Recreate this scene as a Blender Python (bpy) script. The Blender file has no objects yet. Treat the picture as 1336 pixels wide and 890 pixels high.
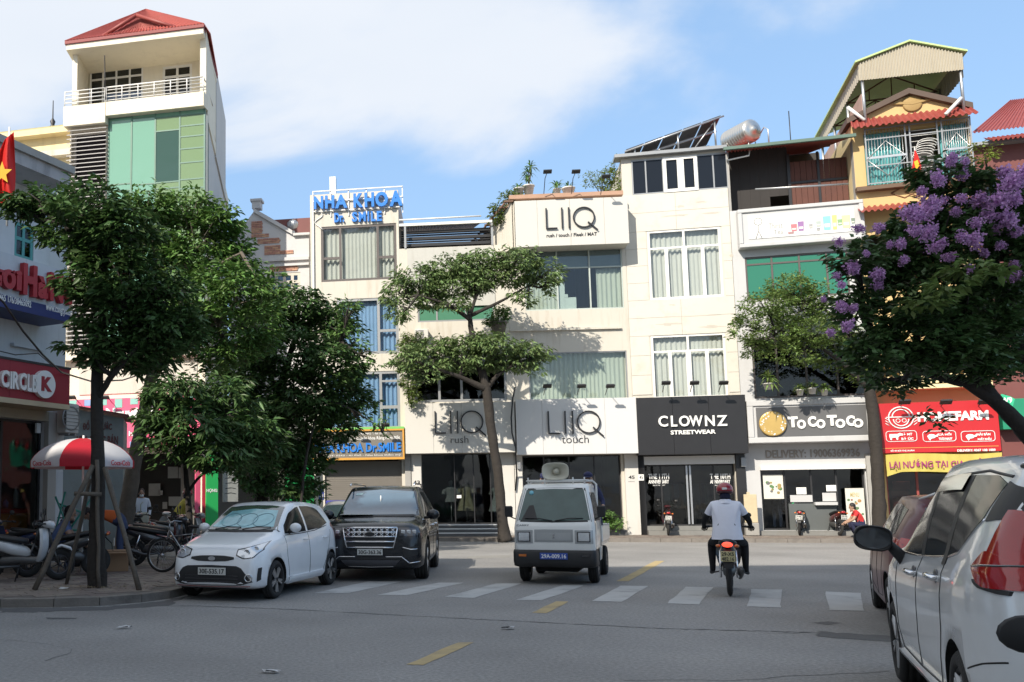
import bpy, bmesh, math, random
import numpy as np
from mathutils import Vector, Matrix, Euler
from mathutils.bvhtree import BVHTree
random.seed(7); np.random.seed(7)
S = bpy.context.scene
C = S.collection
PI = math.pi
R = math.radians

# ------------------------------------------------------------------ camera
F, CX = 1200.0, 396.0
HOR = 649.5                       # row of the horizon at column CX
PITCH, ROLL, CAMH = R(6.32), R(0.5), 1.55
CY = HOR - F * math.tan(PITCH)
cam_d = bpy.data.cameras.new('camera'); cam = bpy.data.objects.new('camera', cam_d); C.objects.link(cam)
S.camera = cam
cam_d.sensor_width = 36.0; cam_d.sensor_fit = 'HORIZONTAL'
cam_d.lens = F / 1336.0 * 36.0
cam_d.shift_x = (668.0 - CX) / 1336.0
cam_d.shift_y = (CY - 445.0) / 1336.0
cam_d.clip_start = 0.05; cam_d.clip_end = 3000
CAM_M = Matrix.Translation((0, 0, CAMH)) @ Matrix.Rotation(R(90) + PITCH, 4, 'X') @ Matrix.Rotation(-ROLL, 4, 'Z')
cam.matrix_world = CAM_M
CAM_R = CAM_M.to_3x3(); CAM_P = Vector((0, 0, CAMH))

# ------------------------------------------------------------------ sky, sun, exposure
SUN_DIR = Vector((0.50, 0.62, -0.60)).normalized()      # the way the light travels
SUN_EL = math.asin(-SUN_DIR.z)
SUN_AZ = math.atan2(-SUN_DIR.x, -SUN_DIR.y)             # compass angle of the sun, clockwise from +Y
S.view_settings.view_transform = 'Standard'; S.view_settings.look = 'None'
S.view_settings.exposure = 0.80; S.view_settings.gamma = 1.0
S.view_settings.use_curve_mapping = False
W = bpy.data.worlds.new('World'); S.world = W; W.use_nodes = True
def build_world():
    nt = W.node_tree; N = nt.nodes; L = nt.links; N.clear()
    out = N.new('ShaderNodeOutputWorld'); bg = N.new('ShaderNodeBackground')
    sky = N.new('ShaderNodeTexSky'); sky.sky_type = 'NISHITA'; sky.sun_disc = False
    sky.sun_elevation = SUN_EL; sky.sun_rotation = SUN_AZ
    sky.altitude = 0; sky.air_density = 1.15; sky.dust_density = 1.6; sky.ozone_density = 1.6
    bg.inputs['Strength'].default_value = 0.15
    tc = N.new('ShaderNodeTexCoord')
    sep = N.new('ShaderNodeSeparateXYZ'); L.new(tc.outputs['Generated'], sep.inputs[0])
    def math_(op, a, b=None, clamp=False):
        m = N.new('ShaderNodeMath'); m.operation = op; m.use_clamp = clamp
        for i, v in enumerate((a, b)):
            if v is None: continue
            if isinstance(v, (int, float)): m.inputs[i].default_value = v
            else: L.new(v, m.inputs[i])
        return m.outputs[0]
    den = math_('ADD', math_('MAXIMUM', sep.outputs[2], 0.0), 0.22)
    cx = math_('DIVIDE', sep.outputs[0], den); cy = math_('DIVIDE', sep.outputs[1], den)
    comb = N.new('ShaderNodeCombineXYZ'); L.new(cx, comb.inputs[0]); L.new(cy, comb.inputs[1])
    nz = N.new('ShaderNodeTexNoise'); nz.inputs['Scale'].default_value = 1.35; nz.inputs['Detail'].default_value = 9
    nz.inputs['Roughness'].default_value = 0.52; nz.inputs['Distortion'].default_value = 0.25
    mp = N.new('ShaderNodeMapping'); mp.inputs['Location'].default_value = CLOUD_OFF
    L.new(comb.outputs[0], mp.inputs[0]); L.new(mp.outputs[0], nz.inputs['Vector'])
    # a broad bank of cloud to the north-west and thin veil elsewhere
    side = math_('MULTIPLY', math_('SUBTRACT', 0.12, sep.outputs[0]), 0.28)
    high = math_('MINIMUM', math_('MULTIPLY', math_('SUBTRACT', sep.outputs[2], 0.385), 2.4), 0.10)  # also adds cloud overhead, out of view, to brighten the ambient light
    v = math_('ADD', math_('ADD', nz.outputs[0], side), high)
    cr = N.new('ShaderNodeValToRGB'); L.new(v, cr.inputs[0])
    cr.color_ramp.interpolation = 'EASE'
    cr.color_ramp.elements[0].position = 0.45; cr.color_ramp.elements[0].color = (0, 0, 0, 1)
    cr.color_ramp.elements[1].position = 0.65; cr.color_ramp.elements[1].color = (1, 1, 1, 1)
    nz2 = N.new('ShaderNodeTexNoise'); nz2.inputs['Scale'].default_value = 1.6; nz2.inputs['Detail'].default_value = 4
    L.new(comb.outputs[0], nz2.inputs['Vector'])
    cc = N.new('ShaderNodeMixRGB'); L.new(nz2.outputs[0], cc.inputs[0])
    cc.inputs[1].default_value = (3.0, 3.25, 3.6, 1); cc.inputs[2].default_value = (3.9, 3.95, 4.05, 1)
    vm = N.new('ShaderNodeMixRGB'); vm.inputs[0].default_value = 0.66      # thin high veil
    L.new(sky.outputs[0], vm.inputs[1]); vm.inputs[2].default_value = (1.3, 2.15, 3.4, 1)
    mx = N.new('ShaderNodeMixRGB'); L.new(math_('MULTIPLY', cr.outputs[0], 0.9), mx.inputs[0])
    L.new(vm.outputs[0], mx.inputs[1]); L.new(cc.outputs[0], mx.inputs[2])
    L.new(mx.outputs[0], bg.inputs['Color']); L.new(bg.outputs[0], out.inputs[0])
CLOUD_OFF = (4.1, 0.2, 0.0)
build_world()
sun_d = bpy.data.lights.new('sun', 'SUN'); sun = bpy.data.objects.new('sun', sun_d); C.objects.link(sun)
sun_d.energy = 3.7; sun_d.angle = R(0.5); sun_d.color = (1.0, 0.92, 0.80)
sun.rotation_euler = SUN_DIR.to_track_quat('-Z', 'Y').to_euler(); sun.location = (0, 0, 40)
try:
    S.cycles.max_bounces = 8; S.cycles.transparent_max_bounces = 16; S.cycles.use_denoising = True
    S.cycles.caustics_reflective = False; S.cycles.caustics_refractive = False
except Exception: pass

# ------------------------------------------------------------------ seen point -> place
def ray(px, py):
    v = Vector(((px - CX) / F, -(py - CY) / F, -1.0))
    return CAM_R @ v
def gp(px, py, z=0.0):
    d = ray(px, py); t = (z - CAMH) / d.z
    return CAM_P + d * t
def dp(px, py, dep):
    d = ray(px, py); return CAM_P + d * (dep / d.y)

# ------------------------------------------------------------------ materials
MATS = {}
def mat(name, col, rough=0.7, metal=0.0, var=0.12, vscale=3.0, bump=0.0, bscale=40.0, spec=0.5, dirt=0.0, coat=0.0,
        dirtcol=(0.12, 0.10, 0.08), streak=False, emis=None, emis_s=0.0, island=0.0, transl=0.0, speck=0.0):
    if name in MATS: return MATS[name]
    m = bpy.data.materials.new(name); m.use_nodes = True; MATS[name] = m
    nt = m.node_tree; N = nt.nodes; L = nt.links; b = N['Principled BSDF']
    b.inputs['Roughness'].default_value = rough; b.inputs['Metallic'].default_value = metal
    b.inputs['Specular IOR Level'].default_value = spec
    if coat: b.inputs['Coat Weight'].default_value = coat; b.inputs['Coat Roughness'].default_value = 0.04
    c4 = (col[0], col[1], col[2], 1)
    tc = N.new('ShaderNodeTexCoord')
    sock = None
    if var or dirt:
        nz = N.new('ShaderNodeTexNoise'); nz.inputs['Scale'].default_value = vscale; nz.inputs['Detail'].default_value = 6
        nz.inputs['Roughness'].default_value = 0.6
        L.new(tc.outputs['Object'], nz.inputs['Vector'])
        mx = N.new('ShaderNodeMixRGB'); L.new(nz.outputs[0], mx.inputs[0])
        mx.inputs[1].default_value = tuple(max(0, c * (1 - var)) for c in col) + (1,)
        mx.inputs[2].default_value = tuple(min(1, c * (1 + var)) for c in col) + (1,)
        sock = mx.outputs[0]
    if dirt:
        n2 = N.new('ShaderNodeTexNoise'); n2.inputs['Scale'].default_value = 1.0; n2.inputs['Detail'].default_value = 8
        n2.inputs['Roughness'].default_value = 0.68
        mp = N.new('ShaderNodeMapping'); mp.inputs['Scale'].default_value = (2.6, 2.6, 0.35) if streak else (1.4, 1.4, 1.4)
        L.new(tc.outputs['Object'], mp.inputs[0]); L.new(mp.outputs[0], n2.inputs['Vector'])
        cr = N.new('ShaderNodeValToRGB'); L.new(n2.outputs[0], cr.inputs[0])
        cr.color_ramp.elements[0].position = 0.52; cr.color_ramp.elements[0].color = (0, 0, 0, 1)
        cr.color_ramp.elements[1].position = 0.78; cr.color_ramp.elements[1].color = (dirt, dirt, dirt, 1)
        m2 = N.new('ShaderNodeMixRGB'); L.new(cr.outputs[0], m2.inputs[0]); L.new(sock, m2.inputs[1])
        m2.inputs[2].default_value = tuple(dirtcol) + (1,); sock = m2.outputs[0]
    if speck:
        for sc, st, pos in ((26.0, speck, .5), (150.0, speck, .5), (0.35, speck*.8, .5)):
            n4 = N.new('ShaderNodeTexNoise'); n4.inputs['Scale'].default_value = sc; n4.inputs['Detail'].default_value = 3
            L.new(tc.outputs['Object'], n4.inputs['Vector'])
            mr = N.new('ShaderNodeMapRange'); L.new(n4.outputs[0], mr.inputs[0]); mr.inputs[1].default_value = .3; mr.inputs[2].default_value = .7
            mr.inputs[3].default_value = 1 - st; mr.inputs[4].default_value = 1 + st
            hs = N.new('ShaderNodeHueSaturation'); L.new(mr.outputs[0], hs.inputs['Value']); L.new(sock, hs.inputs['Color']); sock = hs.outputs[0]
    if island:
        g = N.new('ShaderNodeNewGeometry'); hs = N.new('ShaderNodeHueSaturation')
        mr = N.new('ShaderNodeMapRange'); L.new(g.outputs['Random Per Island'], mr.inputs[0])
        mr.inputs[3].default_value = 1 - island; mr.inputs[4].default_value = 1 + island
        L.new(mr.outputs[0], hs.inputs['Value'])
        mr2 = N.new('ShaderNodeMapRange'); L.new(g.outputs['Random Per Island'], mr2.inputs[0])
        mr2.inputs[3].default_value = 0.485; mr2.inputs[4].default_value = 0.515
        L.new(mr2.outputs[0], hs.inputs['Hue'])
        if sock: L.new(sock, hs.inputs['Color'])
        else: hs.inputs['Color'].default_value = c4
        sock = hs.outputs[0]
    if sock: L.new(sock, b.inputs['Base Color'])
    else: b.inputs['Base Color'].default_value = c4
    if bump:
        n3 = N.new('ShaderNodeTexNoise'); n3.inputs['Scale'].default_value = bscale; n3.inputs['Detail'].default_value = 5
        L.new(tc.outputs['Object'], n3.inputs['Vector'])
        bp = N.new('ShaderNodeBump'); bp.inputs['Strength'].default_value = bump; bp.inputs['Distance'].default_value = 0.02
        L.new(n3.outputs[0], bp.inputs['Height']); L.new(bp.outputs[0], b.inputs['Normal'])
    if emis:
        b.inputs['Emission Color'].default_value = tuple(emis) + (1,); b.inputs['Emission Strength'].default_value = emis_s
    if transl:
        t = N.new('ShaderNodeBsdfTranslucent'); ms = N.new('ShaderNodeMixShader'); ms.inputs[0].default_value = transl
        if sock: L.new(sock, t.inputs[0])
        else: t.inputs[0].default_value = c4
        L.new(b.outputs[0], ms.inputs[1]); L.new(t.outputs[0], ms.inputs[2])
        L.new(ms.outputs[0], N['Material Output'].inputs[0])
    return m
def glass(name, tint, refl=0.12, rough=0.03, body=None, bodyw=0.0):
    if name in MATS: return MATS[name]
    m = bpy.data.materials.new(name); m.use_nodes = True; MATS[name] = m
    nt = m.node_tree; N = nt.nodes; L = nt.links; N.remove(N['Principled BSDF'])
    o = N['Material Output']
    t = N.new('ShaderNodeBsdfTransparent'); t.inputs[0].default_value = tuple(tint) + (1,)
    g = N.new('ShaderNodeBsdfGlossy'); g.inputs['Roughness'].default_value = rough
    tc = N.new('ShaderNodeTexCoord'); nz = N.new('ShaderNodeTexNoise'); nz.inputs['Scale'].default_value = 0.9
    L.new(tc.outputs['Object'], nz.inputs['Vector'])
    bp = N.new('ShaderNodeBump'); bp.inputs['Strength'].default_value = 0.25; bp.inputs['Distance'].default_value = 0.05
    L.new(nz.outputs[0], bp.inputs['Height']); L.new(bp.outputs[0], g.inputs['Normal'])
    lw = N.new('ShaderNodeLayerWeight'); lw.inputs[0].default_value = 0.5; fr = N.new('ShaderNodeMath'); fr.operation = 'POWER'; fr.inputs[1].default_value = 4.0; L.new(lw.outputs['Facing'], fr.inputs[0])
    ad = N.new('ShaderNodeMath'); ad.operation = 'ADD'; ad.use_clamp = True; ad.inputs[1].default_value = refl
    L.new(fr.outputs[0], ad.inputs[0])
    base = t.outputs[0]
    if body:
        d = N.new('ShaderNodeBsdfDiffuse'); d.inputs[0].default_value = tuple(body) + (1,)
        mb = N.new('ShaderNodeMixShader'); mb.inputs[0].default_value = bodyw
        L.new(base, mb.inputs[1]); L.new(d.outputs[0], mb.inputs[2]); base = mb.outputs[0]
    ms = N.new('ShaderNodeMixShader'); L.new(ad.outputs[0], ms.inputs[0])
    L.new(base, ms.inputs[1]); L.new(g.outputs[0], ms.inputs[2]); L.new(ms.outputs[0], o.inputs[0])
    return m

# ------------------------------------------------------------------ object helpers
def link(o, parent=None):
    C.objects.link(o)
    if parent is not None: o.parent = parent
    return o
def tag(o, label=None, cat=None, group=None, kind=None):
    if label: o['label'] = label
    if cat: o['category'] = cat
    if group: o['group'] = group
    if kind: o['kind'] = kind
    return o
def empty(name, loc, rz=0.0, label=None, cat=None, group=None):
    o = bpy.data.objects.new(name, None); o.location = loc; o.rotation_euler = (0, 0, rz)
    o.empty_display_size = 0.3
    C.objects.link(o); tag(o, label, cat, group); return o
def copy_tree(o, parent=None):
    c = o.copy(); C.objects.link(c)
    if parent is not None: c.parent = parent
    for ch in o.children: copy_tree(ch, c)
    return c
class MB:
    def __init__(self): self.v = []; self.f = []; self.m = []; self.s = []
    def add(self, vs, fs, mi=0, smooth=False):
        n = len(self.v); self.v += [tuple(p) for p in vs]
        for f in fs: self.f.append(tuple(i + n for i in f)); self.m.append(mi); self.s.append(smooth)
        return self
    def box(self, x0, x1, y0, y1, z0, z1, mi=0, M=None, bev=0.0):
        if x0 > x1: x0, x1 = x1, x0
        if y0 > y1: y0, y1 = y1, y0
        if z0 > z1: z0, z1 = z1, z0
        if bev:
            b = min(bev, (x1-x0)*.45, (y1-y0)*.45, (z1-z0)*.45)
            bm = bmesh.new(); bmesh.ops.create_cube(bm, size=1.0)
            bmesh.ops.scale(bm, vec=(x1-x0, y1-y0, z1-z0), verts=bm.verts)
            bmesh.ops.bevel(bm, geom=bm.edges[:], offset=b, segments=1, affect='EDGES')
            cx, cy, cz = (x0+x1)/2, (y0+y1)/2, (z0+z1)/2
            vs = [(v.co.x+cx, v.co.y+cy, v.co.z+cz) for v in bm.verts]
            if M is not None: vs = [M @ Vector(v) for v in vs]
            bm.verts.ensure_lookup_table()
            self.add(vs, [[v.index for v in f.verts] for f in bm.faces], mi); bm.free(); return self
        vs = [(x0,y0,z0),(x1,y0,z0),(x1,y1,z0),(x0,y1,z0),(x0,y0,z1),(x1,y0,z1),(x1,y1,z1),(x0,y1,z1)]
        if M is not None: vs = [M @ Vector(v) for v in vs]
        return self.add(vs, [(0,3,2,1),(4,5,6,7),(0,1,5,4),(1,2,6,5),(2,3,7,6),(3,0,4,7)], mi)
    def prism(self, pts, d, mi=0):
        """pts: planar loop of 3-D points; d: extrusion vector"""
        n = len(pts); d = Vector(d); a = [Vector(p) for p in pts]; b = [p + d for p in a]
        return self.add(a + b, [tuple(range(n-1, -1, -1)), tuple(range(n, 2*n))] + [(i, (i+1) % n, n+(i+1) % n, n+i) for i in range(n)], mi)
    def tube(self, pts, r, n=8, mi=0, cap=True, smooth=True, up=None, sq=1.0):
        pts = [Vector(p) for p in pts]
        if isinstance(r, (int, float)): r = [r] * len(pts)
        rings = []; prev = None
        for i, p in enumerate(pts):
            t = (pts[min(i+1, len(pts)-1)] - pts[max(i-1, 0)])
            if t.length < 1e-9: t = Vector((0,0,1))
            t.normalize()
            if prev is None:
                a = Vector((0,0,1)) if abs(t.z) < .9 else Vector((1,0,0))
                u = t.cross(a).normalized()
            else:
                u = (prev - t * prev.dot(t))
                u = u.normalized() if u.length > 1e-6 else t.orthogonal().normalized()
            prev = u; w = t.cross(u)
            rings.append([p + u * math.cos(2*PI*k/n) * r[i] + w * math.sin(2*PI*k/n) * r[i] * sq for k in range(n)])
        vs = [v for g in rings for v in g]; fs = []
        for i in range(len(pts)-1):
            for k in range(n):
                a = i*n+k; b = i*n+(k+1) % n; fs.append((a, b, b+n, a+n))
        if cap: fs.append(tuple(range(n-1, -1, -1))); fs.append(tuple(range((len(pts)-1)*n, len(pts)*n)))
        return self.add(vs, fs, mi, smooth)
    def lathe(self, prof, n=24, M=None, mi=0, smooth=True, cap=False):
        """prof: (r, z) pairs turned about local Z"""
        vs = []
        for r_, z in prof:
            for k in range(n):
                a = 2*PI*k/n; p = Vector((r_*math.cos(a), r_*math.sin(a), z))
                vs.append(M @ p if M is not None else p)
        fs = []
        for i in range(len(prof)-1):
            for k in range(n):
                a = i*n+k; b = i*n+(k+1) % n; fs.append((a, b, b+n, a+n))
        if cap:
            fs.append(tuple(range(n-1, -1, -1))); fs.append(tuple(range((len(prof)-1)*n, len(prof)*n)))
        return self.add(vs, fs, mi, smooth)
    def blob(self, c, r, n=12, m=8, M=None, mi=0, zmin=-1.0):
        vs = []; fs = []
        for i in range(m+1):
            ph = -PI/2 + PI*i/m
            zz = max(math.sin(ph), zmin)
            for k in range(n):
                a = 2*PI*k/n
                p = Vector((c[0]+r[0]*math.cos(ph)*math.cos(a), c[1]+r[1]*math.cos(ph)*math.sin(a), c[2]+r[2]*zz))
                vs.append(M @ p if M is not None else p)
        for i in range(m):
            for k in range(n):
                a = i*n+k; b = i*n+(k+1) % n; fs.append((a, b, b+n, a+n))
        return self.add(vs, fs, mi, True)
    def grid(self, rows, mi=0, smooth=True, closed=False):
        n = len(rows[0]); vs = [p for r_ in rows for p in r_]; fs = []
        for i in range(len(rows)-1):
            for k in range(n if closed else n-1):
                a = i*n+k; b = i*n+(k+1) % n; fs.append((a, b, b+n, a+n))
        return self.add(vs, fs, mi, smooth)
    def mesh(self, name, mats):
        me = bpy.data.meshes.new(name); me.from_pydata(self.v, [], self.f)
        for m in (mats if isinstance(mats, (list, tuple)) else [mats]): me.materials.append(m)
        if len(self.f):
            me.polygons.foreach_set('material_index', self.m); me.polygons.foreach_set('use_smooth', self.s)
        me.update(); return me
    def build(self, name, mats, parent=None, label=None, cat=None, group=None, kind=None, loc=None, fix=False):
        me = self.mesh(name, mats)
        if fix:
            bm = bmesh.new(); bm.from_mesh(me); bmesh.ops.remove_doubles(bm, verts=bm.verts, dist=1e-5)
            bmesh.ops.recalc_face_normals(bm, faces=bm.faces); bm.to_mesh(me); bm.free()
        o = bpy.data.objects.new(name, me)
        if loc is not None: o.location = loc
        link(o, parent); return tag(o, label, cat, group, kind)
def bx(parent, name, m, *a, **k):
    mb = MB(); mb.box(*a, **k); return mb.build(name, m, parent)
def inst(me, name, parent, loc=(0,0,0), rot=(0,0,0), scale=(1,1,1)):
    o = bpy.data.objects.new(name, me); o.location = loc; o.rotation_euler = rot; o.scale = scale
    return link(o, parent)

_txt = {}
def text_verts(s, bold=0.0, extrude=0.02, space=1.0):
    key = (s, bold, extrude, space)
    if key in _txt: return _txt[key]
    cu = bpy.data.curves.new('txt', 'FONT'); cu.body = s; cu.size = 1.0; cu.extrude = extrude / 2; cu.offset = bold
    cu.space_character = space; cu.resolution_u = 3
    cu.align_x = 'CENTER'
    o = bpy.data.objects.new('txt', cu); C.objects.link(o)
    dg = bpy.context.evaluated_depsgraph_get(); dg.update()
    me = bpy.data.meshes.new_from_object(o.evaluated_get(dg))
    vs = np.array([v.co[:] for v in me.vertices]); fs = [tuple(p.vertices) for p in me.polygons]
    bpy.data.objects.remove(o); bpy.data.curves.remove(cu); bpy.data.meshes.remove(me)
    _txt[key] = (vs, fs); return vs, fs
def lettering(s, u0, u1, z0, z1, y, m, parent, depth=0.02, bold=0.0, space=1.0, name='lettering', label=None, M=None):
    """letters filling the rectangle u0..u1 x z0..z1 of the local XZ plane, back face at y, standing out towards -y"""
    vs, fs = text_verts(s, bold, 1.0, space)
    lo = vs.min(0); hi = vs.max(0); out = []
    for v in vs:
        p = Vector((u0 + (v[0]-lo[0])/(hi[0]-lo[0])*(u1-u0), y - (0.5 + v[2])*depth, z0 + (v[1]-lo[1])/(hi[1]-lo[1])*(z1-z0)))
        out.append(M @ p if M is not None else p)
    n = len(out); par = list(range(n))
    def find(a):
        while par[a] != a: par[a] = par[par[a]]; a = par[a]
        return a
    for f_ in fs:
        r0 = find(f_[0])
        for k in f_[1:]: par[find(k)] = r0
    nchar = max(1, len(s.replace(' ', '')))
    if (u1-u0)/nchar < 0.16 or name != 'lettering':
        mb = MB(); mb.add(out, fs)
        return mb.build(name, m, parent, label=label, kind='stuff' if name == 'lettering' and nchar > 1 else None)
    comp = {}
    for i in range(n): comp.setdefault(find(i), []).append(i)
    cl = sorted(([min(vs[i][0] for i in c), max(vs[i][0] for i in c), set(c)] for c in comp.values()), key=lambda c: c[0])
    mg = []
    for c in cl:
        if mg and c[0] < mg[-1][1] - 0.02: mg[-1][1] = max(mg[-1][1], c[1]); mg[-1][2] |= c[2]
        else: mg.append(c)
    o = None
    for c in mg:
        ids = sorted(c[2]); mp = {j: i for i, j in enumerate(ids)}
        mb = MB(); mb.add([out[j] for j in ids], [tuple(mp[k] for k in f_) for f_ in fs if f_[0] in mp])
        o = mb.build('letter', m, parent)
    return o

class Facade:
    """a street front: local x along it, local -y towards the street, z up"""
    def __init__(s, name, A, ang, label, cat='building', group=None):
        s.A = Vector((A[0], A[1], 0)); s.rz = ang
        s.u = Vector((math.cos(ang), math.sin(ang), 0)); s.w = Vector((-math.sin(ang), math.cos(ang), 0))
        s.e = empty(name, s.A, ang, label, cat, group) if name else None
    def uz(s, px, py, off=0.0):
        """seen point -> (u, z) on the plane lying off metres in front (towards the street)"""
        d = ray(px, py); o = CAM_P - (s.A - s.w * off)
        t = -o.dot(s.w) / d.dot(s.w); p = o + d * t
        return p.dot(s.u), p.z
    def rect(s, l, t, r, b, off=0.0):
        """edges seen at x=l, x=r (measured at mid height) and y=t, y=b (measured at mid width)"""
        mx, my = (l+r)/2, (t+b)/2
        return (s.uz(l, my, off)[0], s.uz(r, my, off)[0], s.uz(mx, b, off)[1], s.uz(mx, t, off)[1])
    def at(s, u, y, z): return s.A + s.u*u + s.w*y + Vector((0, 0, z))

def wall_holes(mb, u0, u1, z0, z1, holes, y0, y1, mi=0):
    xs = sorted({u0, u1, *[min(max(h[i], u0), u1) for h in holes for i in (0, 1)]})
    zs = sorted({z0, z1, *[min(max(h[i], z0), z1) for h in holes for i in (2, 3)]})
    def solid(i, k):
        if i < 0 or k < 0 or i >= len(xs)-1 or k >= len(zs)-1: return False
        cx, cz = (xs[i]+xs[i+1])/2, (zs[k]+zs[k+1])/2
        return not any(h[0] < cx < h[1] and h[2] < cz < h[3] for h in holes)
    for i in range(len(xs)-1):
        for k in range(len(zs)-1):
            if not solid(i, k): continue
            a, b, c, d = xs[i], xs[i+1], zs[k], zs[k+1]
            mb.add([(a,y0,c),(b,y0,c),(b,y0,d),(a,y0,d)], [(0,1,2,3)], mi)
            mb.add([(a,y1,c),(b,y1,c),(b,y1,d),(a,y1,d)], [(3,2,1,0)], mi)
            if not solid(i-1, k): mb.add([(a,y0,c),(a,y1,c),(a,y1,d),(a,y0,d)], [(3,2,1,0)], mi)
            if not solid(i+1, k): mb.add([(b,y0,c),(b,y1,c),(b,y1,d),(b,y0,d)], [(0,1,2,3)], mi)
            if not solid(i, k-1): mb.add([(a,y0,c),(b,y0,c),(b,y1,c),(a,y1,c)], [(3,2,1,0)], mi)
            if not solid(i, k+1): mb.add([(a,y0,d),(b,y0,d),(b,y1,d),(a,y1,d)], [(0,1,2,3)], mi)
def curtain_mesh(u0, u1, z0, z1, y, amp=0.04, wl=0.16, seed=0):
    rnd = random.Random(seed); n = max(6, int((u1-u0)/wl*6)); mb = MB(); top = []; bot = []
    ph = rnd.random()*6
    for i in range(n+1):
        u = u0 + (u1-u0)*i/n; w = 1+.5*math.sin(u*2.3+ph)
        yy = y + amp*w*math.sin(2*PI*(u/wl + .25*math.sin(u*3+ph)))
        top.append((u, yy*.3+y*.7, z1)); bot.append((u, yy, z0))
    mid = [(a[0], a[1]*.2+b[1]*.8, (z0+z1*3)/4) for a, b in zip(top, bot)]
    mb.grid([bot, mid, top]); return mb
def window(parent, u0, u1, z0, z1, ux=(), zx=(), fm=None, gm=None, cm=None, fw=0.06, y=0.08, name='window', label=None,
           cuts=None, curtain_gap=None, seed=1):
    """ux / zx: positions of mullions and transoms; cuts: extra bars (u0,u1,z0,z1)"""
    fr = MB(); d = 0.06
    fr.box(u0, u0+fw, y-d, y, z0, z1); fr.box(u1-fw, u1, y-d, y, z0, z1)
    fr.box(u0+fw, u1-fw, y-d+.002, y-.002, z0, z0+fw); fr.box(u0+fw, u1-fw, y-d+.002, y-.002, z1-fw, z1)
    for x in ux: fr.box(x-fw/2, x+fw/2, y-d+.001, y-.001, z0+fw, z1-fw)
    for z in zx: fr.box(u0+fw, u1-fw, y-d+.004, y-.004, z-fw/2, z+fw/2)
    for c in (cuts or []): fr.box(c[0], c[1], y-d+.005, y-.005, c[2], c[3])
    w = fr.build(name, fm, parent, label=label)
    xs = [u0+fw/2] + sorted(ux) + [u1-fw/2]; zs = [z0+fw/2] + sorted(zx) + [z1-fw/2]
    for i in range(len(xs)-1):
        for k in range(len(zs)-1):
            p = MB(); p.box(xs[i], xs[i+1], y-.036, y-.028, zs[k], zs[k+1]); p.build('pane', gm, w)
    if cm is not None:
        segs = curtain_gap or [(u0+.03, u1-.03)]
        for j, (a, b) in enumerate(segs):
            curtain_mesh(a, b, z0+.03, z1-.02, y+.14, seed=seed+j).build('curtain', cm, w)
    return w
def shell(parent, u0, u1, z0, z1, depth, wm, floors=(), t=0.2, roof=True, back=True, skew=0.0, inner=None):
    """side walls, back wall, floor slabs and roof slab behind a front wall of thickness t"""
    def P(u, y, z): return (u + skew*y, y, z)
    def slab(mb, a, b, y0, y1, c, d):
        vs = [P(a,y0,c),P(b,y0,c),P(b,y1,c),P(a,y1,c),P(a,y0,d),P(b,y0,d),P(b,y1,d),P(a,y1,d)]
        mb.add(vs, [(0,3,2,1),(4,5,6,7),(0,1,5,4),(1,2,6,5),(2,3,7,6),(3,0,4,7)])
    for a, b in ((u0, u0+t), (u1-t, u1)):
        mb = MB(); slab(mb, a, b, .251, depth, z0, z1); mb.build('side_wall', wm, parent)
    if back:
        mb = MB(); slab(mb, u0+t, u1-t, depth-t, depth-.001, z0, z1-.001); mb.build('back_wall', inner or wm, parent)
    for z in floors:
        mb = MB(); slab(mb, u0+t, u1-t, .252, depth-t-.001, z-.12, z+.12); mb.build('floor_slab', inner or wm, parent)
    if roof:
        mb = MB(); slab(mb, u0+t, u1-t, .253, depth-t-.001, z1-.25, z1-.05); mb.build('roof_slab', wm, parent)
# ------------------------------------------------------------------ palette
M_asph = mat('asphalt', (0.25, 0.242, 0.232), 0.85, var=0.16, vscale=0.5, bump=0.5, bscale=90, dirt=0.22, dirtcol=(0.21, 0.19, 0.165), speck=.22)
M_kerb = mat('kerb_stone', (0.19, 0.17, 0.15), 0.85, var=0.3, vscale=4, bump=0.5, bscale=30, dirt=0.9, dirtcol=(.06,.055,.05))
M_pave = mat('paving', (0.20, 0.165, 0.14), 0.85, var=0.3, vscale=5, bump=0.4, bscale=30, dirt=0.6, island=0.18)
M_pave2 = mat('paving_bed', (0.13, 0.115, 0.10), 0.9, var=0.3, vscale=3, bump=0.5, bscale=30, dirt=0.4)
M_wpaint = mat('road_white', (0.42, 0.42, 0.41), 0.8, var=0.2, vscale=3, dirt=0.95, dirtcol=(0.16, 0.16, 0.16))
M_ypaint = mat('road_yellow', (0.42, 0.32, 0.16), 0.8, var=0.2, vscale=3, dirt=0.9, dirtcol=(0.16, 0.15, 0.13))
M_cream = mat('cream_render', (0.58, 0.545, 0.475), 0.85, var=0.05, vscale=1.2, bump=0.15, dirt=0.8, dirtcol=(0.40, 0.33, 0.24), streak=True)
M_cream2 = mat('cream_cladding', (0.60, 0.57, 0.505), 0.7, var=0.06, vscale=1.2, bump=0.08, dirt=0.6, dirtcol=(0.46, 0.39, 0.30), island=0.05)
M_white = mat('white_render', (0.60, 0.58, 0.54), 0.8, var=0.05, vscale=1.2, bump=0.12, dirt=0.5, dirtcol=(0.42, 0.39, 0.34), streak=True)
M_blueish = mat('pale_render', (0.62, 0.64, 0.66), 0.8, var=0.06, bump=0.12, dirt=0.5, dirtcol=(0.3, 0.3, 0.3), streak=True)
M_grey = mat('grey_render', (0.36, 0.35, 0.33), 0.85, var=0.1, bump=0.2, dirt=0.5, dirtcol=(0.18, 0.16, 0.14), streak=True)
M_yellow = mat('yellow_render', (0.58, 0.41, 0.19), 0.85, var=0.06, bump=0.12, dirt=0.5, dirtcol=(0.45, 0.3, 0.14), streak=True)
M_yellow2 = mat('pale_yellow_render', (0.74, 0.62, 0.36), 0.85, var=0.06, bump=0.12, dirt=0.4, dirtcol=(0.4, 0.3, 0.16), streak=True)
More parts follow.
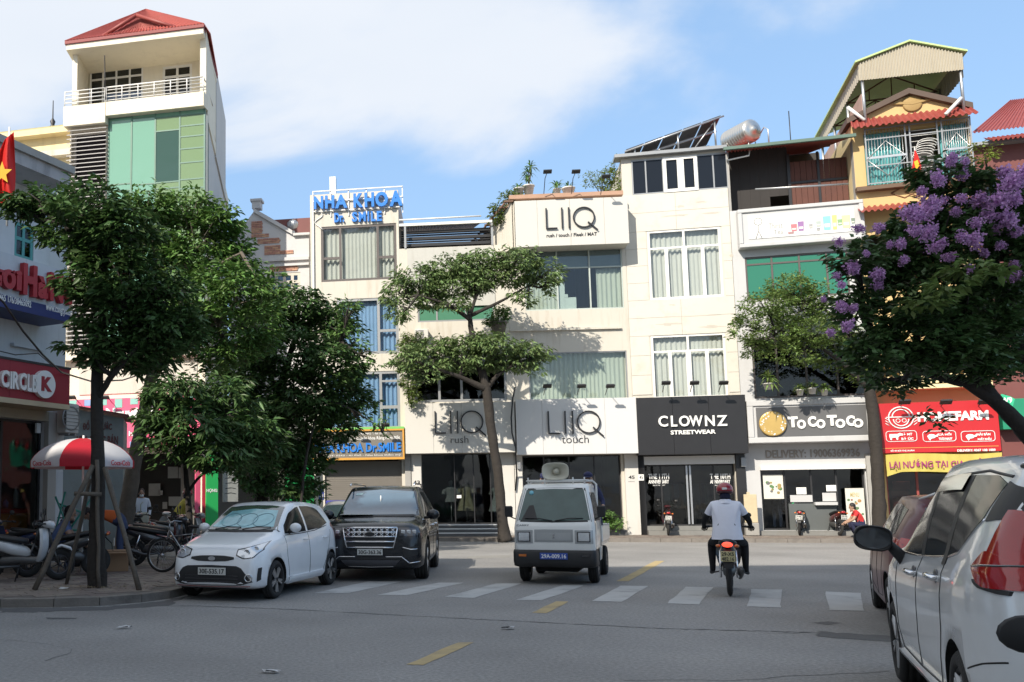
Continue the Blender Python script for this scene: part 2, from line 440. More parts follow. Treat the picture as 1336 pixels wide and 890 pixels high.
M_dark = mat('dark_interior', (0.05, 0.048, 0.046), 0.9, var=0.3, vscale=1.5)
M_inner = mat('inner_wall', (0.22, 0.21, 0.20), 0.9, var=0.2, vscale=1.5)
M_fwhite = mat('white_frame', (0.74, 0.73, 0.70), 0.5, var=0.06)
M_fdark = mat('dark_frame', (0.10, 0.085, 0.08), 0.5, var=0.1)
M_fgrey = mat('grey_frame', (0.32, 0.33, 0.34), 0.45, metal=0.4, var=0.1)
M_steel = mat('galvanised', (0.50, 0.51, 0.52), 0.4, metal=0.8, var=0.15)
M_black = mat('black_metal', (0.022, 0.022, 0.024), 0.45, var=0.2)
M_rust = mat('rusty_steel', (0.16, 0.09, 0.06), 0.8, var=0.3)
M_curt = mat('white_curtain', (0.74, 0.74, 0.70), 0.95, var=0.08, transl=0.25)
M_curtg = mat('sage_curtain', (0.50, 0.56, 0.49), 0.95, var=0.08, transl=0.2)
M_curtb = mat('blue_curtain', (0.28, 0.46, 0.74), 0.95, var=0.08, transl=0.2)
M_curtt = mat('turquoise_curtain', (0.16, 0.50, 0.52), 0.95, var=0.10, transl=0.2)
G_clear = glass('clear_glass', (0.93, 0.95, 0.94), 0.05)
G_green = glass('green_glass', (0.30, 0.55, 0.42), 0.12, body=(0.16, 0.42, 0.28), bodyw=0.55)
G_toco = glass('green_window', (0.2, 0.45, 0.35), 0.05, body=(0.04, 0.22, 0.14), bodyw=0.8)
G_dark = glass('dark_glass', (0.30, 0.33, 0.36), 0.05)
G_shop = glass('shop_glass', (0.55, 0.58, 0.58), 0.04)
M_red = mat('red_tile', (0.36, 0.075, 0.06), 0.6, var=0.2, vscale=3, dirt=0.4, dirtcol=(0.2, 0.08, 0.06))
M_redsheet = mat('red_sheet', (0.27, 0.055, 0.045), 0.5, var=0.2, dirt=0.3, dirtcol=(0.25, 0.08, 0.06))
M_maroon = mat('maroon_sheet', (0.16, 0.05, 0.045), 0.6, var=0.15, dirt=0.3)
M_brick = mat('red_brick', (0.46, 0.25, 0.18), 0.9, var=0.2, vscale=8, bump=0.3, island=0.2)
M_signw = mat('sign_white', (0.62, 0.615, 0.60), 0.45, var=0.03, vscale=0.8, dirt=0.18, dirtcol=(0.5, 0.47, 0.42), streak=True)
M_signk = mat('sign_black', (0.018, 0.018, 0.02), 0.4, var=0.2)
M_letk = mat('letter_black', (0.02, 0.02, 0.022), 0.4, var=0.1)
M_letw = mat('letter_white', (0.80, 0.80, 0.78), 0.5, var=0.03)
M_letb = mat('letter_blue', (0.02, 0.19, 0.62), 0.4, var=0.1)
M_letr = mat('letter_red', (0.50, 0.02, 0.025), 0.4, var=0.1)
M_gold = mat('gold', (0.62, 0.42, 0.14), 0.4, metal=0.5, var=0.15)

def tagst(o): o['kind'] = 'structure'; return o

# ------------------------------------------------------------------ ground
g = MB(); g.add([(-900,-400,0),(900,-400,0),(900,1500,0),(-900,1500,0)], [(0,1,2,3)])
road = tagst(g.build('road', M_asph))
def ground_poly(name, pts, z0, z1, m, parent=None):
    mb = MB(); mb.prism([(p[0], p[1], z0) for p in pts], (0,0,z1-z0)); o = mb.build(name, m, parent, fix=True); return o
RD = Vector((math.sin(R(28.4)), math.cos(R(28.4)), 0))           # the way our road runs
RN = Vector((RD.y, -RD.x, 0))
# near-left pavement with its rounded corner
Ls = [gp(-420, 800), gp(0, 793), gp(70, 792.5), gp(130, 790.5), gp(185, 786), gp(222, 781), gp(243, 776)]
Lb = Ls[-1]
Ls += [Lb + RD*2.5, Lb + RD*5.5, Lb + RD*8.0 + Vector((-.3, 0, 0)), Lb + RD*9.2 + Vector((-1.2, 0, 0)), Lb + RD*9.6 + Vector((-2.8, 0, 0)), Vector((-30, 24.5, 0))]
def inset(poly, d):
    out = []; n = len(poly)
    for i in range(n):
        a, b, c = poly[(i-1) % n], poly[i], poly[(i+1) % n]
        t = ((b-a).normalized() + (c-b).normalized()); t.z = 0; t.normalize()
        nn = Vector((-t.y, t.x, 0)); out.append(b + nn*d)
    return out
Ls = [Vector((p.x, p.y, 0)) for p in Ls]
Li = inset(Ls, 0.22); Li[0] = Vector((-30, Li[0].y, 0)); Ls[0] = Vector((-30, Ls[0].y, 0)); Li[-1].x = -30
def kerb_run(outer, inner, name):
    stones = []
    for i in range(len(outer)-1):
        L = (outer[i+1]-outer[i]).length; n = max(1, int(L/0.9))
        for k in range(n):
            a = outer[i].lerp(outer[i+1], k/n); b = outer[i].lerp(outer[i+1], (k+1)/n)
            c = inner[i].lerp(inner[i+1], (k+1)/n); d = inner[i].lerp(inner[i+1], k/n)
            g_ = (b-a).normalized()*0.006
            stones.append([a+g_, b-g_, c-g_, d+g_])
    return stones
lp = tagst(ground_poly('left_pavement', Li, -0.02, 0.112, M_pave2))
def kerb_objs(stones, parent, h=0.125):
    for s_ in stones:
        if s_[0].x < -12 or s_[1].x > 22: continue
        dz = random.uniform(-.006, .006)
        mb = MB(); mb.prism([(p.x, p.y, -.02) for p in s_], (0, 0, h+.02+dz)); mb.build('kerb_stone', M_kerb, parent, fix=True)
kerb_objs(kerb_run(Ls[:-1], Li[:-1], 'k'), lp)
# pavers as real slabs with joints, set in the bed
def inside(p, poly):
    c = False; n = len(poly)
    for i in range(n):
        a, b = poly[i], poly[(i+1) % n]
        if (a.y > p[1]) != (b.y > p[1]) and p[0] < (b.x-a.x)*(p[1]-a.y)/(b.y-a.y)+a.x: c = not c
    return c
def pavers(poly, parent, x0, x1, y0, y1, s=0.3, ang=0.0, z=0.118, name='paving_slabs'):
    mb = MB(); ca, sa = math.cos(ang), math.sin(ang); rnd = random.Random(3)
    nx = int((x1-x0)/s); ny = int((y1-y0)/s); cx, cy = (x0+x1)/2, (y0+y1)/2
    for i in range(-nx, nx):
        for j in range(-ny, ny):
            u, v = i*s + (j % 2)*s*.5, j*s
            q = [(cx+ca*(u+a)-sa*(v+b), cy+sa*(u+a)+ca*(v+b)) for a, b in ((.005,.005),(s-.005,.005),(s-.005,s-.005),(.005,s-.005))]
            if not all(x0 < p[0] < x1 and y0 < p[1] < y1 and inside(p, poly) for p in q): continue
            zz = z + rnd.uniform(-.004, .004); zt = [zz+rnd.uniform(-.002, .002) for _ in range(4)]
            vs = [(p[0], p[1], t) for p, t in zip(q, zt)] + [(p[0], p[1], 0.10) for p in q]
            mb.add(vs, [(0,1,2,3),(0,4,5,1),(1,5,6,2),(2,6,7,3),(3,7,4,0)])
    return mb.build(name, M_pave, parent, kind='stuff')
pavers(Li, lp, -9, 4, 12.5, 23, 0.3, R(28.4))

# the row of houses opposite: corner points along one line of fronts
def hit(A, ang, px, py=680):
    """where the line through A at angle ang is seen at column px"""
    d = ray(px, py); u = Vector((math.cos(ang), math.sin(ang), 0)); w = Vector((-u.y, u.x, 0))
    A = Vector((A[0], A[1], 0)); t = -(Vector((CAM_P.x, CAM_P.y, 0)) - A).dot(w) / Vector((d.x, d.y, 0)).dot(w)
    return Vector((CAM_P.x + d.x*t, CAM_P.y + d.y*t, 0))
P833 = dp(833, 680, 33.5); P833.z = 0
P976 = hit(P833, R(-13), 976.5)
P1150 = hit(P976, R(-16), 1150)
P1310 = hit(P1150, R(-19), 1312)
P1500 = hit(P1310, R(-20), 1560)
P673 = hit(P833, R(-6), 673)
P528 = hit(P673, R(-7), 528)
P408 = hit(P528, R(-9), 408.5)
P300 = hit(P408, R(-9), 296)
P268 = hit(P408, R(-11), 269)
# far pavement
kA = gp(560, 706.5); kB = gp(1115, 708.5); kd = (kB-kA).normalized()
fo = [kA - kd*26, kA, kB, kB + kd*14]; fo = [Vector((p.x, p.y, 0)) for p in fo]
fi = [p + Vector((-kd.y, kd.x, 0))*0.2 for p in fo]
fpoly = fi + [Vector((fi[-1].x+4, 45, 0)), Vector((fi[0].x-4, 50, 0))]
fp_ = tagst(ground_poly('far_pavement', fpoly, -0.02, 0.112, M_pave2))
st = kerb_run(fo, fi, 'k'); kerb_objs(st, fp_)
pavers(fpoly, fp_, 0, 20, 27, 36, 0.3, R(-3))

# painted markings
def marking(name, quads, m, label=None):
    for q in quads:
        mb = MB(); ps = [gp(*p) for p in q]
        # worn, slightly ragged outline
        loop = []
        for i in range(4):
            a, b = ps[i], ps[(i+1) % 4]; n = 6
            for k in range(n):
                p = a.lerp(b, k/n); loop.append((p.x + random.uniform(-.012,.012), p.y + random.uniform(-.012,.012), 0.004))
        mb.add(loop, [tuple(range(len(loop)))]); mb.build(name, m, road)
marking('crossing_bar', [
 [(410,774),(455,774),(525,759),(480,759)], [(492,776.5),(530,777),(606,760.5),(572,760.5)],
 [(580,779),(618,780.5),(681,761.5),(648,761.5)], [(672.5,783),(707,783.5),(763,764),(735,763.5)],
 [(772,784.5),(811,785.5),(846,765),(810,764.5)], [(870,787.5),(911,789),(931,766.5),(895,766)],
 [(974,791.5),(1018,793),(1021,769.5),(981,769)], [(1082,796),(1127,797.5),(1122,774),(1077,772)],
 [(1186,800),(1236,802),(1220,777),(1172,775.5)]], M_wpaint)
marking('centre_dash', [[(530,867.5),(553.5,868),(620,838.5),(598,838.5)], [(695,799.5),(713.5,800.5),(742.5,785),(725,785)],
 [(805,758.5),(820,758.5),(867.5,732),(855,732)]], M_ypaint)
# patches of newer asphalt, seams and a manhole
M_patch = mat('asphalt_patch', (0.10, 0.10, 0.10), 0.8, var=0.2, vscale=2, bump=0.5, bscale=90)
M_patchl = mat('asphalt_worn', (0.25, 0.24, 0.22), 0.85, var=0.2, vscale=2, bump=0.5, bscale=90)
def flat_patch(name, px, m, z=0.003, rag=0.03):
    ps = [gp(*p) for p in px]; loop = []
    for i in range(len(ps)):
        a, b = ps[i], ps[(i+1) % len(ps)]
        for k in range(8):
            p = a.lerp(b, k/8); loop.append((p.x+random.uniform(-rag,rag), p.y+random.uniform(-rag,rag), z))
    mb = MB(); mb.add(loop, [tuple(range(len(loop)))]); mb.build(name, m, road)
flat_patch('asphalt_patch', [(1068,824),(1170,831),(1170,838),(1066,831)], M_patch)
flat_patch('asphalt_patch', [(1060,813),(1080,811),(1098,813),(1080,816)], M_patch, rag=.01)
flat_patch('asphalt_patch', [(60,806),(100,806.5),(99,808),(62,808)], M_patch, rag=.01)
flat_patch('worn_patch', [(610,726),(668,724),(664,728),(612,729)], M_patchl)
def seam(pts, w=0.03):
    P = [gp(*p) for p in pts]; mb = MB(); a = []; b = []
    Q = []
    for i in range(len(P)-1):
        for k in range(24): Q.append(P[i].lerp(P[i+1], k/24) + Vector((0, random.uniform(-.03,.03), 0)))
    for q in Q:
        ww = w*random.uniform(.2, 1.2); a.append((q.x, q.y-ww/2, .0035)); b.append((q.x, q.y+ww/2, .0035))
    mb.grid([a, b], smooth=False); mb.build('road_seam', M_patch, road)
seam([(120,790),(260,791),(370,795),(620,808),(860,820),(1068,826)], .05)
# damp gutter and litter along the near kerb
flat_patch('gutter_stain', [(0,793.6),(60,793.6),(140,791.8),(215,783.8),(240,778.5),(222,790),(140,796),(40,799),(0,799)], M_patch, rag=.05)

# ------------------------------------------------------------------ generic house details
def spot_lamp(fc, u, z, y0, reach, label, head=(0.30, 0.16), group='spot lamps over the shop signs', rise=0.25):
    e = empty('spot_lamp', fc.at(u, y0, z), fc.rz, label, 'lamp', group)
    mb = MB(); mb.tube([(0,0,0),(0,-reach*.4,rise),(0,-reach,rise+.05)], 0.014, 6); mb.build('arm', M_black, e)
    h = MB(); MM = Matrix.Translation((0,-reach,rise+.04)) @ Matrix.Rotation(R(-35), 4, 'X')
    h.box(-head[0]/2, head[0]/2, -head[1]/2, head[1]/2, -.03, .03, M=MM, bev=.01)
    h.box(-head[0]/2+.03, head[0]/2-.03, -head[1]/2+.03, head[1]/2-.03, .03, .06, M=MM)
    h.build('lamp_head', M_black, e); return e
def ac_unit(fc, u, z, y0, label, parent=None, w=0.8, h=0.55):
    e = empty('air_conditioner', fc.at(u, y0, z), fc.rz, label, 'air conditioner', 'air conditioner outdoor units')
    b = MB(); b.box(0, w, -.30, 0, 0, h, bev=.02); b.build('casing', M_white, e)
    f_ = MB(); MM = Matrix.Translation((w*.36, -.301, h*.5)) @ Matrix.Rotation(R(90), 4, 'X')
    f_.lathe([(h*.42, 0), (h*.42, .015), (h*.38, .015)], 20, MM); 
    for k in range(7): f_.tube([MM @ Vector((-h*.4, (k-3)*h*.12, .012)), MM @ Vector((h*.4, (k-3)*h*.12, .012))], .006, 4)
    f_.build('fan_grille', M_fgrey, e)
    d = MB(); d.lathe([(0, -.003), (h*.40, -.003)], 20, MM); d.build('fan_opening', M_black, e)
    s_ = MB(); s_.box(.1, .14, -.3, .02, -.05, -.003); s_.box(w-.14, w-.10, -.3, .02, -.05, -.003); s_.build('bracket', M_fgrey, e)
    return e
def corrugated(mb, p00, p10, p01, p11, n, amp, mi=0, nrm=None):
    """sheet between two edges (p00->p10 bottom, p01->p11 top) with n waves"""
    p00, p10, p01, p11 = map(Vector, (p00, p10, p01, p11))
    if nrm is None: nrm = (p10-p00).cross(p01-p00).normalized()
    a = []; b = []
    for i in range(n*4+1):
        t = i/(n*4); w = nrm*amp*(1 if (i//2) % 2 == 0 else -1)
        a.append(p00.lerp(p10, t)+w); b.append(p01.lerp(p11, t)+w)
    mb.grid([a, b], mi, smooth=False)
    mb.grid([[q - nrm*.008 for q in b], [q - nrm*.008 for q in a]], mi, smooth=False)
class Sign:
    def __init__(s, fc, l, t, r, b, off, label, cat='shop sign', name='shop_sign', group=None):
        s.fc = fc; s.off = off
        s.u0, s.u1, s.z0, s.z1 = fc.rect(l, t, r, b, off)
        s.e = empty(name, fc.at(0, 0, 0), fc.rz, label, cat, group)
    def panels(s, n, m, th=0.12, fracs=None, name='panel', gap=0.006):
        us = fracs or [i/n for i in range(n+1)]
        for i in range(len(us)-1):
            a = s.u0+(s.u1-s.u0)*us[i]+gap/2; b = s.u0+(s.u1-s.u0)*us[i+1]-gap/2
            bx(s.e, name, m, a, b, -s.off, -s.off+th, s.z0, s.z1, bev=.004)
        return s
    def letter(s, txt, l, t, r, b, m, depth=0.03, bold=0.0, space=1.0, gap=0.0, name='lettering', label=None):
        u0, u1, z0, z1 = s.fc.rect(l, t, r, b, s.off+depth)
        return lettering(txt, u0, u1, z0, z1, -s.off-gap, m, s.e, depth, bold, space, name=name, label=label)
    def liiq(s, l, t, r, b, depth=0.05, gap=0.03, th=0.045):
        """thin drawn capitals L I I Q with a long tail on the Q"""
        u0, u1, z0, z1 = s.fc.rect(l, t, r, b, s.off+depth); W_ = u1-u0; H = (z1-z0)
        y0, y1 = -s.off-gap-depth, -s.off-gap; zb = z0+H*.12; k = W_/105.0
        mb = MB(); mb.box(u0, u0+th, y0, y1, zb, z1); mb.box(u0+th, u0+23*k, y0+.001, y1-.001, zb, zb+th); mb.build('letter_l', M_letk, s.e)
        for uu in (32*k, 46*k):
            bx(s.e, 'letter_i', M_letk, u0+uu, u0+uu+th, y0, y1, zb, z1)
        rr = (z1-zb)/2; cu = u1-rr-5*k; cz = zb+rr; mb = MB()
        a = []; 
        prof = []
        for i in range(41):
            an = 2*PI*i/40; ro, ri = rr, rr-th
            a.append([(cu+ro*math.cos(an), y0, cz+ro*math.sin(an)), (cu+ri*math.cos(an), y0, cz+ri*math.sin(an)),
                      (cu+ri*math.cos(an), y1, cz+ri*math.sin(an)), (cu+ro*math.cos(an), y1, cz+ro*math.sin(an)), (cu+ro*math.cos(an), y0, cz+ro*math.sin(an))])
        mb.grid(a, smooth=False)
        c0 = Vector((cu+rr*.35, 0, cz-rr*.45)); c1 = Vector((u1, 0, z0)); d = (c1-c0).normalized(); nn = Vector((d.z, 0, -d.x))*th/2
        mb.prism([(p.x, y0-.001, p.z) for p in (c0-nn, c1-nn, c1+nn, c0+nn)], (0, depth, 0)); mb.build('letter_q', M_letk, s.e)

# ================================================================== NHA KHOA (dental clinic)
B1 = Facade('dental_clinic', P408, R(-9), 'narrow cream four-storey dental clinic with blue curtains and blue rooftop letters')
f = B1; U1 = (P528-P408).length; gr = 0.12
zt = f.uz(466, 251)[1]
w3 = f.rect(419, 293.5, 517.5, 366); w2 = f.rect(440, 389, 520, 462); w1 = f.rect(425, 485, 522, 560)
door = f.rect(424, 600, 525, 697); door = (door[0], door[1], gr, door[3])
mb = MB(); wall_holes(mb, 0, U1, gr-.02, zt, [w3, w2, w1, door], 0, .25); mb.build('front_wall', M_cream, f.e)
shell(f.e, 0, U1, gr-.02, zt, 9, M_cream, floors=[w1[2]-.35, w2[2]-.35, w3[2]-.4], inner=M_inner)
X = lambda px, py: f.uz(px, py)[0]
Z = lambda px, py: f.uz(px, py)[1]
window(f.e, *w3, ux=[X(444,330), X(493,330)], cuts=[(w3[0], X(444,330), Z(432,337)-.05, Z(432,337)+.05), (X(493,330), w3[1], Z(505,335)-.05, Z(505,335)+.05)], fm=M_fdark, gm=G_clear, cm=M_curt, fw=.09, seed=1)
window(f.e, *w2, ux=[X(494,425)], zx=[], cuts=[(X(494,425), w2[1], Z(507,431)-.05, Z(507,431)+.05)], fm=M_fgrey, gm=G_clear, cm=M_curtb, fw=.10, seed=2)
window(f.e, *w1, ux=[X(497,520), X(452,520)], cuts=[(X(497,520), w1[1], Z(507,531)-.06, Z(507,531)+.06), (X(497,520), w1[1], Z(507,497)-.04, Z(507,497)+.04)], fm=M_fgrey, gm=G_clear, cm=M_curtb, fw=.10, seed=3)
# roller shutter
sh = MB(); n = int((door[3]-door[2])/.075)
for k in range(n):
    z = door[2]+k*.075; sh.box(door[0], door[1], .10, .13, z+.004, z+.071); sh.box(door[0], door[1], .115, .14, z-.004, z+.004)
M_shut = mat('shutter_paint', (0.17, 0.155, 0.135), 0.6, var=0.1, dirt=0.3)
sh.build('roller_shutter', M_shut, f.e, kind='stuff')
ls = f.rect(424, 653, 449, 663, 0); mb = MB(); mb.box(ls[0], ls[1]+.2, .06, .085, ls[2], ls[3]); nb = mb.build('notice_strip', mat('notice_blue', (0.05,0.06,0.33), .5), f.e)
lettering('KHÁM & TƯ VẤN', ls[0]+.05, ls[1]+.1, ls[2]+.07, ls[3]-.07, .06, M_letw, nb, .006, .01)
q = f.rect(416, 634, 422.5, 652); mb = MB(); mb.box(q[0], q[1], -.02, -.002, q[2], q[3]); pl_ = mb.build('house_plate', mat('plate_blue', (0.03,0.05,0.25), .5), f.e)
lettering('41', q[0]+.03, q[1]-.03, q[2]+.05, q[2]+.22, -.02, M_letw, pl_, .006, .02)
# ---- sign over the shutter
s = Sign(f, 409, 562, 526.5, 598, 0.55, 'grey dental clinic sign with green and orange neon border over the shutter')
M_signg = mat('sign_grey', (0.17, 0.155, 0.13), 0.6, var=0.1)
s.panels(1, M_signg, th=.5)
mb = MB(); o_ = -s.off
mb.box(s.u0-.03, s.u1+.03, o_-.05, o_, s.z0-.06, s.z0+.02); mb.box(s.u0-.03, s.u0+.03, o_-.049, o_, s.z0+.02, s.z1-.02); mb.box(s.u1-.03, s.u1+.03, o_-.049, o_, s.z0+.02, s.z1-.02)
mb.box(s.u0-.03, s.u1+.03, o_-.05, o_, s.z1-.02, s.z1+.04)
mb.build('border', mat('sign_orange', (0.60, 0.30, 0.05), .5), s.e)
bx(s.e, 'trim', mat('sign_green', (0.18, 0.50, 0.12), .5), s.u0-.03, s.u1+.03, o_-.05, -.02, s.z1+.042, s.z1+.12)
s.letter('NHA KHOA Dr.SMILE', 411, 578, 523, 590, M_letb, .05, .03)
s.letter('Phòng Khám chuyên khoa Răng Hàm Mặt', 439, 569, 522, 575, M_letw, .01, .01)
s.letter('CHỮA RĂNG TẠI ĐÂY', 455, 564, 505, 567.5, M_letw, .01, .01)
s.letter('ĐT: 0243 - 41 Phố - Nha khoa thẩm mỹ', 428, 592.5, 523, 595.5, M_letw, .01, .0)
for px in (428, 464.5, 504.5):
    u, z = f.uz(px, 559, .5); spot_lamp(f, u, z-.12, -.45, .75, 'flood lamp arm above the clinic sign, ' + {428:'left one', 464.5:'middle one', 504.5:'right one'}[px], rise=.15)
# ---- rooftop letters
s = Sign(f, 408, 247, 525, 272, 0.10, 'blue rooftop letters NHA KHOA on a white steel frame', name='rooftop_sign')
mb = MB()
for z in (s.z0-.02, (s.z0+s.z1)/2, s.z1+.02): mb.box(s.u0, s.u1, -.09, -.05, z-.02, z+.02)
for k in range(6):
    u = s.u0+(s.u1-s.u0)*k/5; mb.box(u-.02, u+.02, -.05, -.012, s.z0-.25, s.z1+.05)
mb.build('frame', M_fwhite, s.e)
q = f.rect(430, 240, 438, 252, -.5)
bx(f.e, 'chimney_box', M_steel, q[0], q[1], .5, .8, q[2]-.3, q[3]+.3)
ws = [('N',409.5,421.5),('H',424,436),('A',437,453),('K',461,473.5),('H',475.5,488),('O',489.5,506),('A',508,525)]
for ch, a, b in ws:
    ty = 256 - (a-409)*.075; s.letter(ch, a, ty, b, 272.5-(a-409)*.04, M_letb, .12, .045, name='letter')
s2 = Sign(f, 436, 277, 498, 290, 0.02, 'smaller blue letters Dr. SMILE on the wall under the rooftop letters', name='wall_letters')
for ch, a, b in [('Dr.',436,449),('S',459,466),('M',468,477),('I',479.5,481.5),('L',484,490),('E',491.5,498)]:
    s2.letter(ch, a, 277.5-(a-436)*.04, b, 290-(a-436)*.03, M_letb, .08, .04, name='letter')
mb = MB()
pts = [f.uz(416+5*math.sin(k*.7), 276+k*2.2) for k in range(12)]
mb.tube([(p[0], -.03, p[1]) for p in pts], .02, 5); mb.build('hanging_cable', M_fwhite, s2.e)
# pipe down the joint
mb = MB(); mb.tube([(.12, -.06, zt-.3), (.12, -.06, 3.6)], .035, 6); mb.build('drain_pipe', M_fwhite, f.e)
# grey flank strip and post right of the shutter
# ================================================================== rush
B2 = Facade('boutique_house', P528, R(-7), 'low cream boutique house with recessed terrace behind the two-tiered street tree')
f = B2; U2 = (P673-P528).length
ztop = f.uz(590, 322)[1]; zroof = f.uz(590, 291)[1]
o3 = f.rect(545, 390, 645, 419); o2 = f.rect(541, 468, 661, 524); o1 = f.rect(551, 600, 652, 697)
o1 = (o1[0], o1[1], gr, f.uz(600, 592)[1])
mb = MB(); wall_holes(mb, .002, U2-.002, gr-.02, ztop, [o3, o2, o1], 0, .25); mb.build('front_wall', M_cream, f.e)
zg = f.uz(590, 400)[1]
bx(f.e, 'render_panel', mat('grey_render2', (.5,.49,.45), .85, var=.06, bump=.1, dirt=.4, dirtcol=(.3,.27,.22), streak=True), .3, f.uz(645, 360)[0], -.03, -.002, zg, ztop-.02)
shell(f.e, .002, U2-.002, gr-.02, ztop, 9, M_cream, floors=[o2[2]-.3, o3[2]-.3], inner=M_inner)
window(f.e, *o3, ux=[f.uz(570,410)[0], f.uz(608,410)[0]], zx=[], fm=M_fgrey, gm=G_green, cm=None, fw=.06)
window(f.e, *o2, ux=[f.uz(573,500)[0], f.uz(602,500)[0], f.uz(632,500)[0]], zx=[o2[3]-.4], fm=M_fgrey, gm=G_dark, cm=None, fw=.09)
q = f.rect(541, 430, 559, 443, .2); ac_unit(f, q[0], q[2], -.002, 'air conditioner outdoor unit on the cream wall left of the umbrella tree', w=q[1]-q[0], h=q[3]-q[2])
# terrace on top: posts, pale rail, black louvres, shaded void, thin roof
zr0 = ztop; bx(f.e, 'top_rail', M_fwhite, .02, f.uz(642,291)[0], -.04, .06, zroof-.05, zroof+.05)
for px in (528.5, 642):
    u = f.uz(px, 305)[0]; bx(f.e, 'post', M_fgrey, u-.04, u+.04, -.03, .05, zr0, zroof-.052)
for k in range(9):
    z = zr0+.05+(zroof-zr0-.1)*k/9.0
    bx(f.e, 'louvre', M_black, .08, f.uz(640,305)[0], .25+.02*k, .40+.02*k, z, z+.03+.06*(k % 3 == 1))
bx(f.e, 'void_shade', M_dark, .05, f.uz(641,305)[0], 3, 3.1, zr0, zroof)  # near-black sheet, the shade of the open terrace put into its colour
zc = f.uz(590, 284)[1]; mb = MB(); corrugated(mb, (.02, .3, zroof+.05), (f.uz(628,288)[0], .3, zroof+.05), (.02, 5, zc+1.0), (f.uz(628,288)[0], 5, zc+1.0), 30, .02); mb.build('roof_sheet', M_maroon, f.e)
mb = MB(); mb.tube([(.02, -.02, zroof+.2), (f.uz(628,288)[0], -.02, zroof+.22)], .03, 6); mb.build('gutter', M_fwhite, f.e)
# ---- signboard rush
M_signc = mat('sign_cream', (0.60, 0.58, 0.53), 0.45, var=0.03, vscale=0.8, dirt=0.15, dirtcol=(0.5, 0.47, 0.42), streak=True)
s = Sign(f, 528.5, 525.5, 672, 591, 0.62, 'cream signboard reading LIIQ rush over the left boutique'); s.panels(4, M_signc, th=.6, fracs=[0,.26,.52,.77,1])
s.liiq(567, 536, 634, 569.5); s.letter('rush', 588, 569, 611, 578, M_letk, .02, -.012)
zz = s.z0
# door jambs, steps, number
bx(f.e, 'grey_pillar', M_grey, f.uz(529,640)[0], f.uz(536.5,640)[0], -.12, -.002, gr, zz-.01)
mb = MB(); mb.box(f.uz(537.5,640)[0], f.uz(550,640)[0], -.10, -.002, gr, zz-.01); wp = mb.build('white_pillar', M_white, f.e)
q = f.rect(539, 627, 548, 633, .1); lettering('43', q[0], q[1], q[2], q[3], -.10, M_letk, wp, .006, .02)
bx(f.e, 'white_pillar', M_white, f.uz(653,640)[0], U2-.01, -.10, -.002, gr, zz-.01)
for k in range(3):
    bx(f.e, 'step', mat('dark_step', (.10,.10,.10), .5, var=.2), o1[0]-.02, o1[1], -.75+.25*k, .3, gr+.14*k, gr+.14*(k+1)-.004)
    bx(f.e, 'step_edge', M_letw, o1[0]-.02, o1[1], -.76+.25*k, -.75+.25*k-.001, gr+.14*(k+1)-.04, gr+.14*(k+1)-.006)
zs = gr+.42
# interior of rush boutique with clothes
bx(f.e, 'shop_back_wall', mat('shop_grey', (.16,.16,.155), .8, var=.1), .25, U2-.25, 5.2, 5.25, gr, 3.4)
bx(f.e, 'shop_floor', mat('shop_floor', (.25,.25,.24), .3), .25, U2-.25, .3, 5.2, zs-.1, zs-.005)
window(f.e, o1[0], o1[1], zs, o1[3], ux=[f.uz(594,650)[0], f.uz(619,650)[0], f.uz(641,650)[0]], fm=M_black, gm=G_shop, fw=.04, y=.2, name='shop_window')
q = f.rect(600, 645, 603, 649); bx(f.e, 'door_notice', M_letw, f.uz(596,650,-.1)[0], f.uz(602,650,-.1)[0], .12, .135, f.uz(600,650,-.1)[1], f.uz(600,646,-.1)[1])
M_mann = mat('mannequin', (0.55, 0.52, 0.48), .5)
def mannequin(fc, px, py_top, col, label, y=.9, skirt=True, base=None):
    u, zt_ = fc.uz(px, py_top, -y); base = base or zs
    e = empty('clothed_mannequin', fc.at(u, y, base), fc.rz, label, 'mannequin', 'clothed mannequins in the boutique window')
    h = zt_-base
    b = MB(); b.tube([(0,0,0),(0,0,h*.5)], .015, 6); b.lathe([(.16,0),(.16,.02),(.02,.03)], 16); b.build('stand', M_steel, e)
    b = MB(); b.lathe([(.02,h*.5),(.12,h*.52),(.13,h*.6),(.10,h*.68),(.13,h*.78),(.16,h*.83),(.05,h*.87),(.045,h*.90),(.07,h*.93),(.08,h*.96),(.05,h),(0,h)], 16, Matrix.Diagonal((1.15,.75,1,1))); b.build('torso', M_mann, e)
    c = MB(); bot = h*.28 if skirt else h*.5
    rows = []
    for r_, z in ((.30 if skirt else .2, bot), (.24 if skirt else .19, bot+(h*.62-bot)*.5), (.15, h*.62), (.15, h*.70), (.18, h*.79), (.20, h*.835), (.08, h*.87)):
        rows.append([(1.15*r_*(1+.07*math.sin(7*a_*2*PI/28+z))*math.cos(2*PI*a_/28), .75*r_*(1+.07*math.sin(7*a_*2*PI/28+z))*math.sin(2*PI*a_/28), z) for a_ in range(28)])
    c.grid(rows, closed=True)
    for sx in (-1, 1): c.tube([(sx*.17,0,h*.82),(sx*.25,0,h*.76),(sx*.28,-.02,h*.68)], [.07,.075,.08], 10, cap=False)
    c.build('garment', mat('cloth_'+col[0], col[1], .9, var=.08), e); return e
mannequin(B2, 588, 627, ('grey', (.33,.34,.34)), 'mannequin in a grey shirt left of the boutique door', skirt=False)
mannequin(B2, 608, 624, ('straw', (.42,.38,.24)), 'mannequin in a straw-coloured long dress by the boutique door')
mannequin(B2, 649, 628, ('pale', (.42,.45,.44)), 'mannequin in a pale short dress behind the street tree trunk')
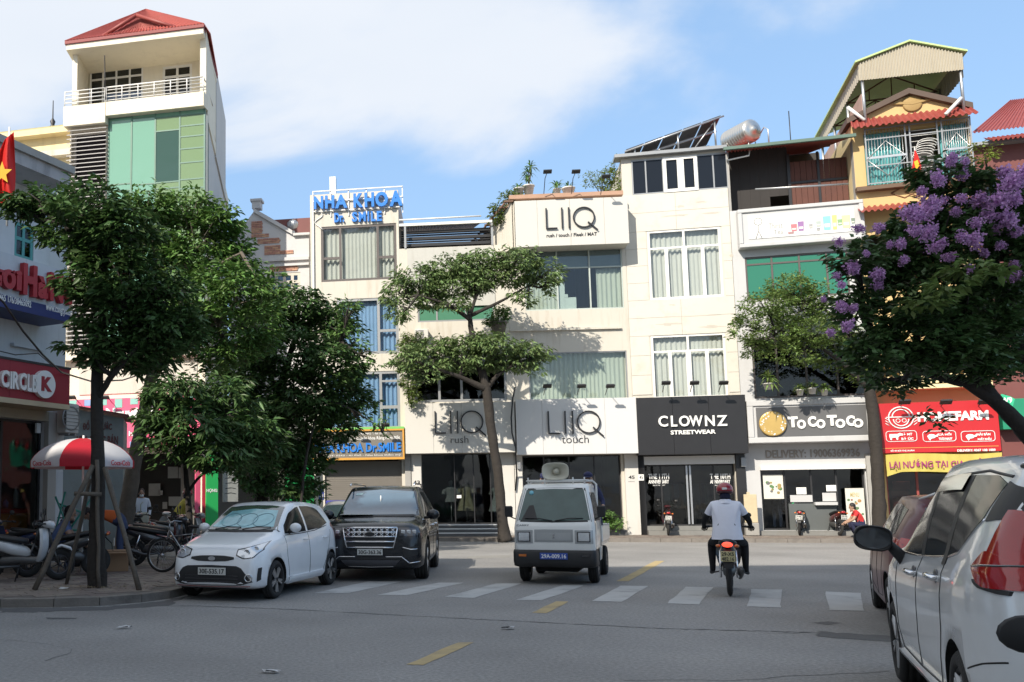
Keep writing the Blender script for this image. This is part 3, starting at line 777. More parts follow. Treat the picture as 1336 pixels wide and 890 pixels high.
# ================================================================== touch
B3 = Facade('fashion_house', P673, R(-6), 'cream three-storey fashion house with rooftop garden and projecting top sign')
f = B3; U3 = (P833-P673).length
z3t = f.uz(750, 262)[1]
a3 = f.rect(684.5, 322, 813, 404); a2 = f.rect(690, 459, 819, 521); a1 = f.rect(683, 596, 812, 697); a1 = (a1[0], a1[1], gr, f.uz(745, 594)[1])
a2 = (a2[0], a2[1], a2[2]-.1, a2[3])
mb = MB(); wall_holes(mb, .002, U3-.002, gr-.02, z3t, [a3, a2, a1], 0, .25); mb.build('front_wall', M_cream, f.e)
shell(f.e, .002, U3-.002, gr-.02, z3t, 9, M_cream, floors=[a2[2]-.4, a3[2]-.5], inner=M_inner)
X = lambda px, py: f.uz(px, py)[0]
Z = lambda px, py: f.uz(px, py)[1]
w = window(f.e, *a3, ux=[X(727,360), X(769.5,360)], zx=[Z(769,348.5)], fm=mat('mint_frame', (.45,.5,.46), .5), gm=G_clear, cm=None, fw=.05)
for j, (a, b) in enumerate(((a3[0]+.03, X(737,380)), (X(780,380), a3[1]-.03))):
    curtain_mesh(a, b, a3[2]+.03, Z(769,349), .22, seed=j+4).build('curtain', M_curtg, w)
for i in range(3):
    xs_ = [a3[0], X(727,360), X(769.5,360), a3[1]]
    bx(w, 'blind', mat('slate_blind', (.13,.18,.19), .7, var=.1), xs_[i]+.03, xs_[i+1]-.03, .10, .115, Z(769,349)+.02, a3[3]-.03)
mb = MB(); u_, z_ = X(736,395), Z(736,402)
for (l, t, r, b) in ((728,370,737,403),(737,388,752,403),(737,384,741,388)):
    q = f.rect(l, t, r, b, -.12); mb.box(q[0], q[1], .12, .13, q[2], q[3])
mb.build('stacked_boards', mat('pale_board', (.42,.5,.47), .7), w)
window(f.e, *a2, ux=[], zx=[], fm=M_fgrey, gm=G_clear, cm=M_curtg, fw=.04, seed=9)
zl = f.uz(748, 429)[1]; bx(f.e, 'ledge', M_cream, .02, U3-.3, -.10, -.002, zl-.05, zl+.03)
q = (X(680,700), X(816,700))
mb = MB(); mb.box(X(816,650), U3+.05, -.12, -.002, gr, a1[3]); wp = mb.build('white_pillar', M_white, f.e)
q = f.rect(820, 620.5, 828, 625, .12); lettering('45', q[0], q[1], q[2], q[3], -.12, M_letk, wp, .006, .02)
q = f.rect(820, 627.5, 828, 629, .12); lettering('HÀNG', q[0], q[1], q[2], q[3], -.12, M_letk, wp, .004)
bx(f.e, 'white_pillar', M_white, .01, X(682,650), -.12, -.002, gr, a1[3])
window(f.e, a1[0], a1[1], gr+.25, a1[3], ux=[X(712,650), X(745,650), X(778,650)], fm=M_black, gm=G_shop, fw=.05, y=.2, name='shop_window')
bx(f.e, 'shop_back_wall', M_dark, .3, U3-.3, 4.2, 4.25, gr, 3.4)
bx(f.e, 'step', mat('dark_step', (.10,.10,.10), .5, var=.2), a1[0], a1[1], -.5, .3, gr, gr+.2)
s = Sign(f, 673.5, 520, 831.5, 592.5, 0.70, 'pale grey signboard reading LIIQ touch over the middle boutique'); s.panels(4, M_signw, th=.68, fracs=[0,.22,.47,.74,1])
s.liiq(715, 536, 787, 570); s.letter('touch', 733, 568, 768, 578, M_letk, .02, -.012)
for px in (709, 752.5, 789):
    u, z = f.uz(px, 514, .5); spot_lamp(f, u, z-.05, -.55, .9, {709:'left spot lamp on an arm above the LIIQ touch sign', 752.5:'middle spot lamp on an arm above the LIIQ touch sign', 789:'right spot lamp on an arm above the LIIQ touch sign'}[px], rise=.18)
s = Sign(f, 672, 259.5, 820, 320, 0.75, 'white rooftop signboard reading LIIQ over the top window'); s.panels(4, M_signc, th=.9, fracs=[0,.2,.49,.79,1])
s.liiq(712, 270.5, 779.5, 301.5); s.letter('rush / touch / Fleek / MAT', 713, 304, 779, 308.5, M_letk, .015, .012)
u0s, u1s = s.u0, s.u1
for px in (709, 745):
    u, z = f.uz(px, 254, .5); e = spot_lamp(f, u, z, -.6, 1.0, {709:'left rooftop lamp on a post over the LIIQ sign', 745:'right rooftop lamp on a post over the LIIQ sign'}[px], rise=.45)
e = spot_lamp(f, f.uz(783, 258, .5)[0], z3t+.0, -.6, 1.0, 'lamp arm at the right end of the rooftop LIIQ sign', rise=.3)
# return flank of the top sign and slatted screen
mb = MB()
zt_, zb_ = s.z1, s.z0
mb.add([(u0s-.02,-.74,zb_),(u0s-.02,-.74,zt_),(u0s-1.2,1.6,zt_-1.05),(u0s-1.2,1.6,zb_-.25)], [(0,1,2,3)])
mb.add([(u0s-.10,-.72,zb_),(u0s-.10,-.72,zt_),(u0s-1.28,1.6,zt_-1.05),(u0s-1.28,1.6,zb_-.25)], [(3,2,1,0)])
mb.build('sign_flank', M_cream, s.e)
for k in range(9):
    t = k/8; a = Vector((u0s-.1, -.74, zt_)).lerp(Vector((u0s-1.35, 1.6, zt_-1.05)), t)
    bx(s.e, 'trellis_slat', M_rust, a.x-.28, a.x+.05, a.y-.05, a.y+.05, a.z-.03, a.z+.03)
mb = MB(); mb.tube([(u0s-.35,-.74,zt_-.05),(u0s-1.6,1.6,zt_-1.1)], .04, 6); mb.tube([(u0s-.05,-.74,zt_+.02),(u0s-1.3,1.6,zt_-1.0)], .04, 6); mb.build('trellis_beam', M_rust, s.e)
bx(f.e, 'planter_edge', mat('terracotta', (.42,.26,.18), .8, var=.2), .1, U3-.1, -.5, .1, z3t+.01, z3t+.16)
# electrical riser between the two boutiques
e = empty('wall_cable', B3.at(0,0,0), B3.rz, 'black cable looping down between the two LIIQ signs', 'cable')
mb = MB(); pts = [B3.uz(*p, .8) for p in ((672,505),(669,520),(667,545),(668,565),(673,585),(673,600),(677,620),(675,640))]
mb.tube([(p[0]-0, -.80 if i < 6 else -.2, p[1]) for i, p in enumerate(pts)], .03, 6); mb.build('cable', M_black, e)
mb = MB(); q = B3.rect(675, 603, 679, 612, .2); mb.box(q[0], q[1], -.22, -.125, q[2], q[3]); mb.build('junction_box', M_fgrey, e)
# ================================================================== CLOWNZ
B4 = Facade('clad_house', P833, R(-13), 'tall cream clad house with white casement windows, glazed loft and black shop sign')
f = B4; U4 = (P976-P833).length
X = lambda px, py: f.uz(px, py)[0]
Z = lambda px, py: f.uz(px, py)[1]
uR = X(959, 290)
ztop = Z(888, 200)
lo = f.rect(824, 204, 950, 250); wA = f.rect(846.5, 298.5, 942, 389); wB = f.rect(851, 436, 948, 519)
dr = f.rect(842, 596, 961, 697); dr = (dr[0], dr[1], gr, f.uz(900, 592)[1])
mb = MB(); wall_holes(mb, 0, U4, gr-.02, ztop-.02, [lo, wA, wB, dr], 0.02, .25); mb.build('front_wall', M_cream, f.e)
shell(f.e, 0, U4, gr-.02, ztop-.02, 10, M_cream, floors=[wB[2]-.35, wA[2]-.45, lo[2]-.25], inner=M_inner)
zS = f.uz(900, 517)[1]
# cladding panels: courses of stone beside the windows, wide slabs between them
def course(z0, z1, segs):
    for a, b in segs:
        n = max(1, round((b-a)/1.5)); 
        for i in range(n):
            bx(f.e, 'cladding_panel', M_cream2, a+(b-a)*i/n+.004, a+(b-a)*(i+1)/n-.004, -.004, .019, z0+.005, z1-.005)
def courses(z0, z1, segs, h=.62):
    n = max(1, round((z1-z0)/h))
    for k in range(n): course(z0+(z1-z0)*k/n, z0+(z1-z0)*(k+1)/n, segs)
full = [(.01, U4-.01)]
courses(zS+.1, wB[3], [(.01, wB[0]-.05), (wB[1]+.05, U4-.01)])
courses(wB[3], wA[2], full, .7)
courses(wA[2], wA[3], [(.01, wA[0]-.05), (wA[1]+.05, U4-.01)])
courses(wA[3], lo[2], full, .75)
for wr_ in (wA, wB):
    m_ = (wr_[0]+wr_[1])/2; zt_ = wr_[2]+(wr_[3]-wr_[2])*.74; q4 = (wr_[1]-wr_[0])/4
    window(f.e, *wr_, ux=[m_], zx=[zt_], cuts=[(wr_[0]+q4-.06, wr_[0]+q4+.06, wr_[2], zt_), (wr_[1]-q4-.06, wr_[1]-q4+.06, wr_[2], zt_), (m_-.09, m_+.09, wr_[2], zt_)], fm=M_fwhite, gm=G_clear, cm=M_curt, fw=.075, seed=20)
us = [X(p, 226) for p in (842.5, 865, 888, 910, 931)]
w = window(f.e, *lo, ux=us, fm=M_fgrey, gm=glass('night_glass', (.06,.07,.09), .02, body=(.02,.025,.035), bodyw=.7), cm=None, fw=.05, y=.06, name='loft_glazing')
for a, b in ((us[1], us[2]), (us[2], us[3])):
    mb = MB(); 
    for (c, d, e_, g_) in ((a, a+.12, lo[2], lo[3]), (b-.12, b, lo[2], lo[3]), (a+.12, b-.12, lo[2], lo[2]+.12), (a+.12, b-.12, lo[3]-.12, lo[3])): mb.box(c, d, -.03, .0, e_, g_)
    mb.build('sash', M_fwhite, w)
bx(f.e, 'cornice', M_fgrey, -.25, U4+.0, -.22, .4, ztop-.02+.002, ztop+.1)
rs = random.Random(3); M_peel = mat('peeled_render', (.50,.46,.40), .9, var=.2)
for (l, t, r, b) in ((878,267,896,271),(905,262,925,265),(862,280,900,283),(915,276,945,279),(852,421,890,425),(905,424,950,428),(870,396,884,399),(951,331,958,336),(868,411,950,413)):
    q = f.rect(l, t, r, b, .02); n = 14; pts = []
    for k in range(n): a = 2*PI*k/n; w_ = rs.uniform(.35,1.1); pts.append(((q[0]+q[1])/2+(q[1]-q[0])/2*math.cos(a)*w_, -.0055, (q[2]+q[3])/2+(q[3]-q[2])/2*math.sin(a)*w_))
    mb = MB(); mb.add(pts, [tuple(range(n))]); mb.build('peeled_patch', M_peel, f.e)
# solar rack
e = empty('solar_panel_rack', f.at(0, 0, ztop+.1), f.rz, 'large tilted rack of dark solar panels on the roof of the clad house', 'solar panels')
zc = ztop+.1
a0 = f.uz(816, 199, .1); a1 = f.uz(941, 152, .1)
zl_, zh_ = a0[1]-zc+.05, a1[1]-zc
xl, xh = a0[0], a1[0]
M_pv = mat('solar_cell', (.055,.055,.06), .35, var=.15)
def PV(s_, t_):       # s along slope (left low -> right high), t into depth
    return Vector((xl+(xh-xl)*s_ - t_*.25*(1), -.2+4.2*t_, zl_+(zh_-zl_)*s_ - .62*t_*(s_*.9+.15)))
for i in range(5):
    for k in range(4):
        s0, s1, t0, t1 = i/5+.008, (i+1)/5-.008, k/4+.01, (k+1)/4-.01
        mb = MB(); mb.prism([PV(s0,t0), PV(s1,t0), PV(s1,t1), PV(s0,t1)], (0,0,.04)); mb.build('solar_panel', M_pv, e)
for k in range(5):
    t = k/4; mb = MB(); mb.tube([PV(-.01,t)+Vector((0,0,-.05)), PV(1.02,t)+Vector((0,0,-.05))], .035, 5); mb.build('rail', M_steel, e)
for s_ in (.1, .55, .93):
    for t in (0.02, .9):
        p = PV(s_, t); mb = MB(); mb.tube([(p.x, p.y, 0), (p.x, p.y, p.z-.06)], .035, 5); mb.build('strut', M_steel, e)
p = PV(.93,.02); mb = MB(); mb.tube([(p.x-.75, p.y+.1, 0), (p.x-.02, p.y+.1, p.z-.1)], .025, 5); mb.build('strut', M_steel, e)
# shop front
bx(f.e, 'jamb', M_signk, dr[0]-.02, .0, -.10, .018, gr, dr[3])
bx(f.e, 'black_jamb', M_signk, .02, X(842,640)-.01, -.10, .018, gr, dr[3])
mb = MB(); mb.box(X(961,640)+.01, X(973,640), -.10, .018, gr, dr[3]); bj = mb.build('black_jamb', M_signk, f.e)
q = f.rect(833, 619, 840, 627, .1); mb = MB(); mb.box(q[0], q[1], -.115, -.101, q[2], q[3]); pl_ = mb.build('number_plate', M_letw, f.e)
lettering('45', q[0]+.03, q[1]-.03, q[2]+.04, q[3]-.04, -.115, M_letk, pl_, .005, .01)
q = f.rect(966, 597, 973, 609, .1); bx(f.e, 'meter_box', M_fgrey, q[0], q[1], -.2, -.101, q[2], q[3], bev=.01)
bx(f.e, 'shutter_box', M_fwhite, dr[0], dr[1], -.06, .1, dr[3]-.38, dr[3]-.08)
d0 = gr+.32
w = window(f.e, dr[0], dr[1], d0, dr[3]-.38, ux=[X(865,650), X(934,650)], fm=M_black, gm=G_shop, fw=.05, y=.25, name='shop_window')
for px in (898.5, 903):
    u = X(px,650); bx(w, 'door_handle', M_steel, u-.03, u+.03, .13, .185, d0+.05, dr[3]-.42)
for l, r in ((846,873),(926.5,953)):
    q = f.rect(l, 618, r, 625, -.18); mb = MB(); 
    lettering('THE 10TH', q[0], q[1], q[2], q[3], .20, M_letw, w, .004, .03, name='window_print')
    q = f.rect(l, 626, r, 631, -.18); lettering('ANNIVERSARY', q[0], q[1], q[2], q[3], .20, M_letw, w, .004, .03, name='window_print')
    q = f.rect(l+6, 632.5, r-5, 634, -.18); lettering('SINCE THE START', q[0], q[1], q[2], q[3], .20, M_letw, w, .004, .0, name='window_print')
for k in range(2):
    bx(f.e, 'step', mat('grey_step', (.2,.2,.19), .7, var=.2, dirt=.4), dr[0], dr[1], -.45+.3*k, .3, gr+.16*k, gr+.16*(k+1)-.004)
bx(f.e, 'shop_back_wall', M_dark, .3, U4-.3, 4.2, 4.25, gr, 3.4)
# racks of clothes dimly seen
rnd = random.Random(5)
for j, pxs in enumerate(((870, 895), (906, 932))):
    u0, u1 = f.uz(pxs[0],650,-1.5)[0], f.uz(pxs[1],650,-1.5)[0]
    e = empty('clothes_rail', f.at(u0, 1.5, d0), f.rz, ['clothes rail left of the glass door inside the black shop','clothes rail right of the glass door inside the black shop'][j], 'clothes rail')
    mb = MB(); mb.tube([(0,0,0),(0,0,1.5),(u1-u0,0,1.5),(u1-u0,0,0)], .015, 5); mb.build('rail', M_steel, e)
    n = 8
    for k in range(n):
        x = (u1-u0)*(k+.5)/n; h = rnd.uniform(.6,.9); c = rnd.choice([('kd',(.05,.05,.05)),('gy',(.3,.3,.3)),('wt',(.5,.5,.5)),('tn',(.25,.18,.12)),('gr',(.08,.16,.1))])
        mb = MB(); mb.tube([(x,0,1.5),(x,-.01,1.42),(x+.01,0,1.42-h*.5),(x,0,1.45-h)], [.01,.05,.06,.07], 8, sq=3.2); mb.build('shirt', mat('rag_'+c[0], c[1], .9), e)
s = Sign(f, 831.5, 517, 974.5, 592.5, 0.72, 'black signboard reading CLOWNZ STREETWEAR in white letters'); s.panels(3, M_signk, th=.70)
for ch, a, b, in (('C',859,871.5),('L',875.5,883.5),('O',886,900),('W',899.5,917),('N',920,932.5),('Z',935.5,949)):
    s.letter(ch, a, 542.5-(a-859)*.008, b, 556.8-(a-859)*.015, M_letw, .07, .02, name='letter')
s.letter('STREETWEAR', 875, 561, 934, 566.5, M_letw, .04, .03)
for i, px in enumerate((864, 900, 937)):
    u, z = f.uz(px, 510, .5); spot_lamp(f, u, z-.05, -.55, .9, ['left','middle','right'][i]+' spot lamp on an arm above the black CLOWNZ sign', rise=.18)

# ================================================================== ToCo
B5 = Facade('tea_house', P976, R(-16), 'grey narrow house with dark timber loft and green windows above the bubble tea shop')
f = B5; U5 = (P1150-P976).length
X = lambda px, py: f.uz(px, py)[0]
Z = lambda px, py: f.uz(px, py)[1]
M_tgrey = mat('pale_grey_paint', (.50,.50,.50), .6, var=.05, dirt=.25, dirtcol=(.3,.29,.27), streak=True)
ztop = Z(1041, 268); zrf = Z(1041, 190)
wg = f.rect(973, 331, 1108, 388); wp = f.rect(982, 437, 1130, 518); dr = f.rect(994, 608, 1131, 694); dr = (dr[0], dr[1], gr+.16, dr[3])
mb = MB(); wall_holes(mb, 0.004, U5, gr-.02, ztop, [wg, wp, dr], 0, .25); mb.build('front_wall', M_tgrey, f.e)
shell(f.e, 0.004, U5, gr-.02, ztop, 9, M_grey, floors=[wp[2]-.3, wg[2]-.5], inner=M_inner)
gx = [X(p, 360) for p in (1008, 1044, 1080)]
window(f.e, *wg, ux=gx, zx=[Z(1040, 341)], fm=M_fdark, gm=G_toco, fw=.06, name='green_window')
w = window(f.e, *wp, ux=[X(1014,480), X(1052,480), X(1092,480)], zx=[], fm=M_fdark, gm=G_dark, fw=.07)
# loft: dark side frames, maroon boards, opening
lb = ztop
M_board = mat('maroon_board', (.11,.042,.03), .75, var=.25, vscale=4, dirt=.4, dirtcol=(.06,.03,.03))
M_gboard = mat('dark_green_board', (.026,.022,.020), .7, var=.2)
h = f.rect(1003, 246, 1035, 264); yb = 0.9
b0, b1 = X(960,230)+.0, X(1116,230)
sp = [X(958,230), X(1037,230), X(1077,230), b1]
n = 6
for i in range(n):
    a, b = sp[0]+(sp[1]-sp[0])*i/n, sp[0]+(sp[1]-sp[0])*(i+1)/n
    z0_ = lb
    if a > h[0]-.1 and b < h[1]+.4: z0_ = h[3]
    bx(f.e, 'loft_board', M_gboard, a+.0015, b-.0015, yb, yb+.03, z0_, zrf+.4)
for i in range(5):
    for (s0, s1) in ((sp[1], sp[2]), (sp[2], sp[3])):
        a, b = s0+(s1-s0)*i/5, s0+(s1-s0)*(i+1)/5
        bx(f.e, 'loft_board', M_board, a+.006, b-.006, yb-.02, yb+.02, lb, zrf-.3)
mb = MB(); mb.box(sp[1], sp[3], yb-.06, yb-.021, Z(1080,225)-.04, Z(1080,225)+.04); mb.box(sp[1]-.05, sp[1]+.05, yb-.07, yb-.03, lb, zrf); mb.box(sp[2]-.04, sp[2]+.04, yb-.065, yb-.03, lb, zrf)
mb.build('loft_frame', M_black, f.e)
bx(f.e, "loft_post", M_grey, sp[3], U5-.0, 0, .3, lb, zrf); bx(f.e, "loft_post", M_grey, 0.004, .08, 0, .3, lb, zrf)
bx(f.e, 'loft_back', M_dark, 0.02, U5, 4.2, 4.3, lb, zrf+1.1)
mb = MB(); mb.tube([(X(985,245), .0, Z(985,247)), (X(1107,240), .0, Z(1107,240))], .035, 6); mb.build('hanging_rail', M_steel, f.e)
bx(f.e, 'eave_gutter', mat('green_gutter', (.10,.16,.13), .6), -.15, U5-.0, -.5, -.38, Z(1041,190)-.05, Z(1041,190)+.06)
mb = MB(); corrugated(mb, (-.1,-.4,zrf+.02), (U5-.0,-.4,zrf+.02), (.9,4.5,zrf+1.2), (U5-.4,4.5,zrf+1.2), 34, .02); mb.build('roof_sheet', M_red, f.e)
# little hip of tiles behind
a = f.uz(1000,190,-2); b = f.uz(1092,181,-2); c = f.uz(1031,176,-2)
mb = MB(); corrugated(mb, (a[0],2,a[1]), (b[0],2,b[1]), (c[0],4,c[1]+.2), (c[0]+.15,4,c[1]+.2), 24, .02); mb.build('hip_roof', M_red, f.e)
mb = MB(); q = f.uz(943,212,.1); mb.tube([(0.02,-.1,zrf-.32),(.75,-.1,zrf-.22),(.78,-.1,zrf-.02)], .03, 6); mb.build('drain_pipe', M_fwhite, f.e)
# water tank on the roof
def water_tank():
    c = dp(966, 181, 35.0); e = empty('water_tank', (c.x, c.y, c.z-.35), f.rz-R(38), 'horizontal stainless steel water tank on a stand on the roof', 'water tank')
    MM = Matrix.Translation((0, 0, .45)) @ Matrix.Rotation(R(90), 4, 'Y') @ Matrix.Rotation(R(20), 4, 'X')
    b = MB(); r = .44; prof = [(0,-.78),(.12,-.77),(.13,-.74),(.28,-.72),(.37,-.68),(r,-.6)]
    for k in range(9):
        z = -.5+k*.125; prof += [(r+.012, z-.02), (r+.012, z+.02), (r, z+.035), (r, z+.08)]
    prof += [(r,.62),(.37,.68),(.28,.72),(.14,.735),(.12,.78),(0,.79)]
    b.lathe(prof, 28, MM); b.build('tank', mat('stainless', (.62,.60,.56), .28, metal=.9, var=.05), e)
    s_ = MB()
    for x in (-.45, .45):
        for y in (-.3, .3): s_.tube([(x,y,-.45),(x,y*.8,.25)], .02, 5)
        s_.tube([(x,-.3,-.2),(x,.3,-.2)], .018, 5)
    s_.tube([(-.45,-.3,-.1),(.45,-.3,-.1)], .018, 5); s_.build('stand', M_steel, e)
    s_ = MB(); s_.tube([(.8,0,.3),(.95,0,.5),(1.1,0,.35),(1.1,0,-.3)], .025, 6); s_.build('pipe', M_steel, e)
water_tank()
mb = MB(); p = dp(1030,160,37); e = empty('antenna', (p.x,p.y,p.z-1.5), 0, 'thin mast antenna standing behind the red tiled hip roof', 'antenna'); mb.tube([(0,0,0),(0,0,2)], .02, 5); mb.build('mast', M_black, e)
# upper cartoon sign
s = Sign(f, 963, 267, 1128, 318, 0.35, 'long white framed sign with drawings of cups over the green windows')
s.panels(1, M_tgrey, th=.33)
z0, z1, u0, u1 = s.z0, s.z1, s.u0, s.u1; o_ = -s.off
fr = MB(); t_ = .14
fr.box(u0,u1,o_-.06,o_-.001,z1-t_,z1,bev=.02); fr.box(u0,u1,o_-.06,o_-.001,z0,z0+t_,bev=.02); fr.box(u0,u0+t_,o_-.059,o_-.001,z0+t_,z1-t_,bev=.02); fr.box(u1-t_,u1,o_-.059,o_-.001,z0+t_,z1-t_,bev=.02)
fr.build('frame', M_tgrey, s.e)
M_tban = mat('banner_white', (.74,.74,.71), .5, var=.03)
bx(s.e, 'banner', M_tban, u0+.33, u1-.3, o_-.02, o_-.002, z0+.30, z1-.27)
def pc(px, py): return f.uz(px, py, s.off+.03)
M_draw = mat('ink_grey', (.25,.25,.25), .6)
c0 = pc(989, 289); mb = MB(); y = o_-.022
ring = [(c0[0]+.13*math.cos(a*PI/10), y, c0[1]+.13*math.sin(a*PI/10)) for a in range(21)]
mb.tube(ring, .012, 4); mb.tube([(c0[0],y,c0[1]-.13),(c0[0],y,c0[1]-.35),(c0[0]-.1,y,c0[1]-.62)], .012, 4); mb.tube([(c0[0],y,c0[1]-.35),(c0[0]+.1,y,c0[1]-.62)], .012, 4)
mb.build('drawn_figure', M_draw, s.e, kind='stuff')
a = pc(1003, 297); lettering('Thirst', a[0], a[0]+.45, a[1]-.05, a[1]+.15, o_-.02, M_draw, s.e, .004); lettering('Tea', a[0]+.15, a[0]+.45, a[1]-.26, a[1]-.1, o_-.02, M_draw, s.e, .004)
cups = [(1036,297,.20,.26,(.50,.18,.20)),(1045,295,.20,.34,(.30,.16,.35)),(1058,295,.12,.16,(.35,.35,.35)),(1068,292,.16,.20,(.4,.45,.42)),(1068,299,.12,.1,(.3,.3,.3)),
        (1079,291,.26,.50,(.25,.62,.55)),(1089,290,.16,.52,(.65,.55,.2)),(1096,290,.16,.22,(.25,.4,.2)),(1104,289,.28,.46,(.72,.66,.35)),(1113,288,.12,.2,(.2,.25,.2)),(1032,304,.2,.08,(.35,.2,.2))]
for k, (px, py, w_, h_, c) in enumerate(cups):
    a = pc(px, py); mb = MB(); mb.prism([(a[0]-w_*.4, y, a[1]-h_/2), (a[0]+w_*.4, y, a[1]-h_/2), (a[0]+w_*.5, y, a[1]+h_/2), (a[0]-w_*.5, y, a[1]+h_/2)], (0,-.006,0))
    mb.prism([(a[0]-w_*.3, y-.007, a[1]-h_*.3), (a[0]+w_*.3, y-.007, a[1]-h_*.3), (a[0]+w_*.33, y-.007, a[1]-.02), (a[0]-w_*.33, y-.007, a[1]-.02)], (0,-.003,0), 1)
    mb.build('printed_cup', [mat('cup_%d' % k, c, .5), mat('cup_light', (.7,.68,.6), .5)], s.e, kind='stuff')
# main tea sign
s = Sign(f, 975, 520.5, 1136, 577, 0.65, 'grey bubble tea sign with gold disc and rounded white letters'); s.panels(1, M_tgrey, th=.63)
z0, z1, u0, u1 = s.z0, s.z1, s.u0, s.u1; o_ = -s.off; t_ = .20
fr = MB()
fr.box(u0,u1,o_-.06,o_-.001,z1-t_,z1,bev=.02); fr.box(u0,u1,o_-.06,o_-.001,z0,z0+t_,bev=.02); fr.box(u0,u0+t_,o_-.059,o_-.001,z0+t_,z1-t_,bev=.02); fr.box(u1-t_*.6,u1,o_-.059,o_-.001,z0+t_,z1-t_,bev=.02)
fr.build('frame', M_tgrey, s.e)
q = f.rect(987, 530, 1132, 569, s.off); bx(s.e, 'grey_field', mat('field_grey', (.11,.11,.112), .5, var=.08), q[0], q[1], o_-.03, o_-.002, q[2], q[3])
c0 = f.uz(1008, 553, s.off+.05); MM = Matrix.Translation((c0[0], o_-.03, c0[1])) @ Matrix.Rotation(R(90), 4, 'X')
mb = MB(); mb.lathe([(0,.10),(.40,.10),(.43,.08),(.43,0)], 32, MM, smooth=False); gd = mb.build('gold_disc', M_gold, s.e)
mb = MB(); rn = random.Random(2)
for k in range(46):
    a_ = rn.uniform(0, 2*PI); r_ = rn.uniform(.27, .40); d_ = rn.uniform(.01,.03)
    mb.blob((c0[0]+r_*math.cos(a_), o_-.132, c0[1]+r_*math.sin(a_)), (d_, .006, d_), 8, 4)
mb.build('disc_dots', M_letw, gd, kind='stuff')
for ch, a, b, t in (('T',1028,1041,544),('O',1040,1051.5,548),('C',1054,1065,543.5),('O',1065,1077,547.5),('T',1079,1092,542),('O',1090,1103,547),('C',1104,1115.5,542.5),('O',1113,1126.5,546.5)):
    s.letter(ch, a, t-.5, b, t+11.5 if ch == 'O' else t+13.5, M_letw, .07, .055, name='letter')
s.letter('Tea', 1117, 563, 1126, 567, M_letw, .01, .02)
q = f.rect(999, 586, 1122, 597, .02); lettering('DELIVERY: 19006369936', q[0], q[1], q[2], q[3], -.002, mat('faded_letters', (.30,.27,.24), .7), f.e, .03, .02)
# shopfront
X = lambda px, py: f.uz(px, py)[0]
w = window(f.e, *dr, ux=[X(1026,650), X(1061,650), X(1094,650)], fm=M_black, gm=G_shop, fw=.06, y=.2, name='shop_window')
bx(f.e, 'shutter_box', M_fwhite, dr[0], dr[1], -.12, .1, dr[3]-.12, dr[3]+.02)
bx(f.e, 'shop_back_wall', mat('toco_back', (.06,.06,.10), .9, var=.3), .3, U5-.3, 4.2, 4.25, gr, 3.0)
def poster(l, t, r, b, off, nm, cols, lab=None):
    q = f.rect(l, t, r, b, off); mb = MB(); mb.box(q[0], q[1], -off, -off+.01, q[2], q[3]); o = mb.build(nm, mat(nm+'_paper', (.62,.61,.55), .6, var=.05), f.e, label=lab)
    rn = random.Random(int(l)); mb = MB()
    for k in range(14):
        x = rn.uniform(q[0]+.08, q[1]-.08); z = rn.uniform(q[2]+(q[3]-q[2])*.25, q[2]+(q[3]-q[2])*.7); r_ = rn.uniform(.03,.07)
        mb.blob((x, -off-.002, z), (r_, .003, r_), 8, 4, mi=rn.randrange(len(cols)))
    mb.build('printed_food', [mat(nm+str(i), c, .6) for i, c in enumerate(cols)], o, kind='stuff'); return q, o
poster(996, 619.5, 1022, 651, -.12, 'poster', [(.35,.25,.08),(.1,.2,.08),(.15,.15,.15)])
q, o = poster(1104, 637, 1128.5, 684, .10, 'menu_banner', [(.45,.25,.1),(.3,.12,.08),(.12,.2,.1)], 'pale standing menu banner with food pictures')
lettering('MENU', q[0]+.15, q[1]-.15, q[3]-.3, q[3]-.15, -.10, mat('ochre', (.5,.4,.15), .6), o, .004, .01)
for l, t, r, b in ((1039,636,1052,645),(1078,633,1091,641),(1031,646,1060,655),(1073,643,1091,654)):
    q = f.rect(l, t, r, b, -.1); bx(f.e, 'paper_notice', M_letw if t < 640 else M_tgrey, q[0], q[1], .1, .11, q[2], q[3])
q = f.rect(1030, 657, 1092, 692, -.1); bx(f.e, 'counter_front', mat('counter_grey', (.10,.11,.11), .5), q[0], q[1], .08, .3, q[2], q[3])
q = f.rect(1062, 655, 1091, 659, -.1); bx(f.e, 'counter_top', M_tgrey, q[0], q[1], -.1, .3, q[2], q[3])
bx(f.e, 'step', mat('grey_step', (.2,.2,.19), .7, var=.2, dirt=.4), dr[0]-.3, dr[1]+.2, -.5, .1, gr, gr+.15)
bx(f.e, 'side_pier', M_grey, U5-.35, U5-.02, -.10, -.002, gr, dr[3]+.4)
# yellow hoarding and box on the pavement between the shops
e = empty('leaning_board', f.at(f.uz(981,690,.6)[0], -.6, gr), f.rz, 'yellowed notice board standing on a grey box between the two shops', 'notice board')
q = f.rect(971, 645, 988, 682, .6); q2 = f.rect(972, 682, 990, 699, .6); u_ = f.uz(981,690,.6)[0]
mb = MB(); mb.box(q[0]-u_, q[1]-u_, -.03, .03, q[2]-gr, q[3]-gr, bev=.01); mb.box(q[0]-u_+.1, q[0]-u_+.2, -.02, .02, q[3]-gr, q[3]-gr+.08); mb.build('board', mat('yellowed_board', (.52,.43,.28), .8, var=.15, vscale=6, dirt=.5, dirtcol=(.3,.2,.12)), e)
bx(e, 'grey_box', mat('concrete_box', (.3,.29,.27), .9, var=.2, dirt=.4), q2[0]-u_, q2[1]-u_, -.15, .15, 0, q[2]-gr-.005, bev=.02)

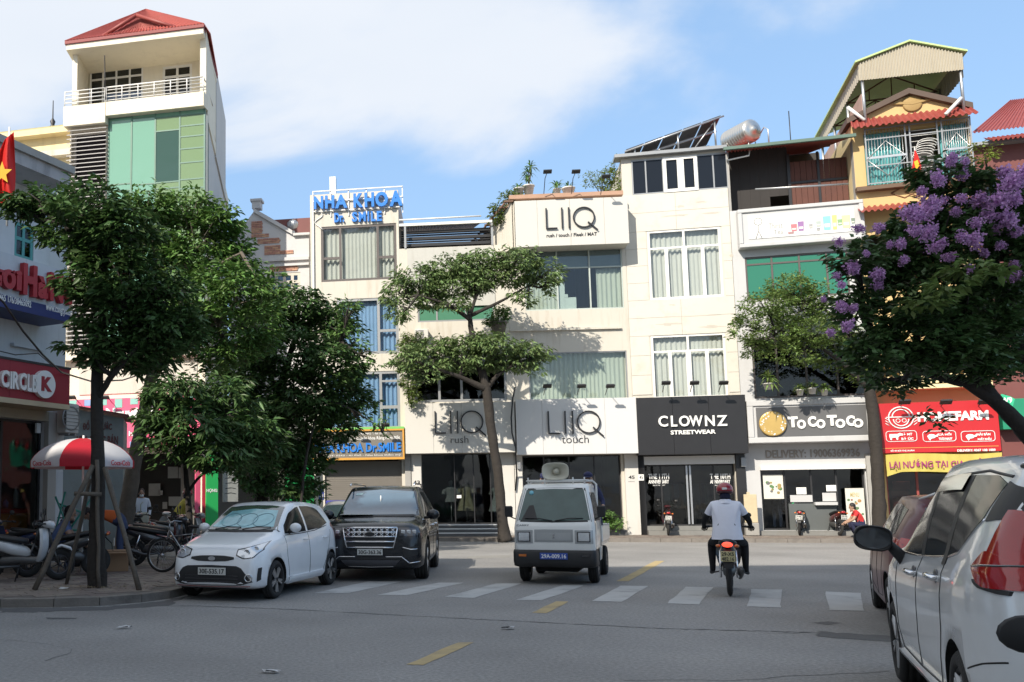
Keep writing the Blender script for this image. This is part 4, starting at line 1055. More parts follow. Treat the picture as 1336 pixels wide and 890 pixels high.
# ================================================================== yellow house
B6 = Facade('yellow_house', P1150, R(-19), 'narrow yellow house with pediment, red awnings and turquoise curtains behind a grille')
f = B6; U6 = (P1310-P1150).length
X = lambda px, py: f.uz(px, py)[0]
Z = lambda px, py: f.uz(px, py)[1]
gz = f.rect(1128, 166, 1268, 236); zev = Z(1196, 152)
o2 = f.rect(1150, 300, 1285, 370); o1 = f.rect(1175, 470, 1250, 505); dr = f.rect(1158, 600, 1300, 694); dr = (dr[0], dr[1], gr, dr[3])
gz = (max(.05, gz[0]), min(U6-.05, gz[1]), gz[2], gz[3]); o2 = (.15, U6-.3, o2[2], o2[3])
mb = MB(); wall_holes(mb, 0.004, U6-.004, gr-.02, zev, [gz, o2, o1, dr], 0, .25); mb.build('front_wall', M_yellow, f.e)
shell(f.e, 0.004, U6-.004, gr-.02, zev, 9, M_yellow2, floors=[o1[2]-.3, o2[2]-.3, gz[2]-.3], inner=M_inner)
ap = f.uz(1190, 116); el = f.uz(1124, 152); er = f.uz(1265, 134)
zl2 = (el[1]+er[1])/2
um = (0+U6)/2+.05
mb = MB(); mb.prism([(0.02, .05, zev), (U6-.02, .05, zev), (U6-.02, .05, zl2), (um, .05, ap[1]-.15), (0.02, .05, zl2)], (0, .2, 0)); mb.build('pediment', M_yellow, f.e)
for s0, s1 in (((-.15, zl2-.05), (um, ap[1])), ((U6+.12, zl2-.05), (um, ap[1]))):
    mb = MB(); mb.prism([(s0[0], -.15, s0[1]), (s1[0], -.15, s1[1]), (s1[0], -.15, s1[1]-.2), (s0[0], -.15, s0[1]-.2)], (0, 1.2, 0)); mb.build('raking_cornice', mat('dark_cornice', (.10,.07,.055), .8, var=.2), f.e)
c0 = f.uz(1191, 134, .05); MM = Matrix.Translation((c0[0], .03, c0[1])) @ Matrix.Rotation(R(90), 4, 'X')
mb = MB(); mb.lathe([(.0,.05),(.26,.05),(.30,.03),(.30,0)], 24, MM); mb.prism([(c0[0]-.6, -.03, c0[1]+.04), (c0[0], -.03, c0[1]-.05), (c0[0]+.6, -.03, c0[1]+.04), (c0[0]+.5, -.03, c0[1]+.1), (c0[0], -.03, c0[1]+.05), (c0[0]-.5, -.03, c0[1]+.1)], (0, .03, 0))
mb.build('emblem', mat('ochre_relief', (.36,.24,.09), .7), f.e)
def awning(l0, r0, ytop, ybot, proj, n, name='awning', m=None):
    zt_, zb_ = Z((l0+r0)/2, ytop), f.uz((l0+r0)/2, ybot, proj)[1]
    mb = MB(); corrugated(mb, (-.12, -proj, zb_), (U6+.1, -proj, zb_), (-.02, -.01, zt_), (U6+.02, -.01, zt_), n, .03); mb.build(name, m or M_redsheet, f.e)
awning(1126, 1266, 147, 157, .6, 20); awning(1130, 1270, 263, 269, .7, 20)
# curtains and grille
fr = MB(); yy = -.22
xa = [gz[0], X(1180,200), X(1186,200), X(1222,200), X(1228,200), gz[1]]
gf = MB()
for x in xa: gf.box(x-.022, x+.022, yy-.03, yy+.0, gz[2]-.05, gz[3]+.1)
for z in (gz[2], Z(1196,236-22.5), Z(1196,178), gz[3]+.05): gf.box(gz[0], gz[1], yy-.028, yy-.002, z-.02, z+.02)
G = gf.build('window_grille', M_fgrey, f.e)
bars = MB()
for (a, b, n) in ((xa[0], xa[1], 13), (xa[4], xa[5], 13)):
    for k in range(1, n): bars.tube([(a+(b-a)*k/n, yy-.01, gz[2]), (a+(b-a)*k/n, yy-.01, gz[3])], .010, 4)
    cx_, cz_ = (a+b)/2, (gz[2]+gz[3])/2-.1
    hw, hh = (b-a)/2, .62
    bars.tube([(a,yy-.03,cz_),(cx_,yy-.03,cz_+hh),(b,yy-.03,cz_),(cx_,yy-.03,cz_-hh),(a,yy-.03,cz_)], .022, 4)
    bars.box(a, b, yy-.04, yy-.02, cz_+.02, cz_+.10)
bars.build('grille_bars', M_steel, G, kind='stuff')
cb = MB(); a, b = xa[2], xa[3]; z0_, z1_ = gz[2], gz[3]
for k in range(1, 10): cb.tube([(a, yy-.01, z0_+(z1_-z0_)*k/10), (b, yy-.01, z0_+(z1_-z0_)*k/10)], .010, 4)
mz = (z0_+z1_)/2+.05
for k in range(7):
    t = (k-3)/3; cb.tube([((a+b)/2+t*.1-.3*math.cos(j*PI/8), yy-.03, mz+.25*t+.14*math.sin(j*PI/8)) for j in range(9)], .012, 4)
cb.build('scroll_bars', M_fwhite, G, kind='stuff')
for j, (a, b) in enumerate(((gz[0]+.03, xa[1]-.05), (xa[4]+.03, gz[1]-.03))):
    curtain_mesh(a, b, gz[2]+.05, gz[3]-.02, .12, amp=.05, wl=.14, seed=j+30).build('curtain', M_curtt, f.e)
bx(f.e, 'dark_door', M_dark, xa[2], xa[3], .3, .35, gz[2], gz[3])
# lower band with diamond moulding, balcony bits
bx(f.e, 'ledge', mat('dark_ledge', (.14,.09,.06), .8), -.03, U6+.0, -.28, -.002, gz[2]-.22, gz[2]-.08)
c0 = f.uz(1198, 249); mb = MB()
for k in (-1, 0, 1):
    x = c0[0]+k*.42; mb.tube([(x-.4,-.012,c0[1]),(x,-.012,c0[1]+.2),(x+.4,-.012,c0[1]),(x,-.012,c0[1]-.2),(x-.4,-.012,c0[1])], .025, 4)
mb.build('diamond_moulding', mat('brown_mould', (.25,.14,.07), .7), f.e)
for zz_, nm in ((o1[2]-.1, 'balcony_slab'), (o1[2]+.75, 'balcony_rail')):
    bx(f.e, nm, M_yellow2, .1, U6-.2, -.6, -.003, zz_, zz_+.14)
mb = MB()
for k in range(16):
    x = .2+(U6-.5)*k/15; mb.lathe([(.05,0),(.05,.05),(.03,.1),(.06,.25),(.03,.4),(.05,.5),(.05,.6)], 8, Matrix.Translation((x,-.5,o1[2]+.08)))
mb.build('balusters', M_yellow2, f.e, kind='stuff')
# little flag
p = f.uz(1196, 232, .5); e = empty('small_flag', f.at(p[0], -.5, p[1]-.2), f.rz, 'small red flag with yellow star hanging from the grille', 'flag')
M_flag = mat('flag_red', (.62,.02,.015), .7, var=.08, transl=.3); M_star = mat('star_yellow', (.85,.55,.03), .6, transl=.3)
mb = MB(); mb.tube([(0,0,0),(0,-.02,1.3)], .012, 5); mb.build('pole', M_fwhite, e)
mb = MB(); mb.grid([[(.01,-.02,1.2),(.08,-.06,.95),(.16,-.02,.6),(.10,-.05,.15)],[(-.01,-.03,1.15),(-.05,-.07,.9),(-.13,-.03,.55),(-.10,-.06,.2)]]); cl = mb.build('cloth', M_flag, e)
mb = MB(); mb.prism([(-.06,-.075,.75),(.05,-.075,.8),(.09,-.075,.6),(-.02,-.075,.45)], (0,-.004,0)); mb.build('star', M_star, cl)
# steel roof over the rooftop
e = empty('rooftop_canopy', f.at(0,0,zev), f.rz, 'tall corrugated steel canopy roof standing over the yellow house', 'canopy roof')
def L3(px, py, y): u, z = f.uz(px, py, -y); return Vector((u, y, z-zev))
M_can = mat('beige_sheet', (.42,.38,.30), .6, var=.06, dirt=.3, dirtcol=(.25,.2,.14), streak=True); M_ghip = mat('green_sheet', (.45,.58,.25), .6)
A_ = L3(1120, 83, -.3); B_ = L3(1186, 56, -.3); D_ = L3(1256, 70, -.3)
A2, D2 = L3(1122, 105, -.3), L3(1249, 92, -.3)
up = Vector((0,0,1))
zbl = A2.z; n = 34; rt = []; rb = []
for i in range(n*4+1):
    t = i/(n*4); x = A_.x+(D_.x-A_.x)*t
    zt_ = A_.z+(B_.z-A_.z)*(x-A_.x)/(B_.x-A_.x) if x < B_.x else B_.z+(D_.z-B_.z)*(x-B_.x)/(D_.x-B_.x)
    a = .02*(1 if (i//2) % 2 == 0 else -1); rt.append((x, -.3+a, zt_)); rb.append((x, -.3+a, A2.z+(D2.z-A2.z)*t))
mb = MB(); mb.grid([rb, rt], smooth=False); mb.grid([[(p[0],p[1]+.01,p[2]) for p in rt],[(p[0],p[1]+.01,p[2]) for p in rb]], smooth=False); mb.build('gable_sheet', M_can, e)
dep = 7.5
for a_, b_ in ((A_, B_), (B_, D_)):
    back = Vector((0, dep, 0)); o_ = Vector((-.12, -.1, 0)) if a_ is A_ else Vector((.0,-.1,0)); p_ = Vector((0,-.1,0)) if a_ is A_ else Vector((.12,-.1,0))
    mb = MB(); mb.prism([a_+o_+up*.02, b_+p_+up*.02, b_+p_+back+up*.02, a_+o_+back+up*.02], (0,0,.06)); mb.build('roof_slope', M_ghip, e)
mb = MB(); l0 = A_+Vector((.02,.05,0)); l1 = l0+Vector((0,dep-.3,0)); corrugated(mb, l0-up*.55, l1-up*.55, l0, l1, 30, .015); mb.build('side_sheet', M_can, e)
mb = MB(); r0 = D_+Vector((-.02,.05,0)); r1 = r0+Vector((0,dep-.3,0)); corrugated(mb, r1-up*.8, r0-up*.8, r1, r0, 30, .015); mb.build('side_sheet', M_can, e)
for t in (0, .33, .66, 1):
    mb = MB(); y = -.2+t*(dep-.6)
    l = Vector((A_.x+.1, y, A_.z-.5)); r = Vector((D_.x-.1, y, A_.z-.5)); c_ = Vector((B_.x, y, B_.z-.15))
    mb.tube([l, c_, r], .03, 5); mb.tube([l, r], .03, 5)
    for q_ in (.25,.5,.75):
        a = l.lerp(r, q_); b = (l.lerp(c_, q_*2) if q_ <= .5 else c_.lerp(r, (q_-.5)*2)); mb.tube([a, b], .02, 4)
    mb.build('roof_truss', M_rust, e, kind='stuff')
    for x, nm in ((A_.x+.1, 'post'), (D_.x-.08, 'post')):
        mb = MB(); mb.tube([(x, y, -.1), (x, y, A_.z-.4)], .05, 6); mb.build(nm, M_steel, e)
mb = MB(); mb.tube([L3(1106,140,-.1), L3(1128,157,-.3)], .06, 6); mb.build('white_pipe', M_fwhite, e)
mb = MB(); mb.tube([L3(1254,128,-.3), L3(1234,149,-.7)], .06, 6); mb.build('white_pipe', M_fwhite, e)
bx(e, 'parapet', mat('pink_parapet', (.45,.3,.24), .8, var=.1, dirt=.4), A_.x+.15, A_.x+.22, .3, dep-.5, 0, 1.2)
# shopfront of the butcher's shop
w = window(f.e, *dr, ux=[X(1200,650), X(1250,650)], fm=M_redsheet, gm=G_shop, fw=.07, y=.2, name='shop_window')
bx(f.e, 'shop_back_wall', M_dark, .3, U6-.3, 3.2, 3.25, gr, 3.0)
q = f.rect(1165, 628, 1187, 639, -.5); bx(f.e, 'red_panel', M_redsheet, q[0], q[1], .5, .55, q[2], q[3])
q = f.rect(1165, 640, 1187, 690, -.5); bx(f.e, 'red_cabinet', M_redsheet, q[0], q[1], .5, .9, q[2], q[3])
# red awning sign: a board leaning out
s = Sign(f, 1148, 524, 1304, 590, 0.55, 'red awning sign reading HOMEFARM with three rounded boxes of food emblems')
M_hred = mat('banner_red', (.46,.015,.02), .45, var=.08, vscale=1.5, bump=.1, bscale=3)
s.panels(1, M_hred, th=.52)
z0, z1, u0, u1 = s.z0, s.z1, s.u0, s.u1; o_ = -s.off
s.letter('HOMEFARM', 1197, 536.5, 1290, 549, M_letw, .03, .045)
c0 = f.uz(1175.5, 545, s.off+.02); mb = MB(); y = o_-.012
def ringt(cx, cz, r, th=.018, a0=0, a1=2*PI, sq=1): mb.tube([(cx+r*math.cos(a0+(a1-a0)*k/24), y, cz+r*sq*math.sin(a0+(a1-a0)*k/24)) for k in range(25)], th, 4)
rr = .36
ringt(c0[0], c0[1], rr, .022); ringt(c0[0], c0[1]+.02, rr*.7, .02, 0, PI); ringt(c0[0], c0[1]-.05, rr*.62, .02, PI, 2*PI)
mb.tube([(c0[0]-rr*1.2, y, c0[1]+.02), (c0[0]+rr*1.2, y, c0[1]+.02)], .02, 4)
for sx in (-1, 1):
    ringt(c0[0]+sx*.09, c0[1]-.10, .06, .012)
    for k in range(3): mb.tube([(c0[0]+sx*rr*(1.0), y, c0[1]-.08-.09*k), (c0[0]+sx*rr*(1.28), y, c0[1]+.0-.09*k)], .013, 4)
mb.build('farmer_emblem', M_letw, s.e, kind='stuff')
for i, (l, r, t1, t2) in enumerate(((1156,1196,'BÒ MỸ','BÒ ÚC'),(1204,1247,'CÁ HỒI','TƯƠI NAUY'),(1254,1298,'HẢI SẢN','XUẤT KHẨU'))):
    q = f.rect(l, 562.5, r, 576, s.off); rd = .09; pts = []
    for (cx_, cz_, a0) in ((q[1]-rd, q[3]-rd, 0), (q[0]+rd, q[3]-rd, 90), (q[0]+rd, q[2]+rd, 180), (q[1]-rd, q[2]+rd, 270)):
        for k in range(5): a_ = R(a0+22.5*k); pts.append((cx_+rd*math.cos(a_), y, cz_+rd*math.sin(a_)))
    mb = MB(); mb.tube(pts+[pts[0]], .012, 4, cap=False); mb.build('rounded_box', M_letw, s.e)
    cu, cz = q[0]+.25, (q[2]+q[3])/2; mb = MB()
    if i == 0:
        mb.prism([(cu-.15,y,cz+.08),(cu+.08,y,cz+.08),(cu+.17,y,cz+.12),(cu+.18,y,cz+.03),(cu+.1,y,cz-.02),(cu+.09,y,cz-.12),(cu+.05,y,cz-.12),(cu+.03,y,cz-.04),(cu-.08,y,cz-.04),(cu-.09,y,cz-.12),(cu-.13,y,cz-.12),(cu-.16,y,cz)], (0,-.01,0))
    else:
        mb.blob((cu, y, cz), (.13, .008, .075), 12, 6); mb.prism([(cu+.08,y,cz),(cu+.2,y,cz+.1),(cu+.17,y,cz-.02)], (0,-.01,0)); mb.prism([(cu-.12,y,cz-.02),(cu-.06,y,cz-.14),(cu,y,cz-.05)], (0,-.01,0))
    mb.build('food_emblem', M_letw, s.e)
    xa_ = q[0]+.44; zc_ = (q[2]+q[3])/2
    lettering(t1, xa_, q[1]-.12, zc_+.02, zc_+.12, o_-.001, M_letw, s.e, .01, .04, name='emblem_text'); lettering(t2, xa_, q[1]-.10, zc_-.13, zc_-.03, o_-.001, M_letw, s.e, .01, .04, name='emblem_text')
q = f.rect(1150, 583.2, 1303, 584, s.off); bx(s.e, 'rule', mat('rule_orange', (.7,.3,.08), .5), q[0], q[1], o_-.012, o_-.001, q[2], q[3])
s.letter('SỐ 49 BÙI THỊ XUÂN', 1162, 586.2, 1193, 589.5, M_letw, .01, .03); s.letter('DELIVERY: 0367 108 1009', 1249, 585.8, 1299, 589, M_letw, .01, .03)
for i, px in enumerate((1175, 1228, 1277)):
    u, z = f.uz(px, 528, .6); spot_lamp(f, u, z-.05, -.5, .6, ['left','middle','right'][i]+' black spot lamp along the top of the red awning sign', head=(.34,.2), rise=.05)
s = Sign(f, 1156, 592, 1308, 616, 0.62, 'yellow banner with purple capitals hung under the red awning sign', cat='banner', name='hanging_banner')
u0, u1, z0, z1 = s.u0, s.u1, s.z0, s.z1; rows = []
for j in range(5):
    z = z0+(z1-z0)*j/4; rows.append([(u0+(u1-u0)*i/40, -s.off+.03*math.sin(i*.5+j*.6)+.015*math.sin(i*1.7), z+.03*math.sin(i*.16)-(.12*max(0,1-i/5.) if j < 2 else 0)) for i in range(41)])
mb = MB(); mb.grid(rows); mb.build('cloth', mat('banner_yellow', (.62,.52,.12), .6, var=.08, transl=.2), s.e)
s.letter('LẠI NƯỚNG TẠI GIA CHỈ 88K', 1160, 598.5, 1303, 612, mat('letter_purple', (.30,.03,.14), .5), .01, .02, gap=.045)
# ================================================================== red-roofed neighbour on the right
B7 = Facade('maroon_house', P1310, R(-20), 'maroon house with red sheet roof at the right edge behind the flowering tree')
f = B7; U7 = (P1500-P1310).length
X = lambda px, py: f.uz(px, py)[0]
Z = lambda px, py: f.uz(px, py)[1]
zt = Z(1305, 190)
dr = (.3, U7-.3, gr, f.uz(1340, 600)[1]); hole = f.rect(1290, 230, 1420, 290); hole = (.3, U7-.5, hole[2], hole[3])
mb = MB(); wall_holes(mb, .004, U7, gr-.02, zt, [dr, hole], 0, .25); mb.build('front_wall', M_maroon, f.e)
shell(f.e, .004, U7, gr-.02, zt, 9, M_maroon, floors=[4.2], inner=M_dark)
bx(f.e, 'gutter', M_fgrey, -.0, U7, -.3, .3, zt+.002, zt+.12)
zr = f.uz(1336, 147, -3)[1]; zr0 = Z(1300,172)
mb = MB(); corrugated(mb, (.0,-.2,zr0), (U7,-.2,zr0), (2.6,4,zr+.9), (U7,4,zr+.9), 40, .02); mb.build('roof_sheet', M_redsheet, f.e)
mb = MB(); corrugated(mb, (.35,-.7,Z(1318,189)), (U7,-.7,Z(1318,189)), (.35,-.02,Z(1318,177)), (U7,-.02,Z(1318,177)), 34, .03); mb.build('awning', M_redsheet, f.e)
window(f.e, *hole, ux=[hole[0]+1.0, hole[0]+2.0], fm=M_black, gm=G_dark, fw=.06)
s = Sign(f, 1307, 519, 1400, 559, .5, 'dark green shop sign with white lettering at the right edge'); s.panels(1, mat('sign_dgreen', (.01,.22,.12), .5), th=.4)
e = empty('hanging_sign', f.at(0,0,0), f.rz, 'small green hanging plate with white letters in front of the tree', 'sign')
q = f.rect(1302, 514, 1324, 538, 1.0); cx_, cz_ = (q[0]+q[1])/2, (q[2]+q[3])/2; w_ = (q[1]-q[0])/2; h_ = (q[3]-q[2])/2
mb = MB(); mb.prism([(cx_-w_,-1.0,cz_+h_*.5),(cx_-w_*.5,-1.0,cz_+h_),(cx_+w_*.5,-1.0,cz_+h_*.7),(cx_+w_,-1.0,cz_+h_*.4),(cx_+w_*.5,-1.0,cz_-h_*.8),(cx_,-1.0,cz_-h_),(cx_-w_*.7,-1.0,cz_-h_*.4)], (0,-.04,0)); pl_ = mb.build('plate', mat('sign_lgreen', (.03,.42,.22), .5), e)
lettering('W9', cx_-.15, cx_+.15, cz_, cz_+.18, -1.04, M_letw, pl_, .005, .02)
bx(e, 'bracket', M_black, cx_-.02, cx_+.02, -1.0, -.0, cz_+h_-.05, cz_+h_-.01)
# ================================================================== green glass tower
P269 = dp(268.5, 200, 33.0); P269.z = 0
P88 = hit(P269, R(-12.5), 89, 300)
B8 = Facade('glass_front_tower', P88, R(-12.5), 'tall cream tower house with green glass front, louvred strip and red hipped roof')
f = B8; U8 = (P269-P88).length
X = lambda px, py: f.uz(px, py)[0]
Z = lambda px, py: f.uz(px, py)[1]
M_tow = mat('tower_cream', (.74,.68,.55), .85, var=.05, bump=.1, dirt=.35, dirtcol=(.45,.4,.33), streak=True)
M_side = mat('tower_side', (.55,.53,.50), .85, var=.06, bump=.15, dirt=.45, dirtcol=(.3,.28,.26), streak=True)
zbal = (Z(179,158)+0); zpar = Z(179,132); zsof = Z(179,58)
gl = f.rect(140, 147, 268, 458); gl = (gl[0], U8-.02, gl[2], gl[3]); lv = (.02, gl[0]-.02, Z(114,458), Z(114,168))
sh_ = f.rect(100, 592, 250, 697); sh_ = (.3, U8-.2, gr, Z(180,592))
mb = MB(); wall_holes(mb, 0, U8, gr-.02, zbal, [(gl[0],gl[1],gl[2],gl[3]), (lv[0]+.05, lv[1]-.1, lv[2]+.1, lv[3]-.1), sh_], 0, .25); mb.build('front_wall', M_tow, f.e)
shell(f.e, 0, U8, gr-.02, zbal, 11, M_side, floors=[3.9, 7.3, 10.5], skew=-.235, inner=M_inner)
# glass front: one pane per bay and row
vx = [X(p, 200) for p in (140,172,203,235,268)]; vx[0] = gl[0]+.02; vx[-1] = gl[1]-.02
G_tow = glass('tower_glass', (.35,.6,.48), .10, body=(.22,.46,.34), bodyw=.75); G_dim = glass('open_window_shade', (.15,.25,.2), .08, body=(.03,.09,.07), bodyw=.8); G_ylw = glass('tower_glass_warm', (.3,.5,.35), .08, body=(.24,.36,.18), bodyw=.7)
rows_px = [[147,155,241,250,330,460],[146,154,241,250,330,460],[144,153,171,238,246,330,460],[142,150,164,178,194,212,234,246,330,460]]
w = MB()
for x in vx: w.box(x-.03, x+.03, -.06, .0, gl[2], gl[3])
for i in range(4):
    for py in rows_px[i]:
        z = Z((140,172,203,235)[i]+16, py); z = min(z, gl[3]-.02)
        w.box(vx[i]+.03, vx[i+1]-.03, -.055, -.005, z-.025, z+.025)
W8 = w.build('curtain_wall', mat('frame_green', (.10,.2,.15), .5), f.e)
for i in range(4):
    r_ = rows_px[i]
    for k in range(len(r_)-1):
        z1_, z0_ = min(Z((140,172,203,235)[i]+16, r_[k]), gl[3]-.02), Z((140,172,203,235)[i]+16, r_[k+1])
        m_ = G_tow
        if i == 2 and k == 2: m_ = G_dim  # open window: its inner shade put into near-black glass
        elif i >= 2 and k > 0: m_ = G_ylw
        bx(W8, 'pane', m_, vx[i]+.02, vx[i+1]-.02, -.04, -.03, z0_+.01, z1_-.01)
bx(f.e, 'inner_screen', mat('screen_grey', (.25,.3,.27), .9), gl[0], gl[1], .6, .65, gl[2], gl[3])
n = 52
for k in range(n):
    z = lv[2]+(lv[3]-lv[2])*(k+.5)/n; h_ = (lv[3]-lv[2])/n
    mb = MB(); mb.add([(lv[0]-.06,-.20,z-h_*.20),(lv[1],-.20,z-h_*.20),(lv[1],-.06,z+h_*.12),(lv[0]-.06,-.06,z+h_*.12),(lv[0]-.06,-.20,z-h_*.02),(lv[1],-.20,z-h_*.02),(lv[1],-.06,z+h_*.28),(lv[0]-.06,-.06,z+h_*.28)], [(0,3,2,1),(4,5,6,7),(0,1,5,4),(1,2,6,5),(2,3,7,6),(3,0,4,7)])
    mb.build('louvre', mat('louvre_grey', (.42,.40,.39), .6, var=.05), f.e)
bx(f.e, 'louvre_backing', mat('dark_purple', (.03,.025,.03), .9), lv[0], lv[1], .3, .35, lv[2], lv[3])
# balcony and top storey
zf = zbal
bx(f.e, 'balcony_front', M_tow, -.12, gl[0]+.0, -.35, .2, Z(114,167), Z(100,143))
bx(f.e, 'balcony_front', M_tow, gl[0]+.005, U8+.02, -.33, .2, Z(204,149), Z(204,131))
zb0 = Z(179,137); zt0 = Z(179,60)
bx(f.e, 'balcony_floor', M_tow, 0, U8, .2, 10.9, zbal-.1, zb0-.25)
back = 1.6
d1 = f.rect(126, 86, 196, 134, -back); d2 = f.rect(221.5, 84, 260, 128, -back); d1 = (d1[0], d1[1], zb0-.2, d1[3]); d2 = (d2[0], d2[1], zb0-.2, d2[3])
mb = MB(); wall_holes(mb, .35, U8-.25, zb0-.25, zt0+.6, [d1, d2], back, back+.2); mb.build('top_wall', M_tow, f.e)
m_ = (d1[0]+d1[1])/2
q = (d1[1]-d1[0])/4
window(f.e, *d1, ux=[d1[0]+q, m_, m_+q], zx=[d1[3]-.45], fm=M_fwhite, gm=G_dark, fw=.08, y=back+.08, name='balcony_door')
window(f.e, *d2, ux=[(d2[0]+d2[1])/2], zx=[d2[3]-.45], fm=M_fwhite, gm=G_dark, fw=.10, y=back+.08, name='balcony_door')
bx(f.e, 'pillar', M_tow, .05, .25, .0, back+.2, zb0-.25, zt0+.5)
bx(f.e, 'pillar', M_tow, U8-.24, U8-.0, .0, 3.5, zb0-.25, zt0+.3)
bx(f.e, 'top_side_wall', M_tow, .26, .5, back+.21, 3.5, zb0-.25, zt0+.3)
rl = MB(); zr_ = Z(204,131)
top = Z(204,112)
rl.tube([(gl[0],-.3,top),(U8,-.3,top)], .028, 6)
for k in range(4): rl.tube([(gl[0],-.3,zr_+(top-zr_)*(k+.5)/4.3),(U8,-.3,zr_+(top-zr_)*(k+.5)/4.3)], .016, 5)
for k in range(7): x = gl[0]+(U8-gl[0])*k/6; rl.tube([(x,-.3,zr_),(x,-.3,top)], .022, 5)
rl.tube([(U8-.0,-.3,top),(U8-.0,2.2,top)], .028, 6); rl.build('railing', M_fwhite, f.e, kind='stuff')
rl = MB(); zr2 = Z(100,143); t2 = Z(114,122)
for k in range(5): rl.tube([(-.1,-.3,zr2+(t2-zr2)*k/4),(gl[0]-.05,-.3,zr2+(t2-zr2)*k/4)], .022, 5)
for k in range(4): x = -.1+(gl[0]+.05)*k/3; rl.tube([(x,-.3,zr2),(x,-.3,t2)], .02, 5)
rl.build('railing', M_fwhite, f.e, kind='stuff')
# roof: slab, red tiles, front gablet
zl_, zr_ = Z(93,60), Z(270,42)
ze = (zl_+zr_)/2
bx(f.e, 'roof_slab', M_tow, -.02, U8+.03, -.42, 3.6, ze-.32, ze-.10)
bx(f.e, 'red_eave', mat('eave_red', (.22,.03,.03), .6), -.06, U8+.07, -.48, 3.7, ze-.098, ze+.02)
ax, az = X(178, 30), f.uz(178, 21, -2)[1]
E = .0
cs = [Vector((-.06,-.48,ze+.022)), Vector((U8+.07,-.48,ze+.022)), Vector((U8+.07,3.7,ze+.022)), Vector((-.06,3.7,ze+.022))]
r0, r1 = Vector((ax, 1.6, az)), Vector((ax+.05, 2.2, az))
def roofface(p, q, r, s_, n, nm='roof_tiles'):
    mb = MB(); corrugated(mb, p, q, r, s_, n, .025); mb.build(nm, M_red, f.e)
roofface(cs[0], cs[1], r0, r0+Vector((.02,0,0)), 44); roofface(cs[1], cs[2], r0, r1, 50); roofface(cs[3], cs[0], r1, r0, 50); roofface(cs[2], cs[3], r1, r1, 40)
g0, g1, g2 = f.uz(131,47,.3), f.uz(238,36,.3), f.uz(178,21,.3)
mb = MB(); corrugated(mb, (g0[0],-.3,g0[1]-.2), (g1[0],-.3,g1[1]-.2), (g2[0],-.1,g2[1]), (g2[0]+.05,-.1,g2[1]), 22, .02); mb.build('front_gablet', M_red, f.e)
for a_, b_ in ((g0, g2), (g1, g2)):
    mb = MB(); mb.tube([(a_[0],-.34,a_[1]-.1),(b_[0],-.3,b_[1]+.03)], .07, 6); mb.build('ridge_cap', M_redsheet, f.e)
# stair tower behind and down pipe
mb = MB(); q0, q1 = f.uz(274, 95, -5), f.uz(287, 95, -5)
mb.box(U8-3.2, U8+.0, 3.75, 9, zbal-.2, f.uz(280,93,-4)[1]); mb.build('stair_head', M_side, f.e)
mb = MB(); mb.tube([(U8-.12,.9,zbal+2),(U8-.3,1.6,zbal),(U8-.42,2.0,3)], .05, 6); mb.build('down_pipe', M_fdark, f.e)
mb = MB(); p = f.uz(140,64,.3); mb.tube([(p[0],-.4,zpar),(p[0]-.06,-.4,p[1]-.3)], .02, 5); mb.build('cable', M_black, f.e)
for ch in B8.e.children:                       # the plot is not square: everything behind the front follows its slanting sides
    if ch.name.split('.')[0] in ('side_wall', 'back_wall', 'floor_slab', 'roof_slab') and ch.name != 'roof_slab.tower': 
        if max(v.co.z for v in ch.data.vertices) < zbal + .2: continue
    for o in [ch]+list(ch.children):
        for v in o.data.vertices:
            if v.co.y > .3: v.co.x -= .235*(v.co.y-.3)
# lower cream band and panels
zl = Z(135, 463); bx(f.e, 'ledge', M_tow, -.15, U8, -.3, -.002, Z(135,470), Z(135,459))
q = f.rect(104, 478, 190, 514); bx(f.e, 'wall_panel', M_cream, q[0], U8-.3, -.04, -.002, q[2], q[3])
# pink shop sign
s = Sign(f, 90, 519, 262, 584, .45, 'bright pink shop sign with white letters Bee behind the trees'); M_pink = mat('sign_pink', (.70,.10,.20), .55, var=.05)
s.panels(1, M_pink, th=.42)
rn = random.Random(4); u = s.u0; cols = [mat('pk_blue', (.25,.35,.6), .6), mat('pk_teal', (.25,.5,.45), .6), mat('pk_purple', (.4,.2,.45), .6), M_pink]
k = 0
while u < s.u1-.3:
    w_ = .3; m_ = cols[rn.randrange(4)]
    bx(s.e, 'coloured_square', m_, u, u+w_-.01, -s.off-.012, -s.off-.001, s.z1-.24-.1*(k % 2), s.z1-.02)
    bx(s.e, 'coloured_square', cols[rn.randrange(4)], u, u+w_-.01, -s.off-.012, -s.off-.001, s.z0+.02, s.z0+.22+.1*(k % 2))
    u += w_+rn.choice((0,.3)); k += 1
s.letter('Hạnh Nguyên Beer', 95, 532, 230, 550, M_letw, .03, .05)
s.letter('Bia hơi - Đồ nhậu', 150, 560, 240, 570, M_letw, .02, .02)
for i, px in enumerate((102, 145)):
    u, z = f.uz(px, 522, .5); spot_lamp(f, u, z-.1, -.4, .6, ['left','right'][i]+' flood lamp above the pink shop sign', rise=.1)
# dark shop beneath
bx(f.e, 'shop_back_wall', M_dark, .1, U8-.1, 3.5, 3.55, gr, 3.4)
for j, (l, t, r, b) in enumerate(((219,609,232,624),(233,610,245,624),(194,631,209,647),(206,640,212,646),(220,648,232,660),(232,648,244,662),(212,655,218,664))):
    q = f.rect(l, t, r, b, -3.3); bx(f.e, 'notice', mat('notice_pale', (.42,.43,.42), .7, var=.15, vscale=8), q[0], q[1], 3.3, 3.32, q[2], q[3])
